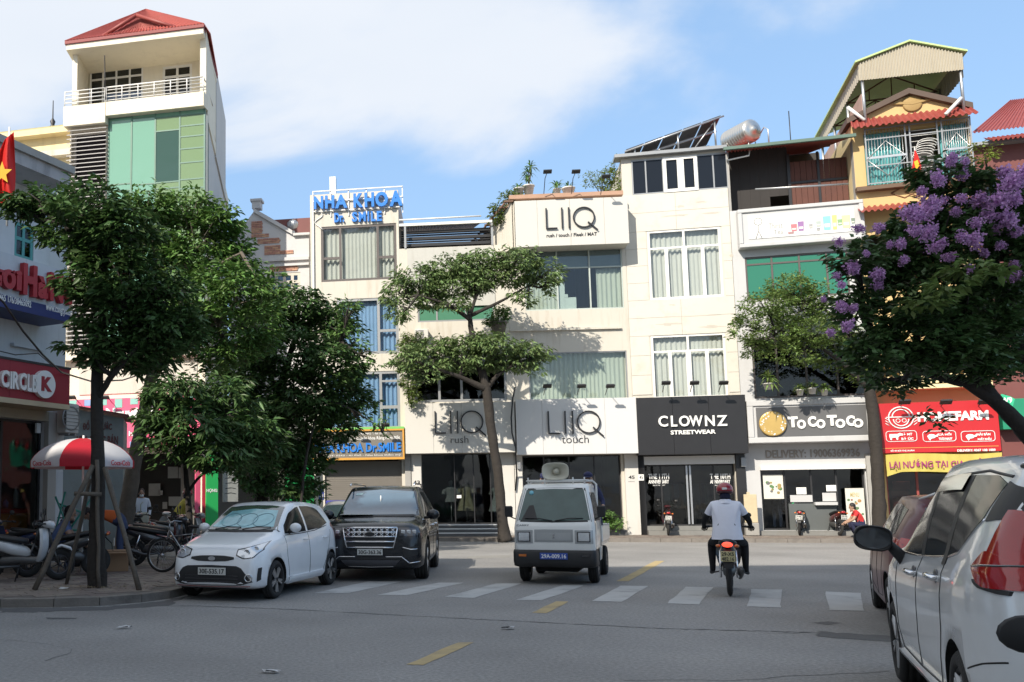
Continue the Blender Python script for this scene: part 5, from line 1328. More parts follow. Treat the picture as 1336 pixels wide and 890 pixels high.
# ---- low shopfronts between the tower and the clinic
B9 = Facade('corner_shopfront', P269, (P408-P269).to_2d().angle_signed(Vector((1,0))) if False else math.atan2((P408-P269).y, (P408-P269).x), 'low dark shopfront with green and pink side panels behind the white hatchback', cat='shop')
f = B9; U9 = (P408-P269).length
zt = 4.2
mb = MB(); wall_holes(mb, .02, U9-.02, gr-.02, zt, [(.4, U9-1.2, gr, 3.1)], 0.3, .5); mb.build('front_wall', mat('shop_olive', (.16,.17,.14), .8, var=.15, dirt=.4), f.e)
bx(f.e, 'back_wall', M_inner, .02, U9-.02, 2.5, 2.6, gr, zt)
bx(f.e, 'roof_slab', M_grey, .02, U9-.02, .3, 2.6, zt+.001, zt+.15)
M_grn = mat('vivid_green', (.02,.42,.10), .6, var=.06); M_red2 = mat('strip_red', (.55,.04,.08), .6)
def board(name, label, px0, px1, py0, py1, off, m, cat='sign', y=None, fc=None):
    fc = fc or B9; q = fc.rect(px0, py0, px1, py1, off); e = empty(name, fc.at(q[0], -off, max(q[2], gr)), fc.rz, label, cat)
    bx(e, 'panel', m, 0, q[1]-q[0], -.06, 0, 0, q[3]-max(q[2], gr), bev=.01); return e, q
e1, q = board('upright_sign', 'narrow pink and red upright sign strip behind the bicycles', 254, 261, 600, 690, .3, M_pink)
bx(e1, 'strip', M_red2, .25, .42, -.08, -.061, .1, q[3]-q[2]-.1)
e2, q = board('upright_sign', 'tall green upright shop sign with white word HỌNG', 268, 284, 592, 690, .5, M_grn)
lettering('HỌNG', .02, q[1]-q[0]-.04, 1.25, 1.40, -.06, M_letw, e2, .01, .03)
e3, q = board('notice_board', 'grey notice board with faint handwriting beside the green sign', 290, 310, 612, 655, .3, mat('board_grey', (.33,.34,.32), .7, var=.2, vscale=8, dirt=.6))
for k in range(4):
    mb = MB(); mb.tube([(.08+.02*math.sin(k), -.065, .3+.18*k), (.3, -.065, .33+.18*k), (.5, -.065, .29+.18*k)], .008, 4); mb.build('handwriting', M_letk, e3)
e4, q = board('green_hoarding', 'bright green hoarding sheet beside the clinic entrance', 372, 409, 598, 700, .4, M_grn, cat='hoarding')
# ---- brick-gabled house behind
PG = hit(P269, R(-10), 296); PG = dp(300, 400, 37.0); PG.z = 0
BG = Facade('brick_gable_house', PG, R(-10), 'old house with stepped red brick gable and pale stone trim behind the trees')
f = BG; X = lambda px, py: f.uz(px, py)[0]
Z = lambda px, py: f.uz(px, py)[1]
ug1 = X(404, 400); zs_ = Z(370, 338)
M_stone = mat('pale_stone', (.56,.55,.55), .8, var=.06, bump=.15, dirt=.35, dirtcol=(.3,.3,.3))
wz = f.rect(350, 356, 392, 392)
mb = MB(); wall_holes(mb, 0, ug1, 0, zs_, [wz], 0, .3); mb.build('front_wall', M_stone, f.e)
bx(f.e, 'back_wall', M_stone, .1, ug1-.1, 6, 6.2, 0, zs_)
zc = Z(404, 304); xc = X(333, 280); za = Z(333, 276); pt = [(0, Z(316,300)-1.0)]
prof = [(0, zs_), (ug1, zs_), (ug1, zc), (X(382,306), zc+.02), (X(335.5,274), za), (X(331,274), za), (0, Z(310,292)-.8)]
mb = MB(); mb.prism([(p[0], 0, p[1]) for p in prof], (0, .3, 0)); mb.build('gable', M_stone, f.e)
mb = MB(); mb.box(X(329,270)-.0, X(340,270), -.05, .35, Z(334,272), Z(334,263)); mb.box(X(327,270), X(342,270), -.1, .4, Z(334,263)+.001, Z(334,261.5)+.05); mb.build('finial_block', M_stone, f.e)
for k, (y0_, y1_) in enumerate(((337,341),(345,348),(305,308))):
    if k < 2: mb = MB(); mb.box(X(345,340), ug1, -.12, -.002, Z(370,y1_), Z(370,y0_))
    else: mb = MB(); mb.box(X(383,306), ug1+.05, -.14, -.002, Z(390,y1_), Z(390,y0_))
    mb.build('cornice', M_stone, f.e)
mb = MB(); mb.prism([(X(333,276)-.05,-.12,za-.05),(X(382,306),-.12,zc-.05),(X(382,306),-.12,zc+.12),(X(333,276)-.05,-.12,za+.12)], (0,.118,0)); mb.build('raking_trim', M_stone, f.e)
bk = MB(); bh, bl = .075, .23
steps = [(328,287,343,305),(328,305,351,310),(336,310,366,318),(345,318,366,332),(345,326,383,332),(352,344,389.5,354)]
for (l, t, r, b) in steps:
    q = f.rect(l, t, r, b); n = max(1, int((q[3]-q[2])/bh))
    for k in range(n):
        x = q[0] - (bl/2 if k % 2 else 0)
        while x < q[1]:
            a_, b_ = max(x, q[0])+.006, min(x+bl, q[1])-.006
            if b_-a_ > .03: bk.box(a_, b_, -.03-random.uniform(0,.008), -.001, q[2]+k*bh+.006, q[2]+(k+1)*bh-.006)
            x += bl
bk.build('gable_bricks', M_brick, f.e, kind='stuff')
window(f.e, *wz, ux=[wz[0]+(wz[1]-wz[0])*k/4 for k in (1,2,3)], zx=[wz[2]+(wz[3]-wz[2])*k/3 for k in (1,2)], fm=M_cream, gm=G_dark, fw=.12)
bx(f.e, 'roof_wall', M_maroon, 0, ug1, .4, .6, zs_, Z(370,276)-.2)
mb = MB(); corrugated(mb, (.2,.5,zc-.1), (ug1+.0,.5,zc-.1), (.2,4,Z(370,274)+.8), (ug1+.0,4,Z(370,274)+.8), 30, .02); mb.build('roof_sheet', M_maroon, f.e)
p = f.uz(379.5, 300, 0); e = empty('roof_ventilator', f.at(p[0], .6, zc-.1), 0, 'round metal turbine ventilator on the brick gabled house roof', 'ventilator')
mb = MB(); mb.lathe([(.25,0),(.22,.35),(.2,.36)], 16); mb.build('neck', M_fwhite, e); mb = MB(); prof = [(.2,.36)]+[(.32*math.cos(a), .62+.28*math.sin(a)) for a in np.linspace(-.9,1.3,8)]+[(.05,.92),(0,.93)]; mb.lathe(prof, 20, smooth=False); mb.build('turbine', M_steel, e)
# ================================================================== yellow villa, far left
PV_ = dp(8, 300, 37.0); PV_.z = 0
BV = Facade('yellow_villa', PV_, R(-14), 'yellow villa with hipped roof and finial behind the white corner building')
f = BV; X = lambda px, py: f.uz(px, py)[0]
Z = lambda px, py: f.uz(px, py)[1]
uv = X(96, 300); ze = Z(60, 180)
h1 = f.rect(67, 300, 79, 340); h2 = f.rect(67, 385, 79, 430); h3 = f.rect(67, 215, 79, 260)
mb = MB(); wall_holes(mb, 0, uv, 0, ze, [h1, h2], 0, .3); mb.build('front_wall', M_yellow2, f.e)
shell(f.e, 0, uv, 0, ze, 7, M_yellow2, inner=M_dark, skew=0)
for py in (343, 437, 205, 258): bx(f.e, 'string_course', M_cream, -.1, uv+.2, -.35, -.002, Z(60,py)-.12, Z(60,py)+.12)
for h in (h1, h2): window(f.e, *h, ux=[(h[0]+h[1])/2], fm=M_fdark, gm=G_dark)
bx(f.e, 'cornice', M_yellow2, -.3, uv+.3, -.4, 7.2, ze+.001, ze+.25)
a = f.uz(61, 167, -2); M_rt = mat('villa_roof', (.40,.36,.18), .7, var=.1)
for tri in (((-.3,-.4),(uv+.3,-.4)),((uv+.3,-.4),(uv+.3,7.2)),((-.3,7.2),(-.3,-.4))):
    mb = MB(); mb.prism([(tri[0][0],tri[0][1],ze+.252),(tri[1][0],tri[1][1],ze+.252),(a[0],2.5,a[1]+.2)], (0,0,.05)); mb.build('roof_slope', M_rt, f.e)
mb = MB(); mb.lathe([(.14,0),(.08,.2),(.12,.35),(.03,.5),(.02,1.3),(0,1.35)], 10, Matrix.Translation((a[0],2.5,a[1]+.15))); mb.build('finial', M_black, f.e)
# ================================================================== white corner building (convenience store)
far = Vector((-5.75, 22.0, 0)); ANG = R(90-28.4)
LEN = 14
A_ = far - RD*LEN
BL = Facade('corner_store_building', A_, ANG, 'white two-storey corner building with convenience store and lottery office sign')
f = BL; X = lambda px, py, o=0: f.uz(px, py, o)[0]
Z = lambda px, py, o=0: f.uz(px, py, o)[1]
zt = f.uz(60, 232, 0)[1]
win = f.rect(19, 292, 44, 338, 0); sh_ = f.rect(-150, 547, 54, 700, 0); sh_ = (LEN-7, X(56, 620), gr+.1, Z(54, 550))
z2 = f.uz(60, 213, 0.0)[1]
mb = MB(); wall_holes(mb, 0, LEN, gr-.02, zt+.2, [win, sh_], 0, .25); mb.build('front_wall', M_blueish, f.e)
bx(f.e, 'side_wall', M_blueish, 0, .3, .25, 9, gr-.02, zt)
bx(f.e, 'side_wall', M_blueish, LEN-.3, LEN, .25, 9, gr-.02, zt)
bx(f.e, 'back_wall', M_blueish, .3, LEN-.3, 8.7, 9, gr-.02, zt)
bx(f.e, 'floor_slab', M_inner, .3, LEN-.3, .25, 8.7, 4.5, 4.7)
m_ = (win[0]+win[1])/2
window(f.e, *win, ux=[m_], zx=[win[2]+(win[3]-win[2])*.55], fm=mat('teal_frame', (.10,.33,.32), .5), gm=G_dark, fw=.08)
o_ = .95
t1, b1 = Z(46,200,o_), Z(46,223,o_)
bx(f.e, 'roof_eave', mat('weathered_concrete', (.42,.41,.42), .85, var=.15, bump=.2, dirt=.7, dirtcol=(.12,.12,.13), streak=True), -.3, X(92,232,o_), -o_, 9.2, b1, t1)
bx(f.e, 'eave_lip', M_grey, -.3, X(92,232,o_)+.06, -o_-.08, -o_-.002, t1-.12, t1+.05)
# lottery office sign box
o2_ = .9
e = empty('balcony_sign', f.at(0,0,0), f.rz, 'white balcony sign with large red letters ending Hà Nội and navy phone strip', 'sign')
t_, m2, b_ = Z(46,341.5,o2_), Z(46,395,o2_), Z(46,411,o2_)
ue = X(91, 370, o2_); u_start = LEN-9
for i in range(6):
    a0_ = u_start+(ue-u_start)*i/6; a1_ = u_start+(ue-u_start)*(i+1)/6
    bx(e, 'panel', mat('sign_pale', (.52,.56,.60), .6, var=.06, dirt=.2), a0_+.003, a1_-.003, -o2_, -.002, m2, t_)
bx(e, 'navy_strip', mat('sign_navy', (.02,.03,.14), .5), u_start, ue+.003, -o2_-.03, -.002, b_, m2-.002)
def Ltext(t, l, top, r, bot, m, off, depth, bold, parent, name='letter', **k):
    q = f.rect(l, top, r, bot, off+depth); return lettering(t, q[0], q[1], q[2], q[3], -off, m, parent, depth, bold, name=name, **k)
M_redl = mat('letter_red2', (.38,.02,.03), .45, var=.1)
for ch, l, t, r, b in (('ư',-12,350,5,372),('ơ',4,351,21,377),('i',22,353,29,379),('H',31,345,49,386),('à',50,361,63,390),('N',66,357,83,394),('ộ',85,362,99,398)):
    Ltext(ch, l, t, r, b, M_redl, o2_+.02, .12, .05, e)
Ltext('04) 39.8465 176/38465092', -20, 385.5, 41, 397, M_letw, o2_+.03, .01, .015, e, name='phone_text')
Ltext('www.congtyxoso.vn', 60, 401, 100, 412, M_letw, o2_+.03, .01, .01, e, name='web_text')
bx(f.e, 'window_hood', M_blueish, X(13,460), X(52,462), -.12, -.002, Z(32,455), Z(32,451))
# CIRCLE K fascia
o3_ = .80
e = empty('store_fascia', f.at(0,0,0), f.rz, 'dark red convenience store fascia with white letters CIRCLE and round K logo', 'shop sign')
t_, b_, c_ = Z(45,475,o3_), Z(45,523,o3_), Z(45,528,o3_)
ue = X(91, 505, o3_)
M_ckr = mat('fascia_red', (.30,.015,.03), .45, var=.06)
for i in range(4):
    a0_ = LEN-8+(ue-LEN+8)*i/4; a1_ = LEN-8+(ue-LEN+8)*(i+1)/4
    bx(e, 'panel', M_ckr, a0_+.002, a1_-.002, -o3_, -.003, b_, t_)
bx(e, 'cap', M_black, LEN-8, ue+.02, -o3_-.02, -.004, t_+.001, t_+.05)
bx(e, 'cream_strip', mat('ck_cream', (.55,.45,.30), .6), LEN-8, ue-.02, -o3_-.03, -.004, c_-.03, b_-.002)
for ch, l, r in (('C',2,12.5),('I',14,16),('R',17,25.5),('C',26,35),('L',36.5,42),('E',43,48.5)):
    y = 482.5+(l)*.16; Ltext(ch, l, y, r, y+22.5, M_letw, o3_, .10, .035, e)
cq = f.uz(59.5, 501.5, o3_+.1); MM = Matrix.Translation((cq[0], -o3_, cq[1])) @ Matrix.Rotation(R(90), 4, 'X')
rr = (Z(59,483.5,o3_)-Z(59,519.5,o3_))/2
mb = MB(); mb.lathe([(0,.10),(rr,.10),(rr,0)], 32, MM, smooth=False); dk = mb.build('logo_disc', M_letw, e)
lettering('K', cq[0]-rr*.42, cq[0]+rr*.62, cq[1]-rr*.5, cq[1]+rr*.55, -o3_-.10, M_ckr, dk, .012, .06, name='logo_letter')
# shopfront: pillar, glass, frames, orange/yellow interior
bx(f.e, 'pillar', mat('store_pillar', (.42,.40,.37), .7, var=.08, dirt=.3), X(56,620), X(73,620,.15), -.15, -.002, gr, c_-.04)
bx(f.e, 'lintel', mat('store_beige', (.40,.34,.25), .7, var=.08), sh_[0], sh_[1], -.14, -.003, sh_[3]+.003, c_-.035)
w = window(f.e, *sh_, ux=[sh_[1]-1.2, sh_[1]-2.6, sh_[1]-4.2], fm=M_black, gm=G_shop, fw=.06, y=.15, name='shop_window')
for (z0_, z1_, m_) in ((.3, 1.25, mat('shelf_orange', (.50,.22,.03), .7, var=.2, vscale=5)), (1.26, 1.36, mat('shelf_red', (.45,.03,.03), .6))):
    bx(f.e, 'counter', m_, sh_[0], sh_[1]-.05, .4, .8, z0_, z1_)
rn = random.Random(11)
GD = [('tall white',.5,(.6,.6,.55)),('short blue',.2,(.1,.2,.5)),('tall red',.45,(.5,.1,.05)),('short green',.22,(.1,.35,.12)),('tall yellow',.48,(.6,.45,.05)),('short pale',.25,(.6,.6,.55)),('tall blue',.4,(.1,.2,.5)),('short orange',.2,(.6,.25,.05))]
for k in range(8):
    x = sh_[1]-.3-k*.3; h = GD[k][1]; c = GD[k][2]
    e = empty('shop_goods', f.at(x, .55, 1.37), f.rz, GD[k][0]+' bottle standing on the red shelf inside the store window', 'bottle', 'goods on the shelf in the store window')
    mb = MB(); mb.lathe([(.03,0),(.07,.02),(.07,h*.7),(.03,h*.85),(.03,h)], 8); mb.build('bottle_body', mat('goods%d' % k, c, .5), e)
mb = MB(); q = f.rect(49, 552, 54, 565, .02); mb.box(q[0], q[1], -.0, .06, q[2], q[3]); mb.build('sticker', M_letw, w)
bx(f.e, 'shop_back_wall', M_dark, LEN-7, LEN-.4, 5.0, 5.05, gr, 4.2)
e = ac_unit(f, X(79,545,.0)-.3, Z(79,566,.1), -.15, 'dark meter and air conditioner unit at the corner of the store', w=.45, h=.7)
# slack cables
def cable(name, pts, r, label):
    e = empty(name, pts[0], 0, label, 'cable'); P = [Vector(p)-Vector(pts[0]) for p in pts]; out = []
    for i in range(len(P)-1):
        for k in range(8): out.append(P[i].lerp(P[i+1], k/8)+Vector((0,0,-.0)))
    out.append(P[-1]); mb = MB(); mb.tube(out, r, 5); mb.build('wire', M_black, e); return e
def fp(px, py, d): return dp(px, py, d)
cable('overhead_cable', [fp(-20,372,16), fp(5,395,16.6), fp(30,432,17.5), fp(55,462,18.5), fp(80,486,20), fp(100,492,22), fp(120,498,24), fp(160,496,26), fp(185,488,28)], .022, 'thick black cable sagging down across the corner store front')
cable('overhead_cable', [fp(-10,456,18), fp(20,463,18.5), fp(50,461,19.5), fp(66,475,20.5), fp(90,486,22)], .012, 'thin grey wire running under the balcony sign')
# grey kiosk
KP = gp(78, 716); kp = dp(77, 620, 25.5); kp.z = 0
BK = Facade('grey_kiosk', kp, R(8), 'grey sheet metal kiosk with faded capitals behind the red and white parasol', cat='kiosk')
f = BK; q = f.rect(78, 540, 161, 600); uk = q[1]; zk0, zk1 = f.uz(78, 530)[1], f.uz(161, 546)[1]
mb = MB(); mb.prism([(0,0,gr),(uk,0,gr),(uk,0,zk1),(0,0,zk0)], (0,.06,0)); mb.build('front_sheet', mat('kiosk_grey', (.22,.26,.27), .7, var=.08, dirt=.4), f.e)
mb = MB(); mb.prism([(0,.062,gr),(0,2,gr),(0,2,zk0),(0,.062,zk0)], (.05,0,0)); mb.build('side_sheet', mat('kiosk_grey'  , (.22,.26,.27)), f.e)
mb = MB(); mb.prism([(uk-.05,.062,gr),(uk-.05,2,gr),(uk-.05,2,zk1),(uk-.05,.062,zk1)], (.05,0,0)); mb.build('side_sheet', MATS['kiosk_grey'], f.e)
mb = MB(); mb.prism([(-.3,-.25,zk0+.08),(uk+.15,-.25,zk1+.04),(uk+.15,2.1,zk1+.04),(-.3,2.1,zk0+.08)], (0,0,.05)); mb.build('roof_sheet', M_maroon, f.e)
M_fade = mat('faded_red', (.14,.06,.06), .7)
a = f.rect(108, 548, 146, 561, .02); lettering('ĐỒ ĂN NƯỚC', a[0], a[1], a[2], a[3], -.002, M_fade, f.e, .02, .03)
a = f.rect(100, 566, 154, 580, .02); lettering('MUA HÀNG BÁN', a[0], a[1], a[2], a[3], -.002, M_fade, f.e, .02, .03)
# flag
p0 = dp(1, 300, 17.0); e = empty('national_flag', (p0.x, p0.y, 5.2), 0, 'large red flag with yellow star hanging at the left edge above the balcony sign', 'flag')
pb, pt_ = dp(9, 295, 17.0), dp(12.5, 166, 17.0)
O = Vector((p0.x, p0.y, 5.2))
mb = MB(); mb.tube([pb-O, pt_-O], .02, 6); mb.build('pole', M_fwhite, e)
rows = []
for j in range(13):
    t = j/12; row = []
    ya = 172+t*94
    w_ = 34*(.35+.65*math.sin(min(1, t*1.25)*PI/2)) if t < .8 else 34*(1-(t-.8)*2.2)
    for i in range(15):
        s_ = i/14; px = 20.5-4*abs(t-.6)-s_*w_*1.0; p = dp(px, ya+s_*10*(1-t), 17.0+.12*math.sin(s_*9+t*3)); row.append(p-O)
    rows.append(row)
mb = MB(); mb.grid(rows); cl = mb.build('cloth', M_flag, e)
st = []
c_ = dp(2.5, 226, 16.84)-O
for k in range(10):
    r_ = .20 if k % 2 == 0 else .085; a_ = PI/2+k*PI/5; st.append((c_.x+r_*math.cos(a_), c_.y, c_.z+r_*1.15*math.sin(a_)))
mb = MB(); mb.prism(st, (0,-.006,0)); mb.build('star', M_star, cl)
# ================================================================== block of flats behind the camera: its shade lies over the crossing
HB = 24.0; edge_y = 20.3
yb = edge_y - HB*(SUN_DIR.y/-SUN_DIR.z)
BB = Facade('apartment_block', (2, yb, 0), PI, 'long pale apartment block behind the viewer whose shade covers the crossing')
f = BB; LB = 42
holes = []
for fl in range(7):
    for k in range(6): holes.append((2.5+k*6.1, 5.2+k*6.1, 1.0+fl*3.3, 2.7+fl*3.3))
mb = MB(); wall_holes(mb, 0, LB, 0, HB, holes, 0, .3); mb.build('front_wall', M_white, f.e)
bx(f.e, 'core', M_inner, 0, LB, .8, 10, 0, HB-.01)
for h in holes: 
    p = MB(); p.box(h[0], h[1], .12, .14, h[2], h[3]); p.build('window', G_dark, f.e)
# ------------------------------------------------------------------ foliage
def leafmat(name, col, rough=.45, transl=.22, island=.35):
    return mat(name, col, rough, var=.25, vscale=1.1, island=island, transl=transl, spec=.35)
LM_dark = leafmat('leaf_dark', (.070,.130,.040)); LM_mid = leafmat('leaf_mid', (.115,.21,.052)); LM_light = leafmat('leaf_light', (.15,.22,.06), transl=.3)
LM_two = leafmat('leaf_umbrella', (.16,.23,.085), transl=.25); LM_yel = leafmat('leaf_yellow', (.17,.22,.04), transl=.4); LM_vine = leafmat('leaf_vine', (.12,.17,.04), transl=.3)
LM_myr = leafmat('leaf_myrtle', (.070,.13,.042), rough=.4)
M_bark = mat('bark_dark', (.030,.025,.021), .9, var=.4, vscale=9, bump=1.0, bscale=16, dirt=.4, dirtcol=(.07,.06,.05))
M_bark2 = mat('bark_grey', (.12,.10,.08), .9, var=.35, vscale=9, bump=.8, bscale=22, dirt=.4, dirtcol=(.2,.17,.13))
def leaves(clumps, O, m, name, parent, llen=.12, wid=.45, per=26, spray=.28, dens=1.0, seed=1, droop=.5, hang=0.0):
    """clumps: (centre, (rx, ry, rz), density) in the world; leaves grow in sprays scattered through each clump's volume"""
    rs = np.random.RandomState(seed); Ps = []; Ds = []
    for c, r, dn in clumps:
        c = np.array(c); r = np.array(r)
        n = max(3, int(dn*dens*(r[0]*r[1]+r[1]*r[2]+r[0]*r[2])/3*4*PI/(spray**2*2.2)))
        d = rs.normal(size=(n,3)); d /= np.linalg.norm(d,axis=1)[:,None]
        rad = rs.uniform(.35, 1.0, n)**.55 * rs.uniform(.82, 1.12, n)
        sc = c + d*r*rad[:,None]
        out = d.copy(); out[:,2] = np.abs(out[:,2])*.5+.1
        for i in range(n):
            k = max(4, int(per*rs.uniform(.5,1.3)))
            a = rs.uniform(0, 2*PI, k); 
            dd = np.stack([np.cos(a), np.sin(a), rs.uniform(-.7,.5,k)-hang], 1) + out[i]*.9
            dd /= np.linalg.norm(dd,axis=1)[:,None]
            stem = out[i]/np.linalg.norm(out[i])
            p = sc[i] + stem*rs.uniform(-.6,.6,k)[:,None]*spray*1.1 + dd*spray*rs.uniform(.1,.7,k)[:,None]
            p[:,2] -= hang*spray*rs.uniform(0,1,k)
            dd[:,2] -= droop*rs.uniform(.3,1.0,k); dd /= np.linalg.norm(dd,axis=1)[:,None]
            Ps.append(p); Ds.append(dd)
    P = np.concatenate(Ps); D = np.concatenate(Ds); N = len(P)
    up = np.array([0,0,1.0]) + rs.normal(scale=.45,size=(N,3)); S_ = np.cross(D, up); S_ /= np.linalg.norm(S_,axis=1)[:,None]+1e-9
    Nn = np.cross(S_, D); L = llen*rs.uniform(.65,1.25,N)[:,None]; Wd = L*wid*.5
    V = np.empty((N,4,3)); V[:,0] = P; V[:,1] = P + D*L*.45 + S_*Wd + Nn*Wd*.25; V[:,2] = P + D*L - Nn*L*.12; V[:,3] = P + D*L*.45 - S_*Wd + Nn*Wd*.25
    V = (V.reshape(-1,3) - np.array(O)).astype(np.float32)
    idx = np.arange(N)*4; F_ = np.stack([idx, idx+1, idx+2, idx, idx+2, idx+3],1).reshape(-1)
    me = bpy.data.meshes.new(name); me.vertices.add(N*4); me.vertices.foreach_set('co', V.ravel())
    me.loops.add(N*6); me.loops.foreach_set('vertex_index', F_.astype(np.int32))
    me.polygons.add(N*2); me.polygons.foreach_set('loop_start', (np.arange(N*2)*3).astype(np.int32)); 
    me.materials.append(m); me.update(calc_edges=True); me.validate()
    o = bpy.data.objects.new(name, me); link(o, parent); return o
def pxclumps(L, dep, dz=1.0, jit=.5, seed=0):
    rs = random.Random(seed); out = []
    for t in L:
        px, py, rx, rz = t[:4]; dn = t[4] if len(t) > 4 else 1.0; dd = dep + (t[5] if len(t) > 5 else rs.uniform(-jit, jit))
        c = dp(px, py, dd); k = dd/F; out.append(((c.x, c.y, c.z), (rx*k, max(rx*k*dz, .3), rz*k), dn))
    return out
def limb(parent, O, pts, radii, m, name='limb', wob=.0, n=9):
    P = []; Rr = []
    pts = [Vector(p) for p in pts]
    for i in range(len(pts)-1):
        for k in range(5):
            t = k/5
            p0 = pts[max(i-1,0)]; p1 = pts[i]; p2 = pts[i+1]; p3 = pts[min(i+2,len(pts)-1)]
            q = .5*((2*p1)+(-p0+p2)*t+(2*p0-5*p1+4*p2-p3)*t*t+(-p0+3*p1-3*p2+p3)*t**3)
            P.append(q+Vector((random.uniform(-wob,wob),random.uniform(-wob,wob),0))); Rr.append(radii[i]*(1-t)+radii[i+1]*t)
    P.append(pts[-1]); Rr.append(radii[-1])
    mb = MB(); mb.tube([p-Vector(O) for p in P], [r*random.uniform(.93,1.07) for r in Rr], n); return mb.build(name, m, parent)
def tree(label, base, trunk, tr, clumps, m, bark, group=None, limbs=(), seed=1, name='street_tree', wob=.01, twigs=True, **kw):
    O = Vector(base); e = empty(name, O, 0, label, 'tree', group)
    limb(e, O, trunk, tr, bark, 'trunk', wob, 12)
    top = Vector(trunk[-1])
    for l, r in limbs: limb(e, O, l, r, bark, 'limb', wob)
    if twigs:
        mb = MB(); rs = random.Random(seed); src = [Vector(p) for l, r in limbs for p in l[1:]] + [top]
        for c, r, dn in clumps:
            c = Vector(c); s_ = min(src, key=lambda p: (p-c).length)
            mid = s_.lerp(c, .5)+Vector((0,0,-.1)); mb.tube([s_-O, mid-O, c-O], [.05,.035,.015], 5)
            for k in range(5):
                q = c+Vector((rs.uniform(-1,1)*r[0], rs.uniform(-1,1)*r[1], rs.uniform(-.3,.8)*r[2])); mb.tube([mid-O, (mid.lerp(q,.5)+Vector((0,0,.08)))-O, q-O], [.022,.015,.006], 4)
        mb.build('twigs', bark, e, kind='stuff')
    leaves(clumps, O, m, 'crown', e, seed=seed, **kw); return e
D1 = gp(127, 766, .12).y
def T(px, py, d): return dp(px, py, d)
# --- near left tree with its prop of poles
d = D1; b = gp(127, 766, .12)
cl = pxclumps([(30,272,26,20),(68,270,36,26),(115,272,45,32),(165,300,38,32),(95,305,40,30),(140,325,48,38),(120,370,38,36),(170,372,50,42),(215,395,42,42),(150,415,48,38),(205,440,50,36),(120,455,26,22,.8),(160,462,45,26),(240,430,26,28,.8),(45,262,20,12,.7),(195,475,30,18,.8)], d, .9, seed=2)
t1 = tree('dark leafy street tree propped by three wooden poles at the near left pavement', b, [b+Vector((0,0,-.1)), T(126,700,d), T(128,620,d), T(127,540,d), T(128,470,d), T(136,400,d), T(130,320,d)], [.18,.135,.12,.11,.10,.07,.04], cl, LM_dark, M_bark, 'street trees on the left pavement',
     limbs=[([T(128,520,d),T(146,490,d-.3),T(170,462,d-.4),T(205,430,d-.2)],[.06,.05,.04,.02]), ([T(134,410,d),T(115,350,d+.2),T(85,290,d)],[.06,.05,.02]), ([T(133,430,d),T(165,390,d-.3),T(200,375,d-.4)],[.06,.05,.02])], seed=3, llen=.16, per=26, spray=.22, dens=1.9, wid=.42)
def pole(pa, pb, r, label):
    e = empty('prop_pole', pa, 0, label, 'pole', 'wooden poles propping the near tree'); mb = MB(); pts = [Vector((0,0,0)).lerp(pb-pa, k/6)+Vector((random.uniform(-.01,.01),0,0)) for k in range(7)]; mb.tube(pts, [r*random.uniform(.9,1.1) for _ in pts], 7); mb.build('pole', M_bark2, e)
pole(gp(45,770,.12), dp(121,607,d-.15), .045, 'leftmost wooden pole leaning against the near tree trunk')
pole(gp(87,762,.12), dp(118,625,d+.15), .035, 'thin middle wooden pole behind the near tree trunk')
pole(gp(182,770,.12), dp(137,610,d-.12), .045, 'rightmost wooden pole leaning against the near tree trunk')
pole(dp(129,772,d-.22), dp(127,600,d-.17), .035, 'upright wooden stake tied to the front of the near tree trunk')
e = empty('prop_rail', dp(97,644,d-.22), 0, 'short horizontal wooden rail nailed across the tree poles', 'rail'); mb = MB(); mb.tube([(0,0,0), dp(132,645,d-.2)-dp(97,644,d-.22)], .04, 6); mb.build('rail', M_bark2, e)
# soil pit with dry leaves
e = MB(); b0 = gp(127, 766, .119); rs = random.Random(1)
for k in range(420):
    a = rs.uniform(0, 2*PI); r_ = abs(rs.gauss(0,.45)); x, y = b0.x+r_*math.cos(a)*1.5, b0.y-.1+r_*math.sin(a)*.8; s_ = rs.uniform(.02,.05); z = .126+rs.uniform(0,.02); an = rs.uniform(0,PI)
    e.add([(x,y,z),(x+s_*math.cos(an),y+s_*math.sin(an),z+rs.uniform(0,.02)),(x+s_*.5*math.cos(an)-s_*.3*math.sin(an),y+s_*.5*math.sin(an)+s_*.3*math.cos(an),z)], [(0,1,2)])
e.build('dry_leaf_litter', mat('dry_leaf', (.28,.22,.14), .9, island=.4), None, kind='stuff')
# --- second tree, leaning trunk
b = gp(160, 727, .12); d = b.y
cl = pxclumps([(195,272,36,22),(245,275,42,26),(283,292,32,26),(313,345,28,30),(262,325,50,40),(205,330,40,38),(310,385,46,42),(255,390,48,42),(340,425,28,32),(225,440,38,34),(290,450,52,40),(350,380,16,30,.8),(180,265,20,14,.7)], d-1.0, .9, 1.0, seed=5)
tree('tall leafy street tree with a leaning pale trunk left of the hatchback', b, [b, T(165,670,d), T(176,600,d), T(186,550,d), T(200,480,d), T(225,400,d-.5), T(250,330,d-.8)], [.24,.20,.19,.17,.14,.10,.05], cl, LM_mid, M_bark2, 'street trees on the left pavement',
     limbs=[([T(195,500,d),T(235,450,d-.6),T(285,420,d-1)],[.10,.08,.03]), ([T(215,430,d),T(205,370,d-.3),T(200,310,d-1)],[.09,.06,.03]), ([T(230,400,d-.5),T(280,350,d-1),T(315,330,d-1)],[.07,.05,.03])], seed=6, llen=.18, per=26, spray=.27, dens=1.9, wid=.4)
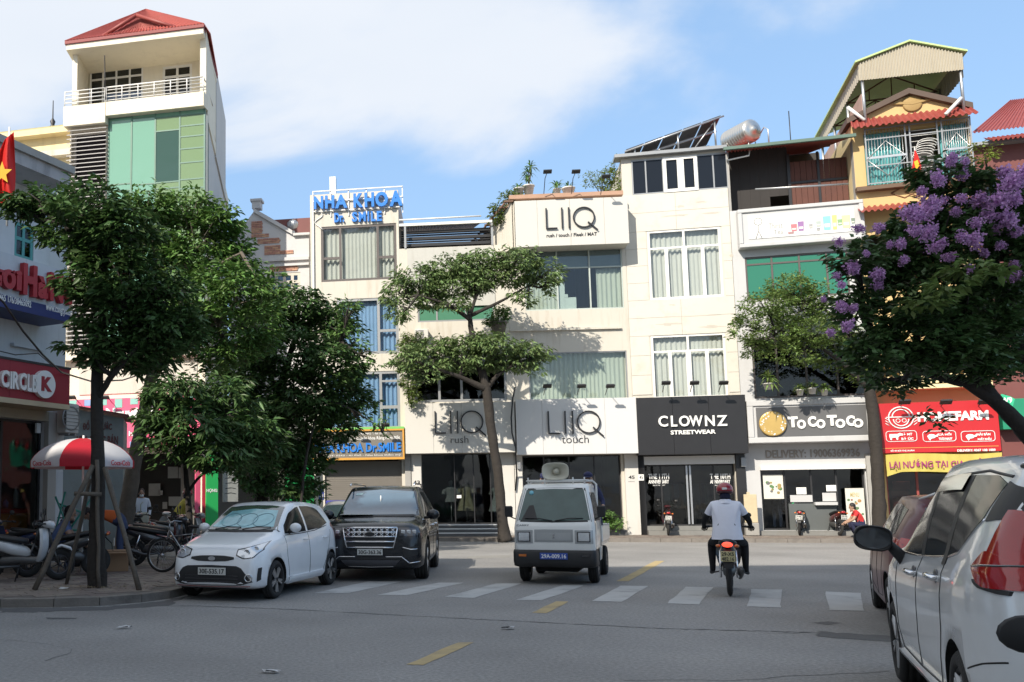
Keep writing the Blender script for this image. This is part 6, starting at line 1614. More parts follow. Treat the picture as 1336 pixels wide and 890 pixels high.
# --- slim young tree in front of it
b = gp(246, 735, .12); d = b.y
cl = pxclumps([(225,512,40,26),(285,522,46,32),(250,560,50,36),(322,566,38,28),(215,570,26,34),(280,592,46,26),(338,590,30,14,.8),(200,540,20,26,.8),(345,575,26,12,.8)], d-.5, .7, .6, seed=8)
tree('slim young tree with long drooping leaves behind the parked bicycle', b, [b, T(247,680,d), T(243,620,d), T(238,560,d)], [.085,.075,.06,.04], cl, LM_dark, M_bark, 'street trees on the left pavement',
     limbs=[([T(246,640,d),T(268,615,d-.2),T(300,595,d-.4)],[.04,.03,.015]), ([T(243,610,d),T(225,580,d)],[.035,.02]), ([T(241,600,d),T(265,560,d-.2),T(300,540,d-.3)],[.04,.03,.015])], seed=9, llen=.23, wid=.28, per=22, spray=.24, dens=1.9, droop=.7)
# --- dark broad tree behind the white car
b = Vector((dp(340,690,26.5).x, 26.5, .1)); d = 26.5
cl = pxclumps([(388,402,38,26),(430,425,40,30),(350,420,38,34),(372,465,50,40),(432,478,44,38),(458,522,30,30),(400,530,55,40),(350,535,44,38),(440,565,26,20),(320,480,30,40),(360,590,44,34),(400,600,30,40),(330,560,26,26),(380,640,40,20,.8),(330,620,24,24,.8)], d, .9, 1.0, seed=12)
tree('broad very dark tree between the hatchback and the dental clinic', b, [b, T(342,620,d), T(352,560,d), T(368,500,d), T(385,440,d)], [.22,.19,.17,.13,.06], cl, LM_dark, M_bark, 'street trees on the left pavement',
     limbs=[([T(347,590,d),T(325,545,d),T(318,500,d)],[.1,.08,.04]), ([T(352,560,d),T(400,530,d-.4),T(440,500,d-.4)],[.1,.08,.03]), ([T(362,520,d),T(350,470,d),T(350,430,d)],[.08,.06,.03])], seed=13, llen=.19, per=26, spray=.27, dens=2.0, wid=.42)
# sparse sprigs reaching over the clinic
b = Vector((dp(388,690,25.5).x, 25.5, .1)); d = 25.5
cl = pxclumps([(470,450,16,14,.7),(455,400,14,12,.7),(448,432,22,18,.8),(500,560,9,26,.6),(470,545,18,12,.6),(490,470,8,18,.4)], d, .8, .3, seed=15)
tree('thin sparse tree whose twigs cross the blue curtained windows', b, [b, T(396,620,d), T(408,560,d), T(424,505,d), T(436,470,d), T(444,445,d)], [.05,.04,.03,.02,.014,.008], cl, LM_mid, M_bark, 'street trees on the left pavement', limbs=[([T(420,520,d),T(460,535,d),T(498,560,d)],[.05,.03,.012])], seed=16, llen=.17, per=12, spray=.22, dens=.8)
# --- two-tiered umbrella tree in front of the boutiques
b = gp(659, 703, .12); d = b.y
cl = pxclumps([(520,385,24,22),(548,366,32,20),(585,350,36,17),(632,340,38,14),(675,340,36,14),(708,358,26,17),(600,372,52,20),(655,362,44,14),(560,392,26,12),(520,412,16,12,.8),(688,388,22,12,.5),(718,372,14,14,.6),(590,398,22,8,.6),
                 (535,470,24,20),(566,455,32,16),(606,452,36,15),(648,452,40,16),(688,460,26,14),(610,474,52,14),(552,488,22,14,.8),(690,482,20,10,.5),(655,474,36,12),(706,466,14,9,.7)], d, .6, .4, seed=20)
tree('two-tiered umbrella shaped tree with dark leaning trunk before the boutiques', b, [b+Vector((0,0,-.1)), T(655,675,d), T(650,620,d), T(641,560,d), T(634,505,d), T(622,465,d), T(614,425,d), T(612,402,d)], [.26,.18,.165,.16,.16,.12,.09,.06], cl, LM_two, M_bark, None,
     limbs=[([T(634,508,d),T(600,492,d-.2),T(565,480,d-.3),T(540,470,d-.2)],[.12,.08,.05,.02]), ([T(634,508,d),T(655,485,d-.2),T(690,468,d-.2)],[.11,.06,.02]), ([T(614,418,d),T(585,398,d-.2),T(545,385,d-.3)],[.08,.06,.02]), ([T(613,412,d),T(650,395,d),T(690,372,d)],[.08,.05,.02]), ([T(613,415,d),T(625,380,d),T(650,360,d)],[.06,.05,.02])], seed=21, llen=.19, wid=.34, per=18, spray=.22, dens=1.65, droop=.8)
# --- slender tree before the tea shop
b = gp(1147, 700, .12); d = b.y
cl = pxclumps([(1030,375,30,18),(1060,388,28,24),(1002,398,30,22),(1040,408,40,24),(972,430,20,20),(1010,440,40,22),(1062,435,32,22),(985,462,18,14,.7),(1045,465,24,14,.6),(1100,430,24,40),(1120,480,20,24)], d, .9, .5, seed=24)
tree('pavement tree with pale green spreading left crown before the tea shop', b, [b+Vector((0,0,-.1)), T(1147,660,d), T(1144,600,d), T(1140,550,d), T(1134,505,d)], [.24,.20,.19,.18,.16], cl, LM_light, M_bark, None,
     limbs=[([T(1134,508,d),T(1095,470,d-.2),T(1055,445,d-.3),T(1010,428,d-.2)],[.10,.08,.05,.02]), ([T(1134,505,d),T(1120,450,d),T(1085,410,d),T(1050,395,d)],[.10,.07,.05,.02]), ([T(1134,505,d),T(1160,460,d),T(1190,430,d)],[.12,.09,.05])], seed=25, llen=.11, wid=.5, per=26, spray=.22, dens=1.5, droop=.3)
# --- flowering tree at the right, near
d = 13.0; b = Vector((dp(1400,800,d).x, d, 0.0))
MC = [(1238,232,38,26),(1298,262,42,34),(1200,295,40,30),(1262,312,54,44),(1320,340,36,54),(1152,345,38,34),(1205,385,56,48),(1118,395,26,32),(1272,415,58,50),(1322,450,36,50),(1182,450,46,36),(1235,466,50,26),(1136,462,34,32),(1295,478,42,22),(1112,338,20,20),(1165,498,26,18),(1360,300,40,60),(1370,400,40,80),(1210,440,60,50),(1320,400,50,60)]
cl = pxclumps(MC, d, .8, .7, seed=28)
FT = tree('large crape myrtle with purple flower heads overhanging the right edge', b, [b, T(1398,700,d), T(1370,605,d), T(1336,562,d), T(1300,525,d), T(1252,495,d)], [.24,.19,.15,.11,.09,.06], cl, LM_myr, M_bark, None,
     limbs=[([T(1370,605,d),T(1350,500,d),T(1320,400,d),T(1290,320,d)],[.14,.10,.07,.03]), ([T(1300,525,d),T(1250,460,d),T(1215,400,d),T(1195,330,d)],[.10,.08,.05,.02]), ([T(1255,498,d),T(1190,480,d),T(1140,440,d)],[.08,.05,.02])], seed=29, llen=.13, wid=.52, per=20, spray=.16, dens=1.7, droop=.35)
ycl = pxclumps([(1262,350,20,8),(1240,372,16,10),(1210,395,18,8),(1290,355,14,8)], d-1.2, .6, .2, seed=31); leaves(ycl, b, LM_light, 'lit_leaves', FT, llen=.14, wid=.5, per=14, spray=.14, dens=1.0, seed=32)  # paler leaf colour stands in for sun on these sprays
leaves(pxclumps([(1222,545,6,14,.7)], d-.5, .6, .1, seed=33), b, LM_myr, 'hanging_leaves', FT, llen=.12, wid=.5, per=12, spray=.14, seed=34)
# flower heads
PUR = [(1245,205,12),(1258,227,11),(1221,234,16),(1311,225,16),(1328,229,14),(1314,242,16),(1255,259,11),(1279,259,13),(1302,259,13),(1321,262,15),(1287,281,13),(1311,286,15),(1270,291,14),(1184,276,13),(1216,271,15),(1200,281,13),(1149,298,13),(1191,300,12),(1210,305,12),(1247,276,10),(1253,310,13),(1272,313,15),(1223,320,13),(1119,298,11),(1095,316,10),(1171,316,10),(1115,349,13),(1146,358,12),(1143,372,9),(1095,399,12),(1112,402,10),(1105,426,9),(1083,434,9),(1324,347,10),(1321,360,10),(1335,258,12),(1290,268,10),(1236,214,9),(1262,212,9),(1076,391,7),(1300,300,10),(1330,300,10),(1160,320,8),(1205,250,9),(1230,262,9),(1128,330,8),(1240,335,9),(1285,330,9),(1180,340,7),(1310,322,8),(1100,372,7),(1265,350,7),(1090,360,6),(1218,300,9)]
M_pet = mat('petal_purple', (.62,.37,.64), .7, var=.3, vscale=14, island=.35, transl=.35)
proto = None; rs = np.random.RandomState(5)
protos = []
for v_ in range(4):
    n = 340; d_ = rs.normal(size=(n,3)); d_ /= np.linalg.norm(d_,axis=1)[:,None]; P = d_*rs.uniform(.35,1.0,n)[:,None]*np.array([1,.9,.8]); mb = MB()
    P += rs.normal(size=(6,3))[rs.randint(0,6,n)]*.28
    for p in P:
        a = rs.normal(size=3); a /= np.linalg.norm(a); b_ = np.cross(a, rs.normal(size=3)); b_ /= np.linalg.norm(b_); s_ = rs.uniform(.10,.2)
        mb.add([p-a*s_, p+b_*s_, p+a*s_, p-b_*s_+np.cross(a,b_)*s_*.4], [(0,1,2,3)])
    protos.append(mb.mesh('flower_head', M_pet))
for k, (px, py, r_) in enumerate(PUR):
    c = dp(px+random.uniform(-4,4), py, d-1.0+random.uniform(-.3,.3)); r_ *= random.uniform(.6,1.0); s_ = r_*.9*12/F
    o = inst(protos[k % 4], 'flower_head', FT, c-b, (random.uniform(0,6),random.uniform(0,6),random.uniform(0,6)), (s_*1.15, s_, s_))
# yellow-green sprig behind
cl = pxclumps([(1285,204,12,10,.9),(1298,198,8,6,.8),(1275,196,8,7,.8)], 29.5, .8, .1, seed=35); bb = Vector(cl[0][0]); e = empty('roof_shrub', bb, 0, 'bright yellow-green shrub growing beside the maroon roof', 'shrub'); leaves(cl, bb, LM_yel, 'foliage', e, llen=.14, per=14, spray=.2, seed=36)
mb = MB(); mb.tube([(0,0,.1),(.1,0,-1.6)], .03, 5); mb.build('stem', M_bark, e)
# --- rooftop garden of the fashion house
def pot(px, py, d, r, h, label, m=None, group='potted plants'):
    c = dp(px, py, d); e = empty('potted_plant', c, 0, label, 'potted plant', group)
    mb = MB(); mb.lathe([(0,0),(r*.7,0),(r,h),(r*1.08,h),(r*1.08,h*.9),(r*.95,h*.85),(0,h*.85)], 14); mb.build('pot', m or M_signw, e); return e, c
def shrub(px, py, d, rs_, label, m, llen=.12, seed=1, name='shrub', stemto=.5, **kw):
    cl = pxclumps(rs_, d, .8, .15, seed=seed); O = Vector(dp(px, py, d)); e = empty(name, O, 0, label, 'shrub'); leaves(cl, O, m, 'foliage', e, llen=llen, seed=seed, **kw)
    mb = MB(); 
    for c, r, dn in cl: mb.tube([(0,0,0), (Vector(c)-O)], [.02,.008], 5)
    mb.build('stem', M_bark, e); return e
dR = 34.0
shrub(650, 290, dR, [(655,272,14,12),(664,258,14,9),(648,284,9,12),(675,255,9,7)], 'yellow-green shrub spilling over the left end of the rooftop garden', LM_vine, seed=41, per=22, spray=.2, dens=1.4)
e, c = pot(690, 254, dR+.2, .22, .35, 'spiky dragon plant in a white pot, tallest on the rooftop garden')
def spiky(e, base, heads, n=26, L=.6, m=LM_mid, seed=0):
    rs = random.Random(seed); mb = MB(); sb = MB()
    for h in heads:
        h = Vector(h); sb.tube([base, base.lerp(h,.5)+Vector((.03,0,0)), h], [.03,.025,.02], 5)
        for k in range(n):
            a = rs.uniform(0,2*PI); el = rs.uniform(-.5,1.2); dd = Vector((math.cos(a)*math.cos(el), math.sin(a)*math.cos(el), math.sin(el))); l = L*rs.uniform(.6,1.1); s_ = dd.cross(Vector((0,0,1))).normalized()*.03
            tip = h+dd*l+Vector((0,0,-l*.35)); mid = h+dd*l*.55
            mb.add([h-s_*.4, h+s_*.4, mid+s_, tip, mid-s_], [(0,1,2,4),(4,2,3)])
    sb.build('stem', M_bark2, e); mb.build('foliage', m, e)
spiky(e, Vector((0,0,.3)), [(-.05,0,.62),(.02,0,.9),(.10,0,1.1)], 24, .42, LM_mid, 1)
e, c = pot(677, 256, dR+.2, .2, .3, 'small leafy plant in a pot left of the spiky rooftop plant'); spiky(e, Vector((0,0,.25)), [(0,0,.35)], 26, .35, LM_mid, 2)
e, c = pot(727, 254, dR+.2, .15, .22, 'small palm in a planter at the middle of the rooftop edge'); spiky(e, Vector((0,0,.2)), [(0,0,.32)], 30, .45, LM_mid, 3)
e, c = pot(742, 257, dR-.1, .24, .35, 'low plant in a white bowl right of the middle rooftop palm'); spiky(e, Vector((0,0,.3)), [(0,0,.38)], 26, .35, LM_mid, 4)
shrub(785, 256, dR, [(782,238,18,10,.8),(795,230,14,13),(806,220,9,14,.9),(770,232,12,7,.5),(800,244,12,9)], 'feathery yellow-green shrub against the clad house flank on the rooftop garden', LM_yel, seed=46, per=22, spray=.17, dens=1.1, llen=.09)
# planter shrub on the ledge and climber on the clinic joint
e, c = pot(651, 438, 33.0, .30, .5, 'green shrub in a box planter on the wall beside the umbrella tree', M_kerb)
cl = pxclumps([(650,414,14,12),(645,422,10,9),(658,404,8,8,.7)], 33.0, .8, .1, seed=51); leaves(cl, c, LM_mid, 'foliage', e, llen=.13, seed=52, per=20, spray=.18, dens=1.3)
mb = MB(); mb.tube([(0,0,.4),(0,0,.9)], .025, 5); mb.build('stem', M_bark, e)
shrub(533, 525, 33.6, [(532,450,12,16),(530,475,11,18),(533,502,10,20),(540,520,7,14,.8),(545,445,12,10)], 'climbing vine covering the joint between the clinic and the rush boutique', LM_vine, seed=54, per=24, spray=.16, dens=1.6, llen=.10, name='climbing_vine', droop=.9)
# plants behind the glass of the tea house
for k, (px, py, s_, lab) in enumerate(((1003,500,1.0,'bushy green plant at the left of the tea house upper window'),(1044,508,.6,'small plant in a pale pot on the tea house sill'),(1060,506,.7,'small feathery plant in a pot on the tea house sill, second from right'),(1076,508,.6,'rightmost small plant in a pale pot on the tea house sill'))):
    e, c = pot(px, py+8, 30.9, .13*s_+.04, .2, lab, M_signc, 'plants in the tea house window'); spiky(e, Vector((0,0,.18)), [(0,0,.3*s_+.1),(.08,0,.2)], 30, .38*s_+.08, LM_light, 60+k)
shrub(1070, 470, 31.0, [(1066,470,14,10),(1078,476,12,8,.8)], 'bright green leafy plant hanging before the tea house upper window', LM_light, seed=66, per=20, spray=.18)
# greenery seen through glass of touch shop
shrub(793, 694, 33.0, [(790,680,16,12),(780,688,12,9),(802,684,8,12)], 'potted green bush inside the touch boutique doorway behind the truck', LM_mid, seed=68, per=20, spray=.16, llen=.1)
# ------------------------------------------------------------------ vehicles: local +X is forward, z up
def interp(tab, x):
    """smooth (Catmull-Rom, monotone-ish) lookup in a table of (x, value)"""
    n = len(tab)
    if x <= tab[0][0]: return tab[0][1]
    if x >= tab[-1][0]: return tab[-1][1]
    for i in range(n-1):
        if tab[i][0] <= x <= tab[i+1][0]:
            x0, y0 = tab[i]; x1, y1 = tab[i+1]; h = x1-x0
            def sl(k):
                if k <= 0 or k >= n-1: return (tab[min(k+1,n-1)][1]-tab[max(k-1,0)][1])/max(1e-6, tab[min(k+1,n-1)][0]-tab[max(k-1,0)][0])
                a = (tab[k][1]-tab[k-1][1])/(tab[k][0]-tab[k-1][0]); b = (tab[k+1][1]-tab[k][1])/(tab[k+1][0]-tab[k][0])
                return 0 if a*b <= 0 else 2*a*b/(a+b)
            m0, m1 = sl(i), sl(i+1); t = (x-x0)/h
            return (2*t**3-3*t*t+1)*y0+(t**3-2*t*t+t)*h*m0+(-2*t**3+3*t*t)*y1+(t**3-t*t)*h*m1
def paint(name, col, metal=0.0, rough=.28):
    return mat(name, col, rough, metal=metal, var=.03, vscale=.8, coat=.7, dirt=.10, dirtcol=(.2,.18,.15))
M_tyre = mat('tyre_rubber', (.020,.020,.020), .85, var=.2, bump=.3, bscale=60, dirt=.4, dirtcol=(.07,.065,.055))
M_rim = mat('alloy_rim', (.42,.43,.44), .3, metal=.85, var=.06); M_rimd = mat('alloy_dark', (.10,.10,.11), .4, metal=.7, var=.06)
M_plas = mat('black_plastic', (.018,.018,.019), .55, var=.15); M_chr = mat('chrome', (.75,.75,.76), .12, metal=1.0, var=.02)
M_under = mat('underbody', (.012,.012,.012), .9, var=.2)
M_cg = mat('car_glass', (.015,.018,.020), .10, var=0, spec=.08); M_cgb = mat('windscreen_sky', (.035,.055,.062), .06, var=.3, vscale=1.5, spec=.9, coat=1.0)
M_lampc = mat('lamp_clear', (.70,.72,.74), .14, metal=.55, var=.15, vscale=20, coat=1.0); M_lampr = mat('lamp_red', (.36,.01,.012), .15, var=.15, vscale=8, coat=1.0)
M_lampb = mat('lamp_bezel', (.06,.06,.065), .25, metal=.5, coat=1.0); M_amber = mat('lamp_amber', (.6,.16,.02), .25, coat=.8)
M_platew = mat('plate_white', (.60,.60,.56), .5, var=.04); M_plateb = mat('plate_blue2', (.03,.08,.36), .5, var=.05); M_platey = mat('plate_yellow', (.58,.52,.28), .5, var=.05)
_wheel = {}
def wheel_meshes(r, w, rimr, spokes, style, rim_m):
    key = (r, w, rimr, spokes, style, rim_m.name)
    if key in _wheel: return _wheel[key]
    A = Matrix.Rotation(R(90), 4, 'X')
    t = MB(); h = w/2
    t.lathe([(rimr,-h*.85),(rimr+.02,-h),(r-.035,-h),(r-.012,-h*.82),(r,-h*.55),(r-.008,-h*.52),(r-.008,-h*.44),(r,-h*.42),(r,-.012),(r-.008,-.01),(r-.008,.01),(r,.012),(r,h*.42),(r-.008,h*.44),(r-.008,h*.52),(r,h*.55),(r-.012,h*.82),(r-.035,h),(rimr+.02,h),(rimr,h*.85),(rimr,-h*.85)], 36, A)
    rm = MB(); rm.lathe([(rimr,-h*.84),(rimr-.015,-h*.80),(rimr-.03,-h*.3),(.0,-h*.3)], 32, A, 1)       # barrel/back
    rm.lathe([(rimr,h*.86),(rimr-.012,h*.90),(rimr-.028,h*.80),(rimr-.035,h*.2),(0,h*.1)], 32, A, 1)
    for k in range(spokes):
        a = 2*PI*k/spokes; 
        for da in ((-.13,.13) if style == 'twin' else (0,)):
            w0 = .020 if style == 'twin' else .034; w1 = w0*1.1
            p0 = Vector((.03*math.cos(a), 0, .03*math.sin(a))); aa = a+da; p1 = Vector(((rimr-.012)*math.cos(aa), 0, (rimr-.012)*math.sin(aa)))
            d_ = (p1-p0).normalized(); s_ = Vector((-d_.z, 0, d_.x)); y0, y1 = h*.55, h*.88
            vs = []
            for (pp, ww) in ((p0, w0), (p1, w1)):
                for (sy, yy) in ((-1,-y1+.02),(1,-y1+.02),(.7,-y1-.005),(-.7,-y1-.005)): vs.append(pp+s_*ww*sy+Vector((0,-1,0))*( -0 )+Vector((0,yy,0)))
            rm.add(vs, [(0,1,2,3),(4,7,6,5),(0,4,5,1),(1,5,6,2),(2,6,7,3),(3,7,4,0)], 0)
    rm.lathe([(.0,-h*.92),(.035,-h*.92),(.05,-h*.86),(.05,-h*.6)], 16, A, 0)
    rm.lathe([(rimr-.03,-h*.84),(rimr,-h*.90),(rimr+.004,-h*.84)], 32, A, 0)
    tm = t.mesh('tyre', M_tyre); rmm = rm.mesh('rim', [rim_m, M_under]); _wheel[key] = (tm, rmm); return tm, rmm
def add_wheel(e, x, y, r, w, rimr, spokes, style, rim_m, steer=0.0):
    tm, rm = wheel_meshes(r, w, rimr, spokes, style, rim_m)
    # outer face is local -Y of the mesh
    rz = PI if y > 0 else 0
    t = inst(tm, 'wheel', e, (x, y, r), (0, random.uniform(0,1), rz+steer)); inst(rm, 'rim', t)
    return t
class Body:
    """a car shell lofted from cross sections; s runs from the nose (0) to the tail (L)"""
    def __init__(s, L, W, tabs, x0, nst=90):
        s.L, s.W, s.t, s.x0 = L, W, tabs, x0
        ss = sorted(set([round(v, 4) for v in list(np.linspace(0, .25, 14)) + list(np.linspace(.25, L-.25, nst)) + list(np.linspace(L-.25, L, 14))]))
        s.rings = [s.section(v) for v in ss]; s.ss = ss
        n = len(s.rings[0]); mb = MB(); mb.grid(s.rings, closed=True)
        m0 = len(mb.v); 
        mb.f.append(tuple(range(n-1,-1,-1))); mb.m.append(0); mb.s.append(True)
        k = (len(s.rings)-1)*n; mb.f.append(tuple(range(k, k+n))); mb.m.append(0); mb.s.append(True)
        s.mb = mb
        s.bvh = BVHTree.FromPolygons([Vector(v) for v in mb.v], mb.f)
    def section(s, v):
        g = lambda k: interp(s.t[k], v)
        zb, zt, zs, W_, wr = g('bot'), g('top'), g('belt'), g('w'), g('roofw')
        zs = min(zs, zt-.02); H = zs-zb; x = s.x0-v; tum = s.t.get('tum', .93)
        P = [(0,zb),(.80*W_,zb),(.93*W_,zb+.02),(.985*W_,zb+.10*H),(W_,zb+.34*H),(W_*1.0,zb+.58*H),(W_*s.t.get('sh1',.985),zb+.74*H),(W_*s.t.get('sh2',.97),zb+.88*H),(W_*tum,zs)]
        B = Vector((W_*tum, zs)); E = Vector((min(wr, W_*tum-.01), zt-max(.02, min(.07, (zt-zs)*.5))))
        for q in (.25,.5,.75): 
            p = B.lerp(E, q); bul = (zt-zs)*.035*math.sin(q*PI); P.append((p.x+bul, p.y))
        P += [(E.x, E.y), (E.x-.035, zt-.018), (E.x*.75, zt-.004), (E.x*.4, zt+.006), (0, zt+.01)]
        Q = [(x, -a, b) for a, b in P] + [(x, a, b) for a, b in reversed(P[1:-1])]
        return Q
    def hitp(s, o, d):
        r = s.bvh.ray_cast(Vector(o), Vector(d)); return r
    def pt(s, view, a, b, off):
        """view 'L','R': (a,b)=(x,z) from the side; 'F','B': (y,z) from the front/back; 'T': (x,y) from above"""
        o, d = {'L': ((a,3,b),(0,-1,0)), 'R': ((a,-3,b),(0,1,0)), 'F': ((9,a,b),(-1,0,0)), 'B': ((-9,a,b),(1,0,0)), 'T': ((a,b,9),(0,0,-1))}[view]
        h = s.hitp(o, d)
        if h[0] is None: return None
        n = h[1]
        if n.dot(Vector(d)) > 0: n = -n
        return h[0], n
    def patch(s, view, top, bot, off=.004, nu=14, nv=6, th=.01):
        """a panel between two polylines drawn in that view, laid on the shell"""
        def res(pl, t):
            pl = [Vector(p) for p in pl]; Ls = [(pl[i+1]-pl[i]).length for i in range(len(pl)-1)]; tot = sum(Ls) or 1; q = t*tot
            for i, l in enumerate(Ls):
                if q <= l+1e-9: return pl[i].lerp(pl[i+1], q/(l or 1))
                q -= l
            return pl[-1]
        dv = Vector({'L':(0,1,0),'R':(0,-1,0),'F':(1,0,0),'B':(-1,0,0),'T':(0,0,1)}[view])
        rows = []; 
        for j in range(nv+1):
            row = []; 
            for i in range(nu+1):
                p = res(bot, i/nu).lerp(res(top, i/nu), j/nv); h = s.pt(view, p.x, p.y, off)
                if h is None:
                    row.append(None)
                else: row.append(h[0]+(h[1]+dv*.3).normalized()*off)
            rows.append(row)
        flat = [p for r in rows for p in r if p is not None]
        if not flat: return MB()
        for r in rows:
            for i in range(len(r)):
                if r[i] is None:
                    c = [p for p in r if p is not None]; r[i] = c[0 if i < len(r)/2 else -1] if c else flat[0]
        mb = MB(); flip = view in ('L','B')
        G = [list(reversed(r)) for r in rows] if flip else rows
        mb.grid(G)
        # skirt so that the panel has thickness
        n = nu+1; loop = [G[0][i] for i in range(n)] + [G[j][nu] for j in range(1, nv+1)] + [G[nv][i] for i in range(nu-1,-1,-1)] + [G[j][0] for j in range(nv-1,0,-1)]
        lo = [p-dv*(off+th) for p in loop]; mb.grid([lo, loop], closed=True, smooth=False); return mb
    def line(s, view, pts, w=.008, off=.003, n=14):
        mb = MB(); P = []
        for i in range(len(pts)-1):
            for k in range(n): P.append(Vector(pts[i]).lerp(Vector(pts[i+1]), k/n))
        P.append(Vector(pts[-1])); out = []
        for p in P:
            h = s.pt(view, p.x, p.y, 0)
            if h: out.append(h[0]+h[1]*(off-w*.5))
        if len(out) > 1: mb.tube(out, w*.6, 5)
        return mb
    def finish(s, e, pm, wells, name='body'):
        o = s.mb.build(name, [pm, M_under], e, fix=True)
        cut = MB(); 
        bpy_obj = []
        for i, (x, z, r, side, dpt) in enumerate(wells):
            c = MB(); MM = Matrix.Translation((x, side*(s.W/2+.12), z)) @ Matrix.Rotation(R(90)*side, 4, 'X')
            c.lathe([(0,0),(r,0),(r,dpt+.12),(0,dpt+.12)], 40, MM, mi=1, smooth=False)
            co = c.build('cut', [pm, M_under], None, fix=True); bpy_obj.append(co)
            md = o.modifiers.new('w%d' % i, 'BOOLEAN'); md.operation = 'DIFFERENCE'; md.object = co; md.solver = 'EXACT'
        dg = bpy.context.evaluated_depsgraph_get(); dg.update()
        ne = bpy.data.meshes.new_from_object(o.evaluated_get(dg)); o.modifiers.clear(); o.data = ne
        for co in bpy_obj: bpy.data.objects.remove(co)
        return o
def mirror_pts(p): return [(-a, b) for a, b in p]
def plate(e, txt, x, y, z, w, h, face, m, rows=None, tilt=0, col=None):
    """number plate facing +x (face 1) or -x (face -1)"""
    mb = MB(); mb.box(-w/2, w/2, -.008, .004, -h/2, h/2, bev=.002)
    o = mb.build('number_plate', m, e); o.location = (x, y, z); o.rotation_euler = (0, 0, R(90) if face > 0 else R(-90))
    if rows:
        for i, t in enumerate(rows): lettering(t, -w/2*.84, w/2*.84, h/2-h*(.48*(i+1))+.004, h/2-h*(.48*i)-h*.08, -.008, col or M_letk, o, .003, .02, name='plate_text')
    else: lettering(txt, -w/2*.9, w/2*.9, -h*.33, h*.33, -.008, col or M_letk, o, .003, .02, name='plate_text')
    return o
def oval(parent, name, c, a, b, n, m, face=1, th=.02, ring=None):
    mb = MB(); pts = [(c[0], c[1]+a*math.cos(2*PI*k/n), c[2]+b*math.sin(2*PI*k/n)) for k in range(n)]
    if ring: mb.tube(pts+[pts[0]], ring, 5, cap=False)
    else: mb.prism(pts, (th*face, 0, 0))
    return mb.build(name, m, parent)
def place(e, pf, pr, lat_side, half):
    """pf, pr: where the outer faces of the front and rear wheel on one side (lat_side +1 = its left) meet the road"""
    h = (pf-pr); h.z = 0; h.normalize(); left = Vector((-h.y, h.x, 0))
    mid = (pf+pr)/2 - left*lat_side*half
    e.location = (mid.x, mid.y, 0); e.rotation_euler = (0, 0, math.atan2(h.y, h.x)); return h

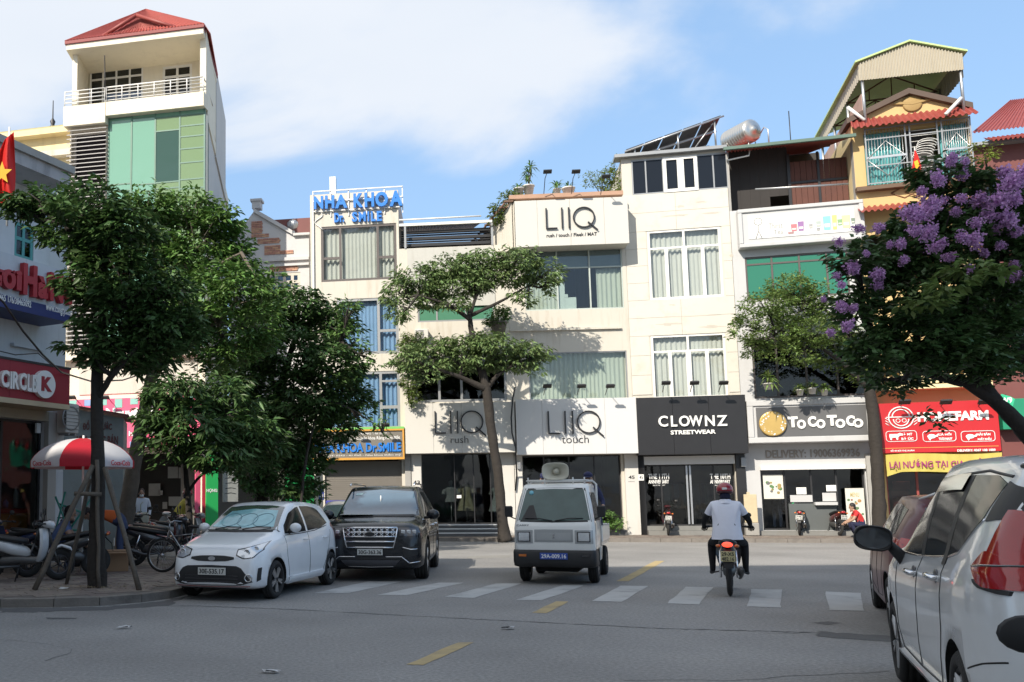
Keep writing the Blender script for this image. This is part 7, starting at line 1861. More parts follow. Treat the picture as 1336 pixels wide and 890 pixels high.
# ---------------------------------------------------------------- white hatchback
def hatchback():
    e = empty('parked_car', (0,0,0), 0, 'white five-door hatchback parked with sunshade behind its windscreen', 'car', 'cars parked along the kerbs')
    L, W, x0 = 3.6, 1.60, 1.1925+.70
    T_ = dict(bot=[(0,.26),(.1,.20),(.3,.18),(3.2,.19),(3.5,.26),(3.6,.34)],
              top=[(0,.50),(.02,.60),(.06,.70),(.14,.79),(.3,.865),(.6,.945),(.92,1.01),(1.15,1.13),(1.45,1.30),(1.75,1.435),(2.0,1.478),(2.4,1.485),(2.8,1.465),(3.15,1.42),(3.34,1.35),(3.46,1.16),(3.54,.98),(3.58,.75),(3.6,.6)],
              belt=[(0,.46),(.06,.62),(.14,.70),(.3,.77),(.9,.90),(1.6,.93),(2.4,.975),(3.1,1.02),(3.4,1.02),(3.54,.90),(3.6,.55)],
              w=[(0,.50),(.03,.60),(.10,.69),(.25,.755),(.5,.79),(1,.80),(2.8,.80),(3.2,.785),(3.45,.73),(3.55,.67),(3.6,.60)],
              roofw=[(0,.40),(.1,.55),(.3,.62),(.92,.66),(1.3,.62),(1.75,.575),(2.4,.565),(3.1,.555),(3.4,.56),(3.6,.45)])
    B = Body(L, W, T_, x0); wf, wr = 1.1925, -1.1925; r = .295
    pm = paint('paint_white', (.82,.83,.84))
    B.finish(e, pm, [(wf, r, r+.045, 1, .28), (wf, r, r+.045, -1, .28), (wr, r, r+.04, 1, .28), (wr, r, r+.04, -1, .28)])
    for y in (1, -1):
        add_wheel(e, wf, y*.70, r, .18, .21, 5, 'twin', M_rim, 0); add_wheel(e, wr, y*.70, r, .18, .21, 5, 'twin', M_rim)
    # windscreen with folded sunshade showing through
    ws_t = [(-.50,1.40),(-.25,1.425),(0,1.43),(.25,1.425),(.50,1.40)]; ws_b = [(-.63,1.04),(-.3,1.035),(0,1.035),(.3,1.035),(.63,1.04)]
    b = B.patch('F', ws_t, ws_b, .004, 24, 10); w = b.build('windscreen', M_cgb, e)
    M_shade = mat('sunshade_teal', (.16,.40,.46), .25, metal=.3, var=.5, vscale=5, coat=1.0)
    b = B.patch('F', [(-.40,1.33),(0,1.37),(.44,1.34)], [(-.56,1.085),(0,1.07),(.55,1.085)], .0065, 20, 8, 0); sd = b.build('sunshade', M_shade, w)
    for cy in (-.28, .02, .30):
        pts = []
        for k in range(19):
            h = B.pt('F', cy+.17*math.cos(2*PI*k/18), 1.19+.10*math.sin(2*PI*k/18), 0)
            if h: pts.append(h[0]+h[1]*.008)
        mb = MB(); mb.tube(pts, .004, 4); mb.build('shade_ring', mat('shade_dark', (.05,.14,.18), .4), sd)
    B.patch('F', [(-.62,1.045),(0,1.04),(.62,1.045)], [(-.66,1.01),(0,1.005),(.66,1.01)], .006, 16, 2).build('cowl', M_plas, e)
    mb = MB()
    for (y0, y1) in ((.05,.52),(-.45,.0)):
        a = B.pt('F', y0, 1.045, 0); b_ = B.pt('F', y1, 1.075, 0); mb.tube([a[0]+Vector((.02,0,.005)), a[0].lerp(b_[0],.5)+Vector((.03,0,.03)), b_[0]+Vector((.012,0,.01))], .008, 4)
    mb.build('wiper', M_plas, e, kind='stuff')
    for v, sg in (('L', 1), ('R', -1)):
        # side glass in x,z
        B.patch(v, [(.62,1.10),(.30,1.30),(.0,1.385),(-.12,1.40)], [(.72,.975),(.4,.975),(.1,.985),(-.12,.99)], .004, 14, 6).build('front_window', M_cg, e)
        B.patch(v, [(-.20,1.405),(-.55,1.405),(-.85,1.375),(-.98,1.33)], [(-.20,.995),(-.5,1.01),(-.8,1.03),(-1.17,1.10)], .004, 14, 6).build('rear_window', M_cg, e)
        for pts in ([(.78,.95),(.80,.62),(.72,.30),(-.13,.28),(-.17,.98)], [(-.17,.98),(-.14,.28),(-.75,.30),(-.95,.55),(-1.22,.98)]): B.line(v, pts, .008).build('door_seam', M_under, e)
        B.line(v, [(.74,.955),(.1,.965),(-.5,.99),(-1.1,1.06)], .014, .006).build('window_trim', M_plas, e)
        B.patch(v, [(.76,.30),(-.78,.31)], [(.72,.20),(-.74,.21)], .022, 14, 3).build('sill_skirt', pm, e)
        for x in (.0, -.90):
            h = B.pt(v, x, .86, 0)[0]; mb = MB(); mb.tube([h+Vector((-.09,-.01*sg,0)), h+Vector((-.06,.035*sg,.005)), h+Vector((.06,.035*sg,.005)), h+Vector((.09,-.01*sg,0))], .014, 6); mb.build('door_handle', pm, e)
        h = B.pt(v, .55, .99, 0)[0]; mb = MB(); mb.blob((h.x+.02, h.y+.12*sg, h.z+.08), (.07,.10,.075), 14, 10); mr = mb.build('wing_mirror', pm, e)
        mb = MB(); mb.tube([h+Vector((.02,0,0)), h+Vector((.02,.07*sg,.04))], .03, 6); mb.build('mirror_stalk', M_plas, mr)
        # head lamps swept back
        y = sg
        B.patch('F', [(y*.41,.765),(y*.55,.80),(y*.64,.84),(y*.695,.875)], [(y*.41,.70),(y*.52,.65),(y*.65,.665),(y*.715,.765)], .006, 14, 6).build('headlight', M_lampc, e)
        lp_ = B.patch('F', [(y*.39,.778),(y*.55,.815),(y*.645,.855),(y*.702,.892)], [(y*.39,.685),(y*.52,.635),(y*.66,.650),(y*.728,.765)], .002, 14, 6).build('headlight_bezel', M_lampb, e)
        for cy, rr in ((.55,.045),(.645,.036)):
            h = B.pt('F', y*cy, .735+(cy-.55)*.5, 0); MM = Matrix.Translation(h[0]+h[1]*.006) @ Matrix.Rotation(R(90), 4, 'Y'); mb = MB(); mb.lathe([(rr,-.01),(rr,.012),(rr*.8,.012),(rr*.7,.0),(0,.01)], 16, MM); mb.build('lens', M_chr, lp_)
        # fog lamp and black side slot
        h = B.pt('F', y*.60, .36, 0)[0]; MM = Matrix.Translation((h.x-.022, h.y, h.z)) @ Matrix.Rotation(R(90), 4, 'Y') @ Matrix.Rotation(-y*.35, 4, 'X')
        mb = MB(); mb.lathe([(.062,0),(.062,.03),(.05,.034),(.042,.02),(0,.026)], 18, MM); mb.build('fog_lamp', M_chr, e)
        B.patch('F', [(y*.715,.50),(y*.745,.51)], [(y*.70,.30),(y*.735,.33)], .006, 3, 5).build('air_slot', M_plas, e)
    # grilles
    B.patch('F', [(-.36,.665),(-.2,.685),(0,.688),(.2,.685),(.36,.665)], [(-.37,.635),(-.25,.605),(0,.60),(.25,.605),(.37,.635)], .006, 16, 3).build('upper_grille', M_plas, e)
    h = B.pt('F', 0, .645, 0)[0]; oval(e, 'badge', (h.x+.010, 0, .645), .062, .032, 20, M_chr, th=.012)
    mb = MB(); 
    t_ = B.patch('F', [(-.50,.50),(-.42,.535),(0,.545),(.42,.535),(.50,.50)], [(-.66,.30),(-.5,.255),(0,.245),(.5,.255),(.66,.30)], .007, 22, 5).build('lower_grille', M_plas, e)
    for z in (.30,.345,.39): B.line('F', [(-.45,z),(0,z),(.45,z)], .006, .012).build('grille_bar', M_rimd, t_)
    B.line('F', [(-.62,.235),(0,.222),(.62,.235)], .010, .008).build('red_trim', mat('trim_red', (.3,.03,.03), .4), e)
    B.patch('F', [(-.55,.215),(0,.205),(.55,.215)], [(-.5,.185),(0,.18),(.5,.185)], .01, 10, 2).build('splitter', M_rimd, e)
    h = B.pt('F', 0, .46, 0)[0]; plate(e, '30E-535.17', h.x+.02, .02, .455, .47, .11, 1, M_platew)
    # tail
    for y in (1,-1): B.patch('B', [(y*.62,1.12),(y*.72,1.08)], [(y*.60,.80),(y*.73,.82)], .006, 4, 6).build('tail_light', M_lampr, e)
    B.patch('B', [(-.46,1.32),(.46,1.32)], [(-.56,1.06),(.56,1.06)], .005, 14, 5).build('rear_windscreen', M_cg, e)
    mb = MB(); mb.tube([(-.75,.0,1.49),(-.85,.0,1.62)], .006, 5); mb.build('aerial', M_plas, e)
    bx(e, 'floor_pan', M_under, -1.5,1.5,-.6,.6,.16,.24)
    return e
pf = dp(361, 700, 14.5); pr = dp(433, 700, 16.75); pf.z = pr.z = 0
kia = hatchback(); kh = place(kia, pf, pr, 1, .79)

# ---------------------------------------------------------------- black suv
def suv():
    e = empty('parked_car', (0,0,0), 0, 'black seven-seat SUV with broad chrome mesh grille behind the white hatchback', 'car', 'cars parked along the kerbs')
    L, W, x0 = 5.0, 2.0, 1.4325+.92
    T_ = dict(bot=[(0,.34),(.1,.26),(.4,.22),(4.5,.24),(4.9,.34),(5.0,.42)],
              top=[(0,.62),(.02,.80),(.05,.93),(.11,1.02),(.25,1.075),(.7,1.13),(1.25,1.17),(1.45,1.26),(1.85,1.52),(2.2,1.70),(2.5,1.765),(3.1,1.785),(4.0,1.76),(4.6,1.70),(4.8,1.55),(4.93,1.15),(4.98,.9),(5.0,.7)],
              belt=[(0,.55),(.05,.80),(.12,.93),(.3,1.0),(1.2,1.06),(2.2,1.09),(4.2,1.13),(4.8,1.12),(4.95,.95),(5.0,.65)],
              w=[(0,.72),(.03,.80),(.10,.88),(.25,.94),(.5,.975),(1,1.0),(4.2,1.0),(4.6,.97),(4.85,.92),(5.0,.80)],
              roofw=[(0,.60),(.1,.74),(.3,.80),(1.2,.84),(1.6,.79),(2.2,.72),(3.1,.70),(4.4,.68),(4.8,.68),(5,.6)], sh1=1.0, sh2=.985, tum=.94)
    B = Body(L, W, T_, x0); wf, wr = 1.4325, -1.4325; r = .385
    pm = mat('paint_black', (.012,.014,.018), .22, var=.05, coat=.3)
    B.finish(e, pm, [(wf, r, r+.06, 1, .32), (wf, r, r+.06, -1, .32), (wr, r, r+.055, 1, .32), (wr, r, r+.055, -1, .32)])
    for y in (1, -1):
        add_wheel(e, wf, y*.87, r, .25, .26, 5, 'twin', M_rim); add_wheel(e, wr, y*.87, r, .25, .26, 5, 'twin', M_rim)
    w = B.patch('F', [(-.64,1.66),(0,1.705),(.64,1.66)], [(-.80,1.20),(0,1.19),(.80,1.20)], .004, 24, 10).build('windscreen', mat('windscreen_blue', (.05,.10,.15), .06, var=.4, vscale=1.2, spec=.9, coat=1.0), e)
    B.patch('F', [(-.52,1.635),(-.38,1.64)], [(-.55,1.585),(-.42,1.59)], .008, 3, 2).build('screen_sticker', mat('sticker_pale', (.4,.55,.55), .4), w)
    h = B.pt('F', 0, 1.48, 0)[0]; mb = MB(); mb.tube([h+Vector((.01,0,.1)), h+Vector((.02,0,-.05))], .012, 5); mb.build('hanging_charm', M_letw, w)
    mb = MB(); h = B.pt('F', -.45, 1.26, 0)[0]; mb.box(h.x-.02, h.x+.25, -.75, -.1, 1.205, 1.215); mb.build('paper_on_dash', M_platew, e)
    B.patch('F', [(-.80,1.205),(0,1.20),(.80,1.205)], [(-.82,1.17),(0,1.165),(.82,1.17)], .008, 14, 2).build('cowl', M_plas, e)
    for v, sg in (('L', 1), ('R', -1)):
        B.patch(v, [(.85,1.22),(.45,1.50),(.15,1.62),(-.05,1.64)], [(1.0,1.12),(.6,1.11),(.2,1.12),(-.05,1.13)], .004).build('front_window', M_cg, e)
        B.patch(v, [(-.15,1.65),(-.95,1.65)], [(-.15,1.13),(-.98,1.15)], .004).build('rear_window', M_cg, e)
        B.patch(v, [(-1.05,1.65),(-1.7,1.62),(-1.95,1.57)], [(-1.08,1.155),(-1.7,1.16),(-2.15,1.17)], .004).build('quarter_window', M_cg, e)
        B.line(v, [(1.02,1.11),(0,1.115),(-1,1.14),(-2.15,1.16)], .018, .006).build('chrome_strip', M_chr, e)
        for pts in ([(1.0,1.08),(.98,.5),(.85,.36),(-.08,.36),(-.1,1.12)], [(-.1,1.12),(-.08,.36),(-.85,.38),(-1.02,.7),(-1.02,1.13)]): B.line(v, pts, .008).build('door_seam', M_under, e)
        for x in (.08, -.9):
            h = B.pt(v, x, .98, 0)[0]; mb = MB(); mb.tube([h+Vector((-.12,-.01*sg,0)), h+Vector((-.08,.04*sg,.005)), h+Vector((.08,.04*sg,.005)), h+Vector((.12,-.01*sg,0))], .018, 6); mb.build('door_handle', M_chr, e)
        h = B.pt(v, .78, 1.13, 0)[0]; mb = MB(); mb.blob((h.x, h.y+.16*sg, h.z+.07), (.09,.13,.10), 14, 10); mr = mb.build('wing_mirror', pm, e)
        mb = MB(); mb.tube([h, h+Vector((0,.1*sg,.03))], .035, 6); mb.build('mirror_stalk', M_plas, mr)
        mb = MB(); mb.tube([(.35,sg*.66,1.79),(.25,sg*.66,1.83),(-1.7,sg*.64,1.82),(-1.8,sg*.64,1.76)], .018, 6); mb.build('roof_rail', M_chr, e)
        y = sg
        hb = B.patch('F', [(y*.53,.985),(y*.70,.985),(y*.90,.97)], [(y*.55,.84),(y*.72,.835),(y*.915,.85)], .006, 12, 5).build('headlight', M_lampb, e)
        for k, cy in enumerate((.61,.71,.81)):
            h = B.pt('F', y*cy, .91, 0)[0]; bx(hb, 'lens', M_lampc, h.x-.01, h.x+.014, h.y-.038, h.y+.038, .875, .945, bev=.008)
        B.patch('F', [(y*.60,.62),(y*.88,.66)], [(y*.63,.44),(y*.87,.50)], .006, 6, 4).build('fog_recess', M_plas, e)
        B.line('F', [(y*.60,.63),(y*.74,.595),(y*.86,.60)], .02, .012).build('fog_chrome', M_chr, e)
    # grille: chrome frame, three bars and a diamond mesh
    g = B.patch('F', [(-.50,.99),(0,.995),(.50,.99)], [(-.43,.62),(0,.61),(.43,.62)], .006, 20, 8).build('grille', M_plas, e)
    def gx(y, z): h = B.pt('F', y, z, 0); return h[0]+Vector((.02,0,0))
    def gl(pts, r_, nm, m): mb = MB(); mb.tube([gx(*p) for p in pts], r_, 5); mb.build(nm, m, g)
    for z, w_, rr in ((.985,.50,.020),(.905,.48,.017),(.825,.465,.017),(.735,.45,.020),(.63,.42,.018)): gl([(-w_,z),(-w_/2,z),(0,z),(w_/2,z),(w_,z)], rr, 'grille_bar', M_chr)
    for sg in (1,-1): gl([(sg*.505,.985),(sg*.48,.82),(sg*.43,.62)], .016, 'grille_side', M_chr)
    mb = MB()
    for i in range(9):
        for (z0, z1) in ((.905,.985),(.825,.905)):
            y0 = -.46+i*.104; mb.tube([gx(y0,z0), gx(y0+.05,(z0+z1)/2), gx(y0+.1,z1)], .009, 4); mb.tube([gx(y0,z1), gx(y0+.05,(z0+z1)/2), gx(y0+.1,z0)], .009, 4)
    mb.build('grille_mesh', M_chr, g, kind='stuff')
    h = gx(0,.86); oval(e, 'badge', (h.x+.01, 0, .87), .11, .05, 22, M_chr, th=.02); oval(e, 'badge_face', (h.x+.031, 0, .87), .095, .038, 22, M_plas, th=.004)
    plate(e, '30G-363.36', h.x+.03, 0, .545, .47, .11, 1, M_platew)
    for sg in (1,-1): B.line('F', [(sg*.28,.46),(sg*.58,.46),(sg*.72,.35),(sg*.90,.37)], .018, .012).build('bumper_chrome', M_chr, e)
    B.patch('F', [(-.55,.40),(0,.40),(.55,.40)], [(-.45,.30),(0,.29),(.45,.30)], .01, 14, 3).build('skid_plate', M_rimd, e)
    B.patch('F', [(-.60,.47),(0,.47),(.60,.47)], [(-.62,.41),(0,.41),(.62,.41)], .006, 14, 2).build('lower_intake', M_plas, e)
    B.line('F', [(-.42,.285),(0,.275),(.42,.285)], .014, .012).build('skid_edge', M_chr, e)
    for y in (1,-1): B.patch('B', [(y*.62,1.15),(y*.90,1.12)], [(y*.62,.95),(y*.90,.95)], .006, 4, 6).build('tail_light', M_lampr, e)
    bx(e, 'floor_pan', M_under, -2.1,2.1,-.75,.75,.22,.32)
    return e
pf = dp(558, 700, 17.9); pr = dp(570, 700, 20.6); pf.z = pr.z = 0
ex = suv(); place(ex, pf, pr, 1, .99)

# ---------------------------------------------------------------- light lorry with loudspeaker
def lorry():
    e = empty('pickup_truck', (0,0,0), 0, 'small white flat-nosed pickup truck with a horn loudspeaker on its cab', 'truck')
    W = 1.395; pm = paint('paint_offwhite', (.78,.78,.75), rough=.35); pg_ = paint('paint_silver', (.40,.41,.41), metal=.4, rough=.35)
    xf = .92+.68          # front face
    # cab: loft of horizontal outlines from bottom to top
    def outline(z, xfr, w, xb, rc=.10):
        P = []; n = 5
        for (cx, cy, a0) in ((xfr-rc, w-rc, 0), (xb+.02, w-.02, 90), (xb+.02, -w+.02, 180), (xfr-rc, -w+rc, 270)):
            rr = rc if cx == xfr-rc else .02
            for k in range(n+1): a = R(a0+90*k/n); P.append((cx+rr*math.cos(a), cy+rr*math.sin(a), z))
        return P
    lv = [(.34,xf-.10,.64),(.37,xf-.03,.68),(.55,xf-.01,.69),(.62,xf-.01,.695),(.80,xf-.015,.695),(.98,xf-.04,.695),(1.04,xf-.06,.69),(1.10,xf-.10,.685),(1.3,xf-.22,.655),(1.5,xf-.34,.62),(1.68,xf-.45,.59),(1.74,xf-.52,.575),(1.765,xf-.62,.54),(1.775,xf-.75,.45)]
    rows = [outline(z, x, w, xf-1.45, .10) for z, x, w in lv]
    mb = MB(); mb.grid(rows, closed=True); n = len(rows[0]); k = len(mb.v)-n; mb.f.append(tuple(range(k, k+n))); mb.m.append(0); mb.s.append(True); mb.f.append(tuple(range(n-1,-1,-1))); mb.m.append(0); mb.s.append(True)
    B = Body.__new__(Body); B.mb = mb; B.W = W; B.bvh = BVHTree.FromPolygons([Vector(v) for v in mb.v], mb.f)
    wf, wr, r = .92, -.92, .285
    B.finish(e, pm, [(wf, r, r+.05, 1, .25), (wf, r, r+.05, -1, .25)], 'cab')
    for y in (1,-1):
        add_wheel(e, wf, y*.60, r, .17, .17, 8, 'one', M_rimd); add_wheel(e, wr, y*.60, r, .17, .17, 8, 'one', M_rimd)
    w = B.patch('F', [(-.50,1.655),(0,1.67),(.50,1.655)], [(-.615,1.115),(0,1.10),(.615,1.115)], .006, 18, 8).build('windscreen', mat('screen_reflection', (.06,.10,.09), .08, var=.6, vscale=2.2, spec=.5, coat=.2), e)  # mottled colour stands in for trees and sky reflected in the screen
    B.patch('F', [(-.525,1.68),(0,1.695),(.525,1.68)], [(-.645,1.09),(0,1.075),(.645,1.09)], .002, 18, 8).build('screen_seal', M_plas, e)
    h = B.pt('F', -.41, 1.60, 0)[0]; MM = Matrix.Translation(h+Vector((.008,0,.003))) @ Matrix.Rotation(R(62), 4, 'Y'); mb = MB(); mb.lathe([(0,.008),(.04,.008),(.04,0)], 18, MM); mb.build('round_sticker', mat('sticker_blue', (.2,.5,.6), .4), w)
    # driver silhouette close behind the screen, seen through it as a dark figure
    B.patch('F', [(-.44,1.37),(-.36,1.38)], [(-.56,1.12),(-.28,1.12)], .0075, 6, 5, 0).build('driver_shape', mat('driver_dark', (.03,.028,.026), .6), w)
    mb = MB()
    for (y0, y1) in ((-.02,-.50),(.02,.50)):
        a = B.pt('F', y0, 1.115, 0)[0]; b = B.pt('F', y1, 1.15, 0)[0]; mb.tube([a+Vector((.02,0,-.01)), a.lerp(b,.5)+Vector((.03,0,.02)), b+Vector((.015,0,0))], .009, 4)
    mb.build('wipers', M_plas, e, kind='stuff')
    for sg in (1,-1):
        y = sg
        B.patch('F', [(y*.36,.945),(y*.66,.945)], [(y*.36,.715),(y*.66,.715)], .006, 8, 5).build('lamp_surround', pg_, e)
        hb = B.patch('F', [(y*.40,.915),(y*.62,.915)], [(y*.40,.745),(y*.62,.745)], .016, 8, 5).build('headlight', M_lampb, e)
        B.patch('F', [(y*.42,.90),(y*.60,.90)], [(y*.42,.76),(y*.60,.76)], .020, 8, 5).build('lens', M_lampc, hb)
        B.patch('F', [(y*.47,.535),(y*.59,.535)], [(y*.47,.495),(y*.59,.495)], .075, 4, 2).build('indicator', M_amber if sg < 0 else M_lampb, e)
        v = 'L' if sg > 0 else 'R'
        B.patch(v, [(xf-.45,1.60),(xf-1.2,1.60)], [(xf-.25,1.10),(xf-1.2,1.10)], .006, 8, 6).build('side_window', M_cg, e)
        B.line(v, [(xf-.22,1.08),(xf-.24,.62),(xf-.35,.45)], .008).build('door_seam', M_under, e); B.line(v, [(xf-1.28,1.6),(xf-1.28,.45)], .008).build('door_seam', M_under, e)
        mb = MB(); mb.tube([(xf-.3,sg*.66,1.12),(xf-.22,sg*.78,1.18),(xf-.22,sg*.78,1.30)], .012, 5); ms = mb.build('mirror_arm', M_plas, e)
        bx(ms, 'mirror', M_plas, xf-.25, xf-.20, sg*.73-.0, sg*.87, 1.17, 1.37, bev=.02)
    B.patch('F', [(-.33,.955),(0,.957),(.33,.955)], [(-.33,.74),(0,.74),(.33,.74)], .006, 14, 5).build('nose_panel', pg_, e)
    B.patch('F', [(-.29,.90),(0,.90),(.29,.90)], [(-.29,.765),(0,.765),(.29,.765)], .012, 14, 5).build('nose_inset', mat('silver_mid', (.45,.46,.46), .35, metal=.5), e)
    mb = MB(); h = B.pt('F', 0, .84, 0)[0]; mb.prism([(h.x+.014,-.02,.87),(h.x+.014,.025,.885),(h.x+.014,-.005,.84),(h.x+.014,.025,.815),(h.x+.014,-.02,.80),(h.x+.014,.008,.84)], (.006,0,0)); mb.build('badge', M_chr, e)
    h = B.pt('F', -.52, 1.03, 0)[0]; lo = MB(); vs, fs = text_verts('CARRY', .03, 1.0); lo_, hi_ = vs.min(0), vs.max(0)
    lo.add([(h.x+.002+(v[2]+.5)*.004, -.64+(v[0]-lo_[0])/(hi_[0]-lo_[0])*.22, 1.01+(v[1]-lo_[1])/(hi_[1]-lo_[1])*.035) for v in vs], fs); lo.build('model_script', M_fgrey, e, kind='stuff')
    # bumper
    mb = MB(); rows = []
    for z, x, w_ in ((.30,xf-.04,.66),(.32,xf+.03,.70),(.40,xf+.05,.71),(.56,xf+.045,.71),(.60,xf+.02,.705),(.605,xf-.06,.70)): rows.append([p for p in outline(z, x, w_, xf-.45, .09)])
    mb.grid(rows, closed=True); mb.build('bumper', M_plas, e)
    plate(e, '29A-009.16', xf+.06, .0, .50, .47, .11, 1, M_plateb, col=M_letw)
    bx(e, 'chassis', M_under, -.2, 1.2, -.35, .35, .20, .34)
    # load bed with side boards and headboard rack
    xb0, xb1 = -1.62, xf-1.52
    mb = MB(); mb.box(xb0, xb1, -.69, .69, .62, .68); mb.box(xb0, xb1, -.55,.55,.40,.619); bed = mb.build('load_bed', pg_, e)
    for nm, a in (('side_board', (xb0,xb1,.66,.70,.682,.98)), ('side_board', (xb0,xb1,-.70,-.66,.682,.98)), ('tail_board', (xb0,xb0+.03,-.655,.655,.682,.98))):
        bx(e, nm, pm, *a, bev=.008)
    rk = MB(); xr = xb1+.02
    rk.tube([(xr,-.62,.7),(xr,-.62,1.76),(xr,-.56,1.82),(xr,.56,1.82),(xr,.62,1.76),(xr,.62,.7)], .022, 8)
    rk.tube([(xf-.62,-.52,1.82),(xf-.62,.52,1.82)], .02, 8); rk.tube([(xf-.62,-.52,1.82),(xr,-.56,1.82)], .018, 6); rk.tube([(xf-.62,.52,1.82),(xr,.56,1.82)], .018, 6)
    for x, y in ((xf-.62,-.5),(xf-.62,.5),(xf-.62,-.2),(xf-.62,.3)): rk.tube([(x,y,1.76),(x,y,1.88)], .014, 5)
    rk.build('roof_rack', M_fwhite, e)
    # horn
    hn = MB(); rows = []
    for (x, a, b) in ((-.30,.05,.05),(-.22,.055,.055),(-.12,.10,.085),(-.04,.19,.13),(0,.235,.155),(.012,.24,.16),(.012,.225,.148),(-.04,.17,.115),(-.14,.075,.065),(-.15,.0,.0)):
        row = []
        for k in range(28):
            t = 2*PI*k/28; c, s_ = math.cos(t), math.sin(t); p = 2/3.2
            row.append((xf-.60+x, a*math.copysign(abs(c)**p, c), 1.99+b*math.copysign(abs(s_)**p, s_)))
        rows.append(row)
    hn.grid(rows, closed=True); H_ = hn.build('horn_speaker', mat('horn_ivory', (.62,.60,.50), .5, var=.06, dirt=.2), e)
    mb = MB(); mb.lathe([(0,.06),(.04,.05),(.06,.0),(.045,-.06)], 16, Matrix.Translation((xf-.70,0,1.99)) @ Matrix.Rotation(R(90),4,'Y')); mb.build('horn_bullet', mat('horn_ivory', (.6,.6,.5)), H_)
    mb = MB(); mb.tube([(xf-.75,0,1.83),(xf-.75,0,1.95)], .02, 6); mb.build('horn_bracket', M_fgrey, H_)
    return e
pf = dp(783, 700, 16.6); pr = dp(797, 700, 18.3); pf.z = pr.z = 0
pl = dp(722, 700, 16.3); TH = R(22.5); hd = Vector((-math.sin(TH), -math.cos(TH), 0))
lor = lorry(); O_ = Vector((pl.x, pl.y, 0)) - hd*1.6; lor.location = O_; lor.rotation_euler = (0, 0, math.atan2(hd.y, hd.x))

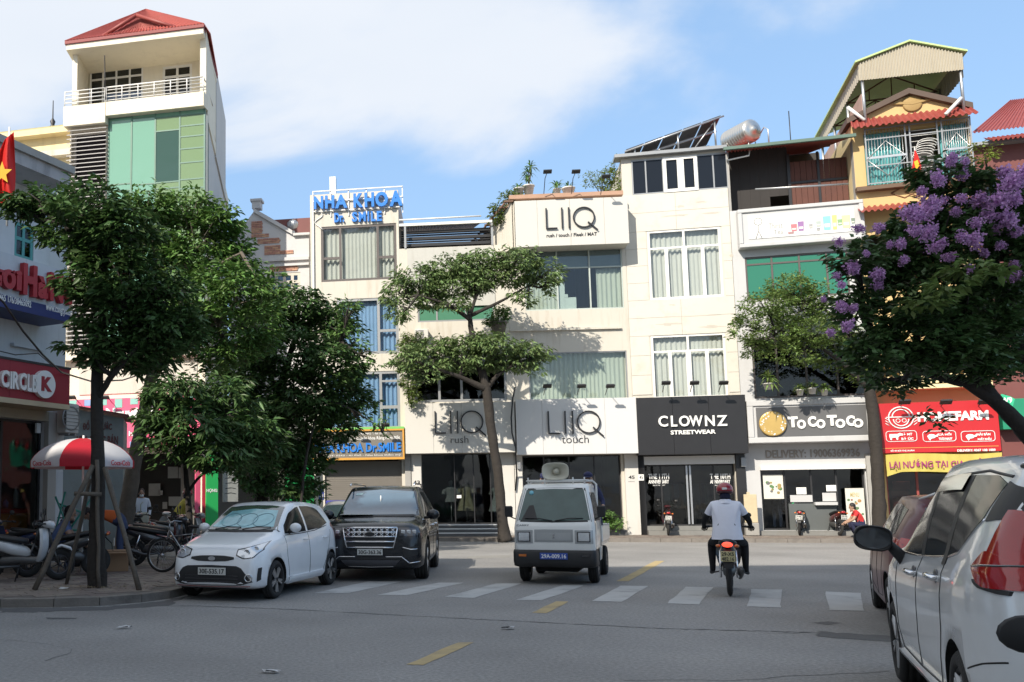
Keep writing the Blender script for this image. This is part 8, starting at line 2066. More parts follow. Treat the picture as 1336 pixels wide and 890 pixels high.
# ---------------------------------------------------------------- white people carrier, near right, seen from behind
def mpv():
    e = empty('parked_car', (0,0,0), 0, 'near white people carrier with tall red tail lamp and black wing mirror', 'car', 'cars parked along the kerbs')
    L, W, x0 = 4.475, 1.75, 1.3875+.82
    T_ = dict(bot=[(0,.36),(.1,.28),(.4,.24),(4.0,.26),(4.35,.36),(4.475,.46)],
              top=[(0,.60),(.03,.82),(.08,.94),(.2,1.01),(.6,1.09),(1.05,1.15),(1.25,1.24),(1.6,1.44),(1.95,1.60),(2.3,1.68),(2.9,1.70),(3.6,1.685),(4.1,1.63),(4.22,1.55),(4.34,1.28),(4.41,1.10),(4.45,.8),(4.475,.65)],
              belt=[(0,.55),(.1,.86),(.3,.95),(1.05,1.03),(2.0,1.06),(3.0,1.11),(3.7,1.18),(4.15,1.22),(4.35,1.10),(4.43,.9),(4.475,.6)],
              w=[(0,.62),(.05,.70),(.15,.79),(.35,.84),(.7,.865),(1,.875),(3.6,.875),(3.95,.865),(4.2,.83),(4.35,.78),(4.475,.66)],
              roofw=[(0,.5),(.1,.62),(.3,.70),(1.05,.74),(1.5,.69),(2.0,.635),(3,.62),(4.0,.60),(4.3,.60),(4.475,.5)], sh1=.995, sh2=.975, tum=.925)
    B = Body(L, W, T_, x0, 120); wf, wr = 1.3875, -1.3875; r = .325
    pm = paint('paint_pearl', (.74,.76,.77), metal=.1, rough=.25)
    B.finish(e, pm, [(wf, r, r+.055, 1, .30), (wf, r, r+.055, -1, .30), (wr, r, r+.05, 1, .30), (wr, r, r+.05, -1, .30)])
    for y in (1, -1):
        add_wheel(e, wf, y*.765, r, .205, .225, 5, 'twin', M_rim); add_wheel(e, wr, y*.765, r, .205, .225, 5, 'twin', M_rim)
    B.patch('F', [(-.58,1.60),(0,1.63),(.58,1.60)], [(-.70,1.18),(0,1.17),(.70,1.18)], .004, 20, 8).build('windscreen', M_cg, e)
    M_side = mat('side_glass', (.022,.026,.028), .10, var=.3, vscale=2.5, spec=.08)
    for v, sg in (('L', 1), ('R', -1)):
        B.patch(v, [(.74,1.18),(.40,1.40),(.10,1.525),(-.02,1.55)], [(.98,1.055),(.6,1.055),(.2,1.07),(-.02,1.08)], .004).build('front_window', M_side, e)
        B.patch(v, [(-.12,1.56),(-.95,1.585)], [(-.12,1.08),(-.98,1.12)], .004).build('rear_window', M_side, e)
        B.patch(v, [(-1.05,1.585),(-1.55,1.575),(-1.78,1.53)], [(-1.08,1.13),(-1.40,1.17),(-1.72,1.36)], .004).build('quarter_window', M_side, e)
        B.patch(v, [(-1.80,1.54),(-2.02,1.50)], [(-1.77,1.34),(-2.06,1.36)], .005, 5, 3).build('floating_pillar', M_plas, e)
        for x0_ in (-.02, -.95): B.patch(v, [(x0_,1.585),(x0_-.1,1.585)], [(x0_,1.07),(x0_-.13,1.08)], .0055, 3, 6).build('door_pillar', M_plas, e)
        B.line(v, [(1.0,1.045),(.2,1.06),(-.5,1.09),(-1.1,1.125),(-1.40,1.16),(-1.74,1.35)], .016, .006).build('chrome_strip', M_chr, e)
        B.line(v, [(.78,1.205),(.42,1.425),(.12,1.555),(-.5,1.59),(-1.3,1.605),(-1.8,1.565)], .02, .004).build('door_frame', M_plas, e)
        # clear door visors
        vm = MB(); pts_t = [B.pt(v, x, z, 0) for x, z in ((-.10,1.575),(-.4,1.59),(-.7,1.595),(-.96,1.595))]; pts_b = [B.pt(v, x, z, 0) for x, z in ((-.10,1.49),(-.4,1.50),(-.7,1.505),(-.96,1.505))]
        vm.grid([[p[0]+Vector((0,.025*sg,0)) for p in pts_b], [p[0]+Vector((0,.03*sg,-.02)) for p in pts_t], [p[0]+Vector((0,.012*sg,.005)) for p in pts_t]]); vm.build('door_visor', M_chr, e)
        for pts in ([(1.0,1.02),(.98,.5),(.82,.36),(-.05,.35),(-.07,1.07)], [(-.07,1.07),(-.05,.35),(-.86,.37),(-1.03,.72),(-1.05,1.11)]): B.line(v, pts, .010).build('door_seam', M_under, e)
        B.line(v, [(1.1,.90),(.2,.93),(-.9,.97)], .01, .0).build('crease', pm, e)
        B.line(v, [(-1.72,.60),(-1.95,.66),(-2.16,.70)], .008).build('bumper_seam', M_under, e)
        B.patch(v, [(.95,.33),(-.95,.34)], [(.95,.25),(-.95,.26)], .03, 12, 3).build('side_skirt', pm, e)
        for x in (.07, -.86):
            h = B.pt(v, x, .955 if x > 0 else .995, 0)[0]; MM = Matrix.Translation(h); mb = MB(); mb.blob((h.x, h.y, h.z), (.07,.012,.045), 14, 8); hd_ = mb.build('handle_bowl', M_rimd, e)
            mb = MB(); mb.tube([h+Vector((-.12,0,-.005)), h+Vector((-.09,.045*sg,0)), h+Vector((.0,.05*sg,.004)), h+Vector((.09,.045*sg,0)), h+Vector((.12,0,-.005))], .017, 8); mb.build('handle', M_chr, hd_)
        h = B.pt(v, .80, 1.04, 0)[0]
        mb = MB(); mm = Matrix.Translation((h.x+.02, h.y+.21*sg, h.z+.11)) @ Matrix.Rotation(.10*sg, 4, 'X')
        rows = []
        for (x, k) in ((.10,.55),(.07,.85),(.02,1.0),(-.04,1.0),(-.055,.93),(-.05,.90),(-.045,.0)):
            row = []
            for a in range(28):
                t = 2*PI*a/28; c, s_ = math.cos(t), math.sin(t); p = 2/3.0; row.append(mm @ Vector((x, .13*k*math.copysign(abs(c)**p, c), .095*k*math.copysign(abs(s_)**p, s_))))
            rows.append(row)
        mb.grid(rows, closed=True); mr = mb.build('wing_mirror', M_plas, e)
        mb = MB(); mb.lathe([(0,0),(.08,0)], 20, mm @ Matrix.Translation((-.052,0,0)) @ Matrix.Rotation(R(-90),4,'Y') @ Matrix.Diagonal((1.0,1.5,1,1)), smooth=False); mb.build('mirror_glass', mat('mirror_glass', (.12,.13,.14), .05, metal=.6), mr)
        mb = MB(); mb.tube([h+Vector((.06,-.03*sg,-.09)), h+Vector((.05,.03*sg,-.02)), h+Vector((.03,.10*sg,.06))], [.055,.045,.035], 8); mb.build('mirror_stalk', M_plas, mr)
        # tall L-shaped tail lamp wrapping the corner
        y = sg
        tl = B.patch(v, [(-1.98,1.40),(-2.03,1.40),(-2.07,1.36),(-2.12,1.26)], [(-1.97,1.18),(-2.0,1.14),(-2.08,1.10),(-2.16,1.09)], .008, 12, 8).build('tail_light', M_lampr, e)
        B.patch(v, [(-1.86,1.13),(-1.94,1.20),(-2.0,1.20),(-2.16,1.15)], [(-1.86,1.11),(-1.93,1.05),(-2.0,1.03),(-2.18,1.03)], .010, 14, 8).build('tail_lens', M_lampr, tl)
        B.patch('B', [(y*.64,1.21),(y*.76,1.22)], [(y*.48,1.05),(y*.78,1.03)], .008, 6, 5).build('tail_lens', M_lampr, tl)
        B.line(v, [(-1.86,1.12),(-1.93,1.125),(-1.98,1.13),(-2.16,1.14)], .010, .014).build('lamp_rib', M_lampb, tl)
        B.patch(v, [(-1.88,1.06),(-1.94,1.04),(-2.16,1.025)], [(-1.89,1.045),(-1.94,1.025),(-2.16,1.005)], .009, 8, 2).build('lamp_base', M_plas, tl)
        B.patch('B', [(y*.58,.62),(y*.74,.62)], [(y*.60,.50),(y*.72,.50)], .006, 4, 3).build('reflector', M_lampr, e)
    B.patch('B', [(-.50,1.53),(0,1.56),(.50,1.53)], [(-.60,1.16),(0,1.15),(.60,1.16)], .005, 14, 5).build('rear_windscreen', M_side, e)
    bx(e, 'roof_spoiler', M_plas, -2.10,-1.80,-.58,.58,1.60,1.63, bev=.01)
    B.patch('B', [(-.66,.56),(0,.56),(.66,.56)], [(-.58,.40),(0,.40),(.58,.40)], .01, 14, 4).build('rear_diffuser', M_plas, e)
    plate(e, '30F-211.08', -2.29, 0, .80, .47, .11, -1, M_platew)
    bx(e, 'floor_pan', M_under, -1.9,1.9,-.65,.65,.24,.32)
    return e
mp = mpv(); mp.scale = (1,1,1.04); pf = Vector((4.87, 7.78, 0)); th = R(26.2); hd = Vector((math.sin(th), math.cos(th), 0)); place(mp, pf, pf-hd*2.775, 1, .865)

# ---------------------------------------------------------------- dark red hatch ahead of it
def redcar():
    e = empty('parked_car', (0,0,0), 0, 'dark red hatchback parked ahead of the white people carrier', 'car', 'cars parked along the kerbs')
    L, W, x0 = 4.0, 1.70, 1.28+.78
    T_ = dict(bot=[(0,.30),(.1,.22),(.4,.19),(3.6,.2),(3.9,.32),(4.0,.4)],
              top=[(0,.50),(.03,.68),(.10,.78),(.3,.87),(.7,.95),(1.05,1.00),(1.3,1.12),(1.7,1.36),(2.0,1.47),(2.4,1.52),(2.9,1.51),(3.4,1.44),(3.65,1.36),(3.82,1.16),(3.93,1.0),(3.98,.8),(4.0,.62)],
              belt=[(0,.46),(.1,.70),(.3,.77),(1.0,.90),(2.0,.95),(3.0,1.01),(3.7,1.04),(3.93,.92),(4.0,.55)],
              w=[(0,.55),(.05,.64),(.15,.73),(.4,.81),(.8,.845),(3.1,.85),(3.5,.83),(3.8,.77),(4.0,.64)],
              roofw=[(0,.45),(.1,.58),(.3,.65),(1.05,.70),(1.5,.64),(2.0,.58),(3.0,.56),(3.6,.54),(4.0,.46)])
    B = Body(L, W, T_, x0); wf, wr = 1.28, -1.28; r = .31
    pm = mat('paint_maroon', (.10,.018,.026), .35, var=.05, coat=.15)
    B.finish(e, pm, [(wf, r, r+.05, 1, .28), (wf, r, r+.05, -1, .28), (wr, r, r+.05, 1, .28), (wr, r, r+.05, -1, .28)])
    for y in (1, -1):
        add_wheel(e, wf, y*.745, r, .19, .21, 5, 'one', M_rim); add_wheel(e, wr, y*.745, r, .19, .21, 5, 'one', M_rim)
    for v, sg in (('L', 1), ('R', -1)):
        B.patch(v, [(.65,1.08),(.25,1.33),(.0,1.40)], [(.80,.965),(.3,.965),(.0,.975)], .004).build('front_window', M_cg, e)
        B.patch(v, [(-.08,1.41),(-.75,1.42)], [(-.08,.98),(-.85,1.01)], .004).build('rear_window', M_cg, e)
        B.patch(v, [(-.82,1.42),(-1.25,1.36)], [(-.92,1.02),(-1.45,1.10)], .004).build('quarter_window', M_cg, e)
        for pts in ([(.82,.94),(.82,.4),(-.05,.32),(-.04,.97)], [(-.04,.97),(-.05,.32),(-.7,.35),(-.9,1.0)]): B.line(v, pts, .008).build('door_seam', M_under, e)
        for x in (.06, -.78):
            h = B.pt(v, x, .88, 0)[0]; mb = MB(); mb.tube([h+Vector((-.1,0,0)), h+Vector((0,.04*sg,0)), h+Vector((.1,0,0))], .014, 6); mb.build('door_handle', pm, e)
        h = B.pt(v, .62, .99, 0)[0]; mb = MB(); mb.blob((h.x, h.y+.12*sg, h.z+.06), (.07,.10,.07), 12, 8); mb.build('wing_mirror', pm, e)
        y = sg; B.patch('B', [(y*.50,1.03),(y*.70,1.06)], [(y*.46,.86),(y*.74,.84)], .008, 6, 5).build('tail_light', M_lampr, e)
        B.patch(v, [(-1.52,1.06),(-1.80,1.03)], [(-1.56,.92),(-1.84,.88)], .008, 5, 4).build('tail_light', M_lampr, e)
    B.patch('B', [(-.44,1.38),(0,1.40),(.44,1.38)], [(-.54,1.08),(0,1.07),(.54,1.08)], .005, 12, 5).build('rear_windscreen', M_cgb, e)
    mb = MB(); mb.tube([(-1.1,.45,1.47),(-1.1,.25,1.55),(-1.1,-.25,1.55),(-1.1,-.45,1.47)], .018, 6); mb.build('roof_bar', M_fwhite, e)
    plate(e, '30A-114.52', -1.96, 0, .72, .47, .11, -1, M_platew)
    bx(e, 'floor_pan', M_under, -1.7,1.7,-.6,.6,.19,.27)
    return e
rc = redcar(); pf = Vector((7.72, 12.75, 0)); th = R(28.0); hd = Vector((math.sin(th), math.cos(th), 0)); place(rc, pf, pf-hd*2.56, 1, .84)
# silver saloon mostly hidden behind the hatchback and the SUV
def saloon():
    e = empty('parked_car', (0,0,0), 0, 'grey saloon car almost hidden between the white hatchback and the SUV', 'car', 'cars parked along the kerbs')
    L, W, x0 = 4.3, 1.68, 1.3+.8
    T_ = dict(bot=[(0,.3),(.3,.2),(4.0,.2),(4.3,.4)], top=[(0,.5),(.03,.68),(.15,.78),(.6,.88),(1.1,.95),(1.9,1.36),(2.3,1.45),(2.9,1.43),(3.5,1.15),(3.75,1.06),(4.15,1.03),(4.25,.9),(4.3,.6)],
              belt=[(0,.46),(.15,.70),(1.0,.86),(3.0,.94),(4.1,.96),(4.3,.55)], w=[(0,.55),(.05,.64),(.15,.73),(.5,.82),(3.6,.84),(4.1,.78),(4.3,.66)], roofw=[(0,.45),(.3,.65),(1.1,.68),(1.9,.58),(2.9,.55),(3.6,.62),(4.3,.5)])
    B = Body(L, W, T_, x0); pm = paint('paint_greyblue', (.20,.23,.26), metal=.4); r = .31
    B.finish(e, pm, [(1.3, r, r+.05, 1, .28), (1.3, r, r+.05, -1, .28), (-1.3, r, r+.05, 1, .28), (-1.3, r, r+.05, -1, .28)])
    for x in (1.3,-1.3):
        for y in (1,-1): add_wheel(e, x, y*.735, r, .19, .21, 5, 'one', M_rim)
    B.patch('F', [(-.48,1.33),(0,1.36),(.48,1.33)], [(-.62,.99),(0,.98),(.62,.99)], .004, 14, 6).build('windscreen', M_cgb, e)
    for v, sg in (('L',1),('R',-1)):
        B.patch(v, [(.4,1.12),(.1,1.3),(-.2,1.36),(-1.0,1.30)], [(.7,.93),(.2,.94),(-.3,.95),(-1.3,1.0)], .004).build('side_window', M_cg, e)
        B.patch('F', [(sg*.5,.78),(sg*.7,.82)], [(sg*.48,.66),(sg*.74,.68)], .006, 5, 4).build('headlight', M_lampc, e)
        h = B.pt(v, .6, .97, 0)[0]; mb = MB(); mb.blob((h.x, h.y+.12*sg, h.z+.06), (.07,.10,.07), 12, 8); mb.build('wing_mirror', pm, e)
    B.patch('F', [(-.38,.70),(.38,.70)], [(-.38,.6),(.38,.6)], .006, 8, 3).build('grille', M_plas, e)
    return e
sl = saloon(); c = dp(452, 700, 25.6); sl.location = (c.x, c.y, 0); sl.rotation_euler = (0,0,R(-108))
# ------------------------------------------------------------------ motorbikes
M_vinyl = mat('seat_vinyl', (.016,.016,.017), .5, var=.15, bump=.1); M_eng = mat('engine_metal', (.12,.12,.12), .45, metal=.7, var=.2)
_bw = {}
def bike_wheel(r, w, spokes, rimm):
    k = (r, w, spokes, rimm.name)
    if k not in _bw:
        A = Matrix.Rotation(R(90), 4, 'X'); t = MB(); t.lathe([(r-w*.9+w*.55*math.cos(a), w*.5*math.sin(a)) if math.cos(a) < 0 else (r-w*.9+w*.9*math.cos(a), w*.5*math.sin(a)) for a in np.linspace(0, 2*PI, 13)], 32, A)
        m = MB(); m.lathe([(r-w*1.5,-w*.28),(r-w*1.25,-w*.32),(r-w*1.25,w*.32),(r-w*1.5,w*.28),(r-w*1.5,-w*.28)], 28, A); m.lathe([(0,-.05),(.035,-.05),(.035,.05),(0,.05)], 12, A)
        for i in range(spokes):
            a = 2*PI*i/spokes; m.tube([(.03*math.cos(a),.02*(-1)**i,.03*math.sin(a)),((r-w*1.3)*math.cos(a+.12),0,(r-w*1.3)*math.sin(a+.12))], .012 if spokes < 10 else .0022, 4)
        _bw[k] = (t.mesh('tyre', M_tyre), m.mesh('rim', rimm))
    return _bw[k]
def scooter(label, col, loc, head, plate_=None, lean=0.0, tail=None, group='parked motorbikes', name='motorbike', steer=0.3, col2=None):
    e = empty(name, loc, head, label, 'motorbike', group); e.rotation_euler = (lean, 0, head)
    pm = paint('bike_%.2f_%.2f_%.2f' % col, col); p2 = col2 or M_plas; r = .285
    for x, st in ((.62, steer), (-.62, 0)):
        t, m = bike_wheel(r, .085, 6, M_rimd); w = inst(t, 'wheel', e, (x, 0, r), (0, random.random(), st)); inst(m, 'rim', w)
    def rings(tab, n=12, sq=2.6):
        out = []
        for x, z, a, b in tab: out.append([(x, a*math.copysign(abs(math.cos(2*PI*k/n))**(2/sq), math.cos(2*PI*k/n)), z+b*math.copysign(abs(math.sin(2*PI*k/n))**(2/sq), math.sin(2*PI*k/n))) for k in range(n)])
        return out
    mb = MB(); mb.grid(rings([(.12,.50,.03,.05),(.05,.52,.09,.10),(-.2,.58,.13,.12),(-.45,.66,.125,.10),(-.7,.74,.09,.08),(-.86,.80,.04,.04),(-.88,.80,.0,.0)]), closed=True); mb.build('rear_cowl', pm, e)
    mb = MB(); mb.grid(rings([(.1,.66,.02,.01),(.08,.70,.10,.05),(-.15,.74,.13,.055),(-.5,.80,.135,.05),(-.75,.83,.09,.04),(-.8,.83,.0,.0)]), closed=True); mb.build('seat', M_vinyl, e)
    mb = MB(); rows = []
    for x, z, a in ((.36,.34,.07),(.40,.45,.16),(.44,.62,.20),(.44,.80,.16),(.42,.93,.07)): rows.append([(x-.10*abs(y)**2, a*y, z) for y in (-1,-.6,-.2,.2,.6,1)])
    mb.grid(rows); mb.grid([[(p[0]-.05,p[1],p[2]) for p in r_] for r_ in reversed(rows)]); mb.grid([[r_[0] for r_ in rows],[(r_[0][0]-.05,r_[0][1],r_[0][2]) for r_ in rows]]); mb.grid([[(r_[-1][0]-.05,r_[-1][1],r_[-1][2]) for r_ in rows],[r_[-1] for r_ in rows]]); mb.build('leg_shield', pm, e)
    mb = MB(); mb.grid(rings([(.40,.42,.05,.06),(.2,.36,.09,.07),(-.1,.38,.10,.09),(-.35,.36,.09,.10),(-.45,.34,.02,.03)]), closed=True); mb.build('engine', M_eng, e)
    mb = MB(); mb.grid(rings([(.86,.50,.01,.01),(.82,.56,.06,.03),(.66,.62,.065,.025),(.48,.56,.06,.03),(.42,.50,.03,.02)], 10), closed=True); mb.build('front_fender', pm, e)
    mb = MB()
    for y in (-.07,.07): mb.tube([(.62,y,r),(.50,y*.9,.62)], .022, 6)
    mb.tube([(.50,0,.6),(.40,0,1.0)], .03, 6); mb.build('front_fork', M_eng, e)
    mb = MB(); mb.tube([(.26,-.34,1.02),(.36,-.2,1.03),(.40,0,1.0),(.36,.2,1.03),(.26,.34,1.02)], .016, 6); hb = mb.build('handlebar', M_plas, e)
    mb = MB(); mb.grid(rings([(.54,.98,.03,.03),(.52,.98,.10,.07),(.44,1.0,.14,.07),(.34,1.0,.10,.05),(.30,1.0,.0,.0)]), closed=True); mb.build('handle_cowl', pm, e)
    mb = MB(); mb.blob((.51,0,.98), (.045,.07,.05), 12, 8); mb.build('headlight', M_lampc, e)
    for s_ in (-1, 1):
        mb = MB(); mb.tube([(.24,s_*.26,1.03),(.22,s_*.34,1.02)], .022, 6); mb.build('grip', M_plas, hb)
        mb = MB(); mb.tube([(.34,s_*.20,1.03),(.32,s_*.27,1.17)], .007, 5); mb.lathe([(0,.018),(.05,.012),(.062,0),(.055,-.006),(0,-.006)], 16, Matrix.Translation((.31,s_*.30,1.21)) @ Matrix.Rotation(R(-90), 4, 'Y') @ Matrix.Diagonal((.75,1.1,-1,1))); mb.build('mirror', M_plas, hb)
    for y in (-.12,.12): 
        mb = MB(); mb.tube([(-.62,y,r),(-.48,y*.9,.68)], .02, 6); mb.build('shock_absorber', M_chr if plate_ else M_eng, e)
    mb = MB(); mb.tube([(-.05,-.12,.28),(-.4,-.15,.27),(-.55,-.16,.33),(-.85,-.17,.42)], [.018,.03,.048,.045], 8); mb.build('exhaust', M_eng, e)
    mb = MB(); mb.grid(rings([(-.80,.72,.07,.02),(-.92,.60,.08,.015),(-.95,.45,.07,.01)], 8), closed=True); mb.build('rear_fender', M_plas, e)
    mb = MB(); mb.blob((-.86,0,.79), (.04,.075,.04), 12, 8); tl = mb.build('tail_light', tail or M_lampr, e)
    for s_ in (-1, 1): mb = MB(); mb.blob((-.84,s_*.13,.77), (.03,.035,.025), 8, 6); mb.build('indicator', M_amber, e)
    if plate_: plate(e, '', -.965, 0, .62, .20, .15, -1, M_platey if plate_[2] else M_platew, rows=plate_[:2])
    mb = MB()
    for s_ in (-1,1): mb.tube([(-.05,s_*.1,.32),(-.12,s_*.2,.02)] if group else [(-.05,s_*.1,.34),(0,s_*.27,.30)], .012, 5)
    mb.build('centre_stand' if group else 'foot_pegs', M_plas, e); return e
# ------------------------------------------------------------------ people
M_skin = mat('skin', (.36,.22,.15), .6, var=.08); M_hair = mat('black_hair', (.012,.010,.010), .6, var=.2)
def cloth(n, c): return mat('cloth_'+n, c, .9, var=.08, bump=.35, bscale=9)
def person(loc, rz, label, J, top, low, group=None, sleeve=.5, hat=None, scale=1.0, arm=None, shoes=None, mask=False, long_=False):
    """J: joints for one side pair; body grown as one skin from the pelvis"""
    e = empty('person', loc, rz, label, 'person', group); e.scale = (scale,)*3
    V = [Vector(J['pelvis']), Vector(J['waist']), Vector(J['chest']), Vector(J['neck']), Vector(J['head'])]
    Rr = [(.135,.165),(.125,.16),(.125,.195),(.055,.055),(.075,.07)]; E = [(0,1),(1,2),(2,3),(3,4)]; seg = [('low',0,1),('top',1,2),('top',2,3),('skin',3,4)]
    def add(p, r, par, kind): V.append(Vector(p)); Rr.append(r); E.append((par, len(V)-1)); seg.append((kind, par, len(V)-1)); return len(V)-1
    for s_ in ('l', 'r'):
        a = add(J['sh'+s_], (.075,.075), 2, 'top'); m_ = V[a].lerp(Vector(J['el'+s_]), .55); b = add(m_, (.058,.058), a, 'top'); b = add(J['el'+s_], (.046,.046), b, 'arm'); b = add(J['wr'+s_], (.032,.032), b, 'arm')
        d = (V[b]-V[b-1]).normalized(); h = add(V[b]+d*.085, (.04,.025), b, 'hand')
        a = add(J['hip'+s_], (.105,.11), 0, 'low'); b = add(V[a].lerp(Vector(J['kn'+s_]), .5), (.09,.09), a, 'low'); b = add(J['kn'+s_], (.068,.068), b, 'low'); b = add(V[b].lerp(Vector(J['an'+s_]), .4), (.062,.062), b, 'low'); b = add(J['an'+s_], (.042,.042), b, 'low'); add(J['to'+s_], (.045,.032), b, 'shoe')
    me = bpy.data.meshes.new('body'); me.from_pydata([tuple(v) for v in V], E, []); o = bpy.data.objects.new('body', me); link(o, e)
    md = o.modifiers.new('s', 'SKIN'); 
    for i, sv in enumerate(me.skin_vertices[0].data): sv.radius = Rr[i]; sv.use_root = (i == 0)
    md.use_smooth_shade = True; sb = o.modifiers.new('d', 'SUBSURF'); sb.levels = 2; sb.render_levels = 2
    dg = bpy.context.evaluated_depsgraph_get(); dg.update(); nm = bpy.data.meshes.new_from_object(o.evaluated_get(dg)); o.modifiers.clear(); o.data = nm; nm.name = 'body'
    kinds = ['top','low','skin','arm','hand','shoe']; ms = {'top': top, 'low': low, 'skin': M_skin, 'arm': arm or M_skin, 'hand': arm if arm and hat == 'helmet' else M_skin, 'shoe': shoes or M_plas}
    nm.materials.clear(); [nm.materials.append(ms[k]) for k in kinds]
    sg = [(kinds.index(k), V[a], V[b]) for k, a, b in seg]
    for p in nm.polygons:
        c = p.center; best = 9; bi = 0
        for ki, a, b in sg:
            ab = b-a; t = max(0, min(1, (c-a).dot(ab)/ab.length_squared)); d = (a+ab*t-c).length
            if d < best: best = d; bi = ki
        p.material_index = bi; p.use_smooth = True
    H = Vector(J['head']); f = Vector(J.get('face', (1,0,0))).normalized(); u = (H-Vector(J['neck'])).normalized(); u = (u+Vector((0,0,1))).normalized(); sd = u.cross(f).normalized(); f = sd.cross(u)
    Mh = Matrix((( f.x, sd.x, u.x, H.x),(f.y, sd.y, u.y, H.y),(f.z, sd.z, u.z, H.z),(0,0,0,1)))
    mb = MB(); mb.blob((0,0,.03), (.095,.075,.115), 18, 14, Mh); mb.blob((.03,0,-.06), (.06,.05,.05), 12, 8, Mh); mb.blob((.098,0,.0), (.018,.014,.025), 8, 6, Mh)
    for s_ in (-1,1): mb.blob((-.005,s_*.078,.0), (.02,.012,.03), 8, 6, Mh)
    hd = mb.build('head', M_skin, e)
    mb = MB(); [mb.blob((.088,s_*.03,.025), (.008,.014,.008), 8, 4, Mh) for s_ in (-1,1)]; mb.build('eyes', M_hair, hd, kind='stuff')
    mb = MB(); mb.blob((.082,0,-.045), (.012,.024,.007), 8, 4, Mh)
    if mask: mb.blob((.05,0,-.04), (.055,.06,.05), 12, 8, Mh)
    mb.build('face_mask' if mask else 'mouth', M_letw if mask else mat('lips', (.3,.1,.08), .6), hd)
    if hat == 'helmet' or hat == 'red_helmet':
        mb = MB(); mb.blob((-.008,0,.055), (.135,.125,.125), 22, 14, Mh, zmin=-.35); hm = mb.build('helmet', mat('helmet_red', (.34,.02,.03), .25, coat=.8), e)
        mb = MB(); mb.blob((-.01,0,.012), (.14,.13,.03), 22, 6, Mh); mb.build('helmet_rim', mat('helmet_dark', (.06,.01,.015), .4), hm)
        bx(hm, 'helmet_badge', M_letw, -.15,-.13,-.035,.035,.04,.075, M=Mh, bev=.005)
        mb = MB(); mb.blob((-.035,0,-.05), (.09,.08,.075), 14, 10, Mh); mb.build('neck_scarf', mat('scarf_navy', (.012,.014,.04), .9), e)
    elif hat:
        mb = MB(); mb.blob((-.008,0,.07), (.108,.092,.085), 16, 8, Mh, zmin=-.2); mb.blob((.10,0,.06), (.07,.07,.012), 12, 6, Mh); mb.build('cap', cloth('navycap', (.018,.022,.07)), e)
    else:
        mb = MB(); mb.blob((-.018,0,.052), (.100,.086,.108), 16, 10, Mh, zmin=-.25); mb.blob((-.05,0,-.0), (.06,.08,.10), 12, 8, Mh); mb.build('hair', M_hair, e)
    for s_ in ('l', 'r'):
        w = Vector(J['wr'+s_]); d = (w-Vector(J['el'+s_])).normalized(); pa = d.orthogonal().normalized() if abs(d.z) > .9 else d.cross(Vector((0,0,1))).normalized(); dn = d.cross(pa); dn = dn if dn.z < 0 else -dn
        b = w+d*.09
        for k in range(4):
            o_ = pa*(.028-.019*k); l = (.062,.072,.068,.052)[k]; mb = MB(); mb.tube([b+o_*.8, b+o_+d*l*.45+dn*.008, b+o_+d*l*.6+dn*l*.45, b+o_+d*l*.3+dn*l*.75], [.009,.009,.008,.006], 6); mb.build('finger', ms['hand'], e)
        mb = MB(); mb.tube([w+d*.03+pa*.03, w+d*.07+pa*.052+dn*.02, w+d*.10+pa*.04+dn*.045], [.012,.010,.008], 6); mb.build('thumb', ms['hand'], e)
    return e
def sitJ(lean=0.0, kn=.24, fx=.05, fz=.34):
    return dict(pelvis=(-.22,0,.90), waist=(-.19,0,1.03), chest=(-.10+lean,0,1.25), neck=(-.05+lean,0,1.45), head=(-.02+lean,0,1.56), shl=(-.09+lean,.19,1.37), shr=(-.09+lean,-.19,1.37), ell=(-.0,.33,1.12), elr=(-.0,-.33,1.12), wrl=(.16,.34,1.05), wrr=(.16,-.34,1.05),
                hipl=(-.18,.11,.86), hipr=(-.18,-.11,.86), knl=(.16,kn,.76), knr=(.16,-kn,.76), anl=(fx,kn,fz), anr=(fx,-kn,fz), tol=(fx+.14,kn+.02,fz-.05), tor=(fx+.14,-kn-.02,fz-.05))
def standJ(s=1):
    return dict(pelvis=(0,0,.92), waist=(0,0,1.06), chest=(0,0,1.28), neck=(.01,0,1.47), head=(.03,0,1.58), shl=(0,.18,1.39), shr=(0,-.18,1.39), ell=(.0,.24,1.12), elr=(.0,-.24,1.12), wrl=(.14,.22,.94), wrr=(.14,-.22,.94),
                hipl=(0,.10,.88), hipr=(0,-.10,.88), knl=(.03,.11,.50), knr=(.03,-.11,.50), anl=(0,.11,.08), anr=(0,-.11,.08), tol=(.14,.13,.03), tor=(.14,-.13,.03))
def bentJ():
    return dict(pelvis=(-.10,0,.84), waist=(.0,0,.97), chest=(.24,0,1.06), neck=(.44,0,1.06), head=(.54,0,1.02), face=(.5,0,-.8), shl=(.34,.18,1.02), shr=(.34,-.18,1.02), ell=(.42,.2,.76), elr=(.42,-.2,.76), wrl=(.58,.14,.60), wrr=(.58,-.14,.60),
                hipl=(-.10,.10,.82), hipr=(-.10,-.10,.82), knl=(-.05,.12,.46), knr=(-.05,-.12,.46), anl=(-.1,.12,.08), anr=(-.1,-.12,.08), tol=(.04,.14,.03), tor=(.04,-.14,.03))
def squatJ():
    return dict(pelvis=(-.10,0,.42), waist=(-.06,0,.54), chest=(.04,0,.74), neck=(.12,0,.92), head=(.16,0,1.02), face=(1,0,-.4), shl=(.06,.18,.85), shr=(.06,-.18,.85), ell=(.20,.24,.62), elr=(.20,-.24,.62), wrl=(.38,.16,.52), wrr=(.38,-.16,.52),
                hipl=(-.08,.11,.40), hipr=(-.08,-.11,.40), knl=(.26,.18,.50), knr=(.26,-.18,.50), anl=(.10,.16,.09), anr=(.10,-.16,.09), tol=(.24,.18,.03), tor=(.24,-.18,.03))
jean = cloth('jean', (.05,.07,.14)); blk = cloth('black', (.012,.012,.014))
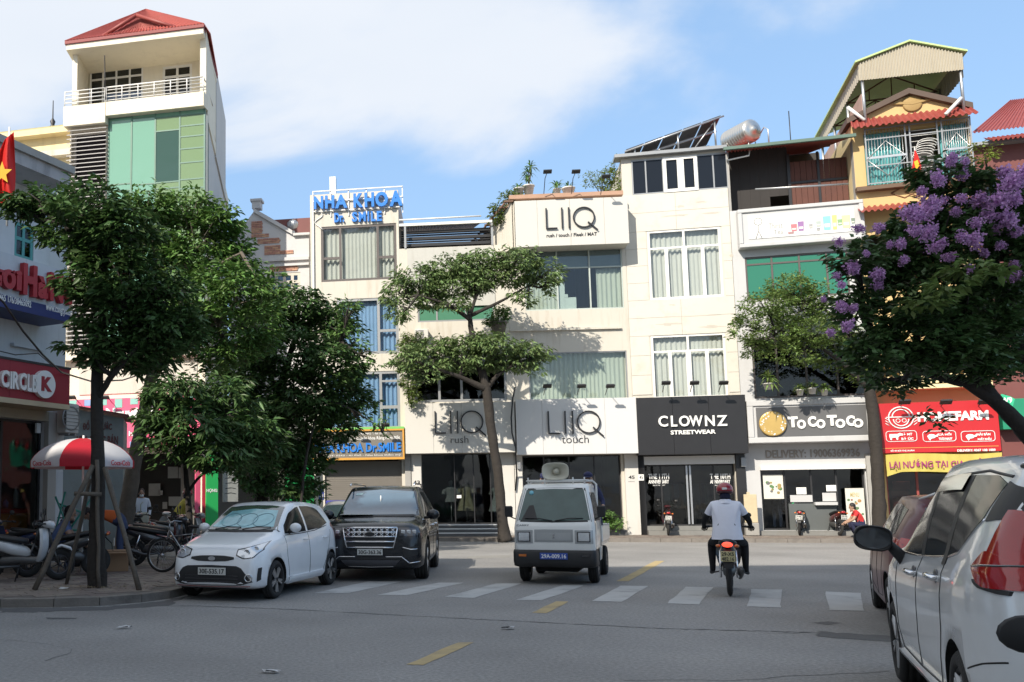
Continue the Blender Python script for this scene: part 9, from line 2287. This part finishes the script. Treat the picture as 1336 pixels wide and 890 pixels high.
# rider on the crossing
c = gp(953, 778); hd = R(90-25); mc = scooter('moving black motorbike ridden away over the crossing, tail lamp lit', (.03,.03,.032), c+Vector((math.cos(hd)*.62, math.sin(hd)*.62, 0)), hd, ('29-X5','482.16',1), tail=mat('tail_lit', (.8,.03,.02), .3, emis=(1,.06,.03), emis_s=1.6), group=None, steer=0)
rd = person(c+Vector((math.cos(hd)*.62, math.sin(hd)*.62, 0)), hd, 'motorcyclist in white polo shirt, dark trousers and dark red helmet riding away', sitJ(), cloth('polo', (.82,.83,.92)), blk, hat='helmet', arm=blk, shoes=M_plas)
mb = MB(); mb.lathe([(.115,-.04),(.085,.0),(.07,.035),(.085,.03),(.12,-.035)], 18, Matrix.Translation((-.06,0,1.43)) @ Matrix.Rotation(.1,4,'Y')); mb.build('polo_collar', cloth('polo', (.7,.7,.8)), rd)
rows = [[(-.20+x_+a*math.cos(2*PI*k/24)*.80, a*1.12*math.sin(2*PI*k/24), z) for k in range(24)] for z, a, x_ in ((.84,.205,-.01),(.90,.20,0),(1.0,.185,.02),(1.12,.18,.04),(1.26,.19,.09),(1.36,.175,.12))]
mb = MB(); mb.grid(rows, closed=True); mb.build('polo_shirt', cloth('polo', (.7,.7,.8)), rd)
# bikes by the shops
def at_px(px, py, z=.12): p = gp(px, py, z); return p
away = R(90-28)
scooter('dark scooter with round mirror parked before the black shop', (.05,.012,.015), at_px(871, 698), away+.15, ('29-L1','334.08',0), lean=.05)
m1 = scooter('pale cream scooter with green helmet on its mirror before the tea counter', (.55,.52,.42), at_px(1046, 698), away-.1, ('29-M2','207.55',0), lean=.08)
m2 = scooter('black and red scooter on its stand right of the pale one before the tea shop', (.10,.015,.015), at_px(1085, 698), away+.35, ('30-H6','018.92',0), lean=.10)
p = at_px(1046, 698); e = empty('helmet', (p.x-.05, p.y+.25, 1.22), 0, 'bright green open helmet hung on the pale scooter', 'helmet'); mb = MB(); mb.blob((0,0,0), (.13,.12,.12), 16, 10, zmin=-.4); mb.build('shell', mat('helmet_green', (.02,.45,.16), .3, coat=.6), e); mb = MB(); mb.blob((0,-.11,-.02), (.09,.03,.05), 10, 6); mb.build('visor', M_plas, e)
# left pavement jumble
L_ = [(30,758,R(12),(.60,.61,.62),'white and black scooter nearest the left edge of the pavement'),(8,748,R(150),(.02,.03,.08),'dark blue scooter cut by the left edge behind the white one'),(80,752,R(195),(.03,.03,.03),'black motorbike parked behind the propped tree, its rear wheel right'),
      (62,741,R(20),(.04,.04,.045),'dark motorbike standing between the white scooter and the parasol'),(212,738,R(8),(.03,.03,.035),'black motorbike left of the bicycle'),(215,730,R(-10),(.10,.02,.02),'dark red motorbike behind the bicycle'),(206,716,R(75),(.45,.46,.45),'pale scooter facing the dark shop behind the bicycles'),(176,722,R(100),(.05,.05,.05),'dark scooter beside the masked pedestrian'),(240,722,R(20),(.3,.3,.28),'grey scooter under the rider in yellow')]
for px, py, a, c_, lb in L_: p = at_px(px, py); scooter(lb, c_, p, a, ('29-K%d' % (px % 9),'%03d.11' % px,0), lean=.08)
# near-right scooter, only its mirror and cowl in view
hd = R(90-24); tgt = dp(1344, 822, 2.25); off = Matrix.Rotation(hd, 3, 'Z') @ Vector((.31,.30,0)); scooter('green scooter close to the camera, only its black mirror and cowl in view', (.02,.16,.07), (tgt.x-off.x, tgt.y-off.y, 0), hd, ('29-C1','556.70',0), name='scooter', group=None, steer=0)
# bicycle
def bicycle():
    p = gp(212, 747, .12); e = empty('bicycle', p, R(-14), 'old silver city bicycle parked behind the white hatchback', 'bicycle'); t, m = bike_wheel(.335, .04, 28, M_rim); 
    for x in (0, 1.05): w = inst(t, 'wheel', e, (x, 0, .335)); inst(m, 'rim', w)
    def tb(nm, pts, r_, mt=M_rim): b = MB(); b.tube(pts, r_, 6); b.build(nm, mt, e)
    tb('frame', [(0,0,.335),(.14,0,.82),(.17,0,.78),(.50,0,.30),(.62,0,.75),(.2,0,.70)], .016); tb('frame', [(.50,0,.30),(1.05,0,.335),(.62,0,.72)], .012)
    tb('handlebar', [(.30,-.26,.98),(.16,-.18,1.0),(.14,0,.95),(.16,.18,1.0),(.30,.26,.98)], .012); tb('handlebar_stem', [(.14,0,.82),(.14,0,.95)], .013); tb('seat_post', [(.61,0,.72),(.64,0,.86)], .013)
    b = MB(); b.blob((.66,0,.89), (.14,.085,.035), 12, 6); b.build('saddle', M_vinyl, e)
    b = MB(); b.grid([[(.0+.37*math.cos(a), y, .335+.37*math.sin(a)) for a in np.linspace(.5,2.6,12)] for y in (-.03,.03)]); b.build('mudguard', M_rim, e); b = MB(); b.grid([[(1.05+.37*math.cos(a), y, .335+.37*math.sin(a)) for a in np.linspace(.3,2.8,12)] for y in (-.03,.03)]); b.build('mudguard', M_rim, e)
    b = MB(); b.box(.9,1.25,-.08,.08,.74,.755); b.tube([(1.05,.07,.34),(1.2,.07,.74)], .006, 4); b.build('rack', M_rim, e)
bicycle()
# people on the left
p = at_px(78, 746); person(p, R(10), 'seated vendor in a blue shirt with dark hair behind the propped tree', squatJ(), cloth('bluetop', (.10,.15,.30)), jean, scale=1.12)
p = at_px(152, 741); person(p, R(188), 'person in a bright orange jacket and jeans bending over behind the tree', bentJ(), cloth('orange', (.62,.13,.03)), jean, arm=cloth('orange', (.6,.1,.0)), scale=1.1)
p = at_px(184, 718); person((p.x,p.y,.12), R(-80), 'pedestrian in a white shirt and face mask carrying a pale bag', standJ(), cloth('whiteshirt', (.62,.66,.74)), cloth('greytr', (.08,.08,.09)), mask=True, arm=cloth('whiteshirt', (.6,.6,.7)))
e = empty('shoulder_bag', (p.x+.12,p.y-.22,1.05), 0, 'pale grey shoulder bag carried by the masked pedestrian', 'bag'); bx(e, 'bag_body', cloth('bag', (.42,.42,.36)), -.13,.13,-.06,.06,-.18,.14, bev=.04); mb = MB(); mb.tube([(-.1,0,.12),(-.12,.08,.35),(-.05,.18,.45)], .015, 5); mb.build('strap', cloth('bag', (.4,.4,.3)), e)
p = at_px(240, 722); person(p+Vector((0,0,-.02)), R(20), 'rider in a yellow jacket and red helmet leaning on the grey scooter', sitJ(.12), cloth('yellow', (.42,.36,.07)), blk, hat='red_helmet', arm=cloth('yellow', (.4,.4,.1)))
# truck crew, tea shop people
h_ = lor.rotation_euler[2]; Ml = Matrix.Translation(lor.location) @ Matrix.Rotation(h_, 4, 'Z')
for y, lb in ((-.42,'person in navy cap and uniform standing in the truck bed, left of the horn'), (.42,'person in navy cap and uniform standing in the truck bed, right of the horn')):
    J = sitJ(); J = {k: ((v[0], v[1]*.8, v[2]) if k != 'face' else v) for k, v in J.items()}; q = Ml @ Vector((-.55,y,.30)); person(q, h_, lb, J, cloth('uniform', (.02,.025,.07)), cloth('uniform', (.02,.02,.07)), hat='cap', arm=cloth('uniform', (0,0,0)))
p = B5.at(B5.uz(1014,665,-1.0)[0], .8, .30); person(p, R(30), 'bending worker in a blue top behind the tea shop glass', bentJ(), cloth('bluetop', (.1,.1,.3)), jean)
p = at_px(1122, 702); person(p, R(160), 'crouching person in navy with a red top beside the menu banner', squatJ(), cloth('redtop', (.5,.03,.03)), cloth('navytr', (.015,.018,.05)), scale=.95)
# parasol
d = 18.6; cx = 112; ap = dp(cx-3, 572, d); e = empty('parasol', (ap.x, ap.y, .12), 0, 'large red and white market parasol beside the propped tree', 'parasol'); zt_ = ap.z-.12; Rp = 1.06; dz = .47
for k in range(8):
    a0, a1 = 2*PI*(k-.5)/8+.2, 2*PI*(k+.5)/8+.2; mb = MB(); rows = []
    for j in range(9):
        t = j/8; rr = Rp*math.sin(t*1.25)/math.sin(1.25); z = zt_-dz*(1-math.cos(t*1.25))/(1-math.cos(1.25))
        rows.append([(rr*math.cos(a0+(a1-a0)*i/6)*(1-.04*math.sin(PI*i/6)*t), rr*math.sin(a0+(a1-a0)*i/6)*(1-.04*math.sin(PI*i/6)*t), z) for i in range(7)])
    rows.append([(p_[0], p_[1], p_[2]-.13) for p_ in rows[-1]])
    m_ = mat('parasol_red', (.55,.012,.03), .6, var=.06, transl=.25) if k % 2 == 0 else mat('parasol_white', (.68,.67,.68), .6, var=.05, transl=.25); mb.grid(rows); pn = mb.build('canopy_panel', m_, e)
    am = (a0+a1)/2
    if k % 2:
        MM = Matrix.Translation((Rp*.965*math.cos(am), Rp*.965*math.sin(am), zt_-dz-.105)) @ Matrix.Rotation(am+R(90), 4, 'Z'); lettering('Coca-Cola', -.26, .26, 0, .10, -.03, mat('cola_red', (.5,.02,.04), .6), pn, .004, .01, M=MM)
mb = MB(); mb.tube([(0,0,0),(0,0,zt_+.06)], .022, 8); mb.build('pole', M_fwhite, e)
mb = MB(); [mb.tube([(0,0,zt_-.55),(Rp*.8*math.cos(2*PI*k/8+.6), Rp*.8*math.sin(2*PI*k/8+.6), zt_-.38)], .008, 4) for k in range(8)]; mb.build('ribs', M_steel, e, kind='stuff')
# folded green metal rack, carton, litter
p = dp(68, 700, 19.3); e = empty('green_rack', (p.x,p.y,.12), R(5), 'folded teal metal trestle standing under the parasol', 'trestle'); M_teal = mat('teal_metal', (.05,.30,.24), .5)
for a, b in (((.0,0,.5),(.25,0,1.6)),((.5,0,.4),(.05,0,1.5)),((.1,.1,1.35),(.75,.1,1.1)),((.2,.1,.6),(.8,.1,1.5)),((.0,.05,.9),(.7,.05,.75))): mb = MB(); mb.tube([a, b], .022, 5); mb.build('bar', M_teal, e)
p = gp(152, 745, .12); e = empty('cardboard_box', (p.x,p.y,.12), R(12), 'brown cardboard carton on the pavement behind the tree', 'box'); M_card = mat('cardboard', (.30,.19,.11), .9, var=.1)
bx(e, 'carton', M_card, -.23,.23,-.2,.2,0,.42, bev=.008); bx(e, 'flap', M_card, -.24,.24,-.3,-.2,.40,.41, M=Matrix.Rotation(.1,4,'X'))
for k, (px, py, c_, lb) in enumerate(((130,788.5,(.6,.08,.14),'crumpled pink wrapper in the gutter near the tree'),(8,789,(.6,.6,.58),'crumpled white bag in the gutter at the left edge'),(342,878,(.6,.6,.6),'scrap of white paper on the road near the bottom'),(77,769,(.5,.5,.48),'small white scrap on the pavement left of the tree'),(153,820,(.5,.5,.5),'tiny pale scrap on the asphalt at the left'),(655,821,(.45,.45,.45),'pale speck of litter on the asphalt right of the dash'))):
    p = gp(px, py, .13 if py < 775 else .01); rs = random.Random(k); mb = MB(); mb.grid([[(.05*i+rs.uniform(-.02,.02), .04*j+rs.uniform(-.02,.02), rs.uniform(0,.035)) for i in range(4)] for j in range(3)]); tag(mb.build('litter', mat('litter%d' % k, c_, .8), None, loc=p), lb, 'litter')
# vintage road wear: fine cracks
rs = random.Random(9); mb = MB()
for k in range(6):
    x, y = rs.uniform(-5, 7), rs.uniform(6.5, 22); a = rs.uniform(-.5,.5) + (PI/2 if k % 3 == 0 else 0); P = []
    for j in range(26): P.append((x, y)); a += rs.uniform(-.35,.35); x += .10*math.cos(a); y += .10*math.sin(a)
    mb.grid([[(q[0]-.004*math.sin(a), q[1]-.006, .0036) for q in P], [(q[0]+.004*math.sin(a), q[1]+.006, .0036) for q in P]], smooth=False)
mb.build('road_cracks', M_patch, road, kind='stuff')
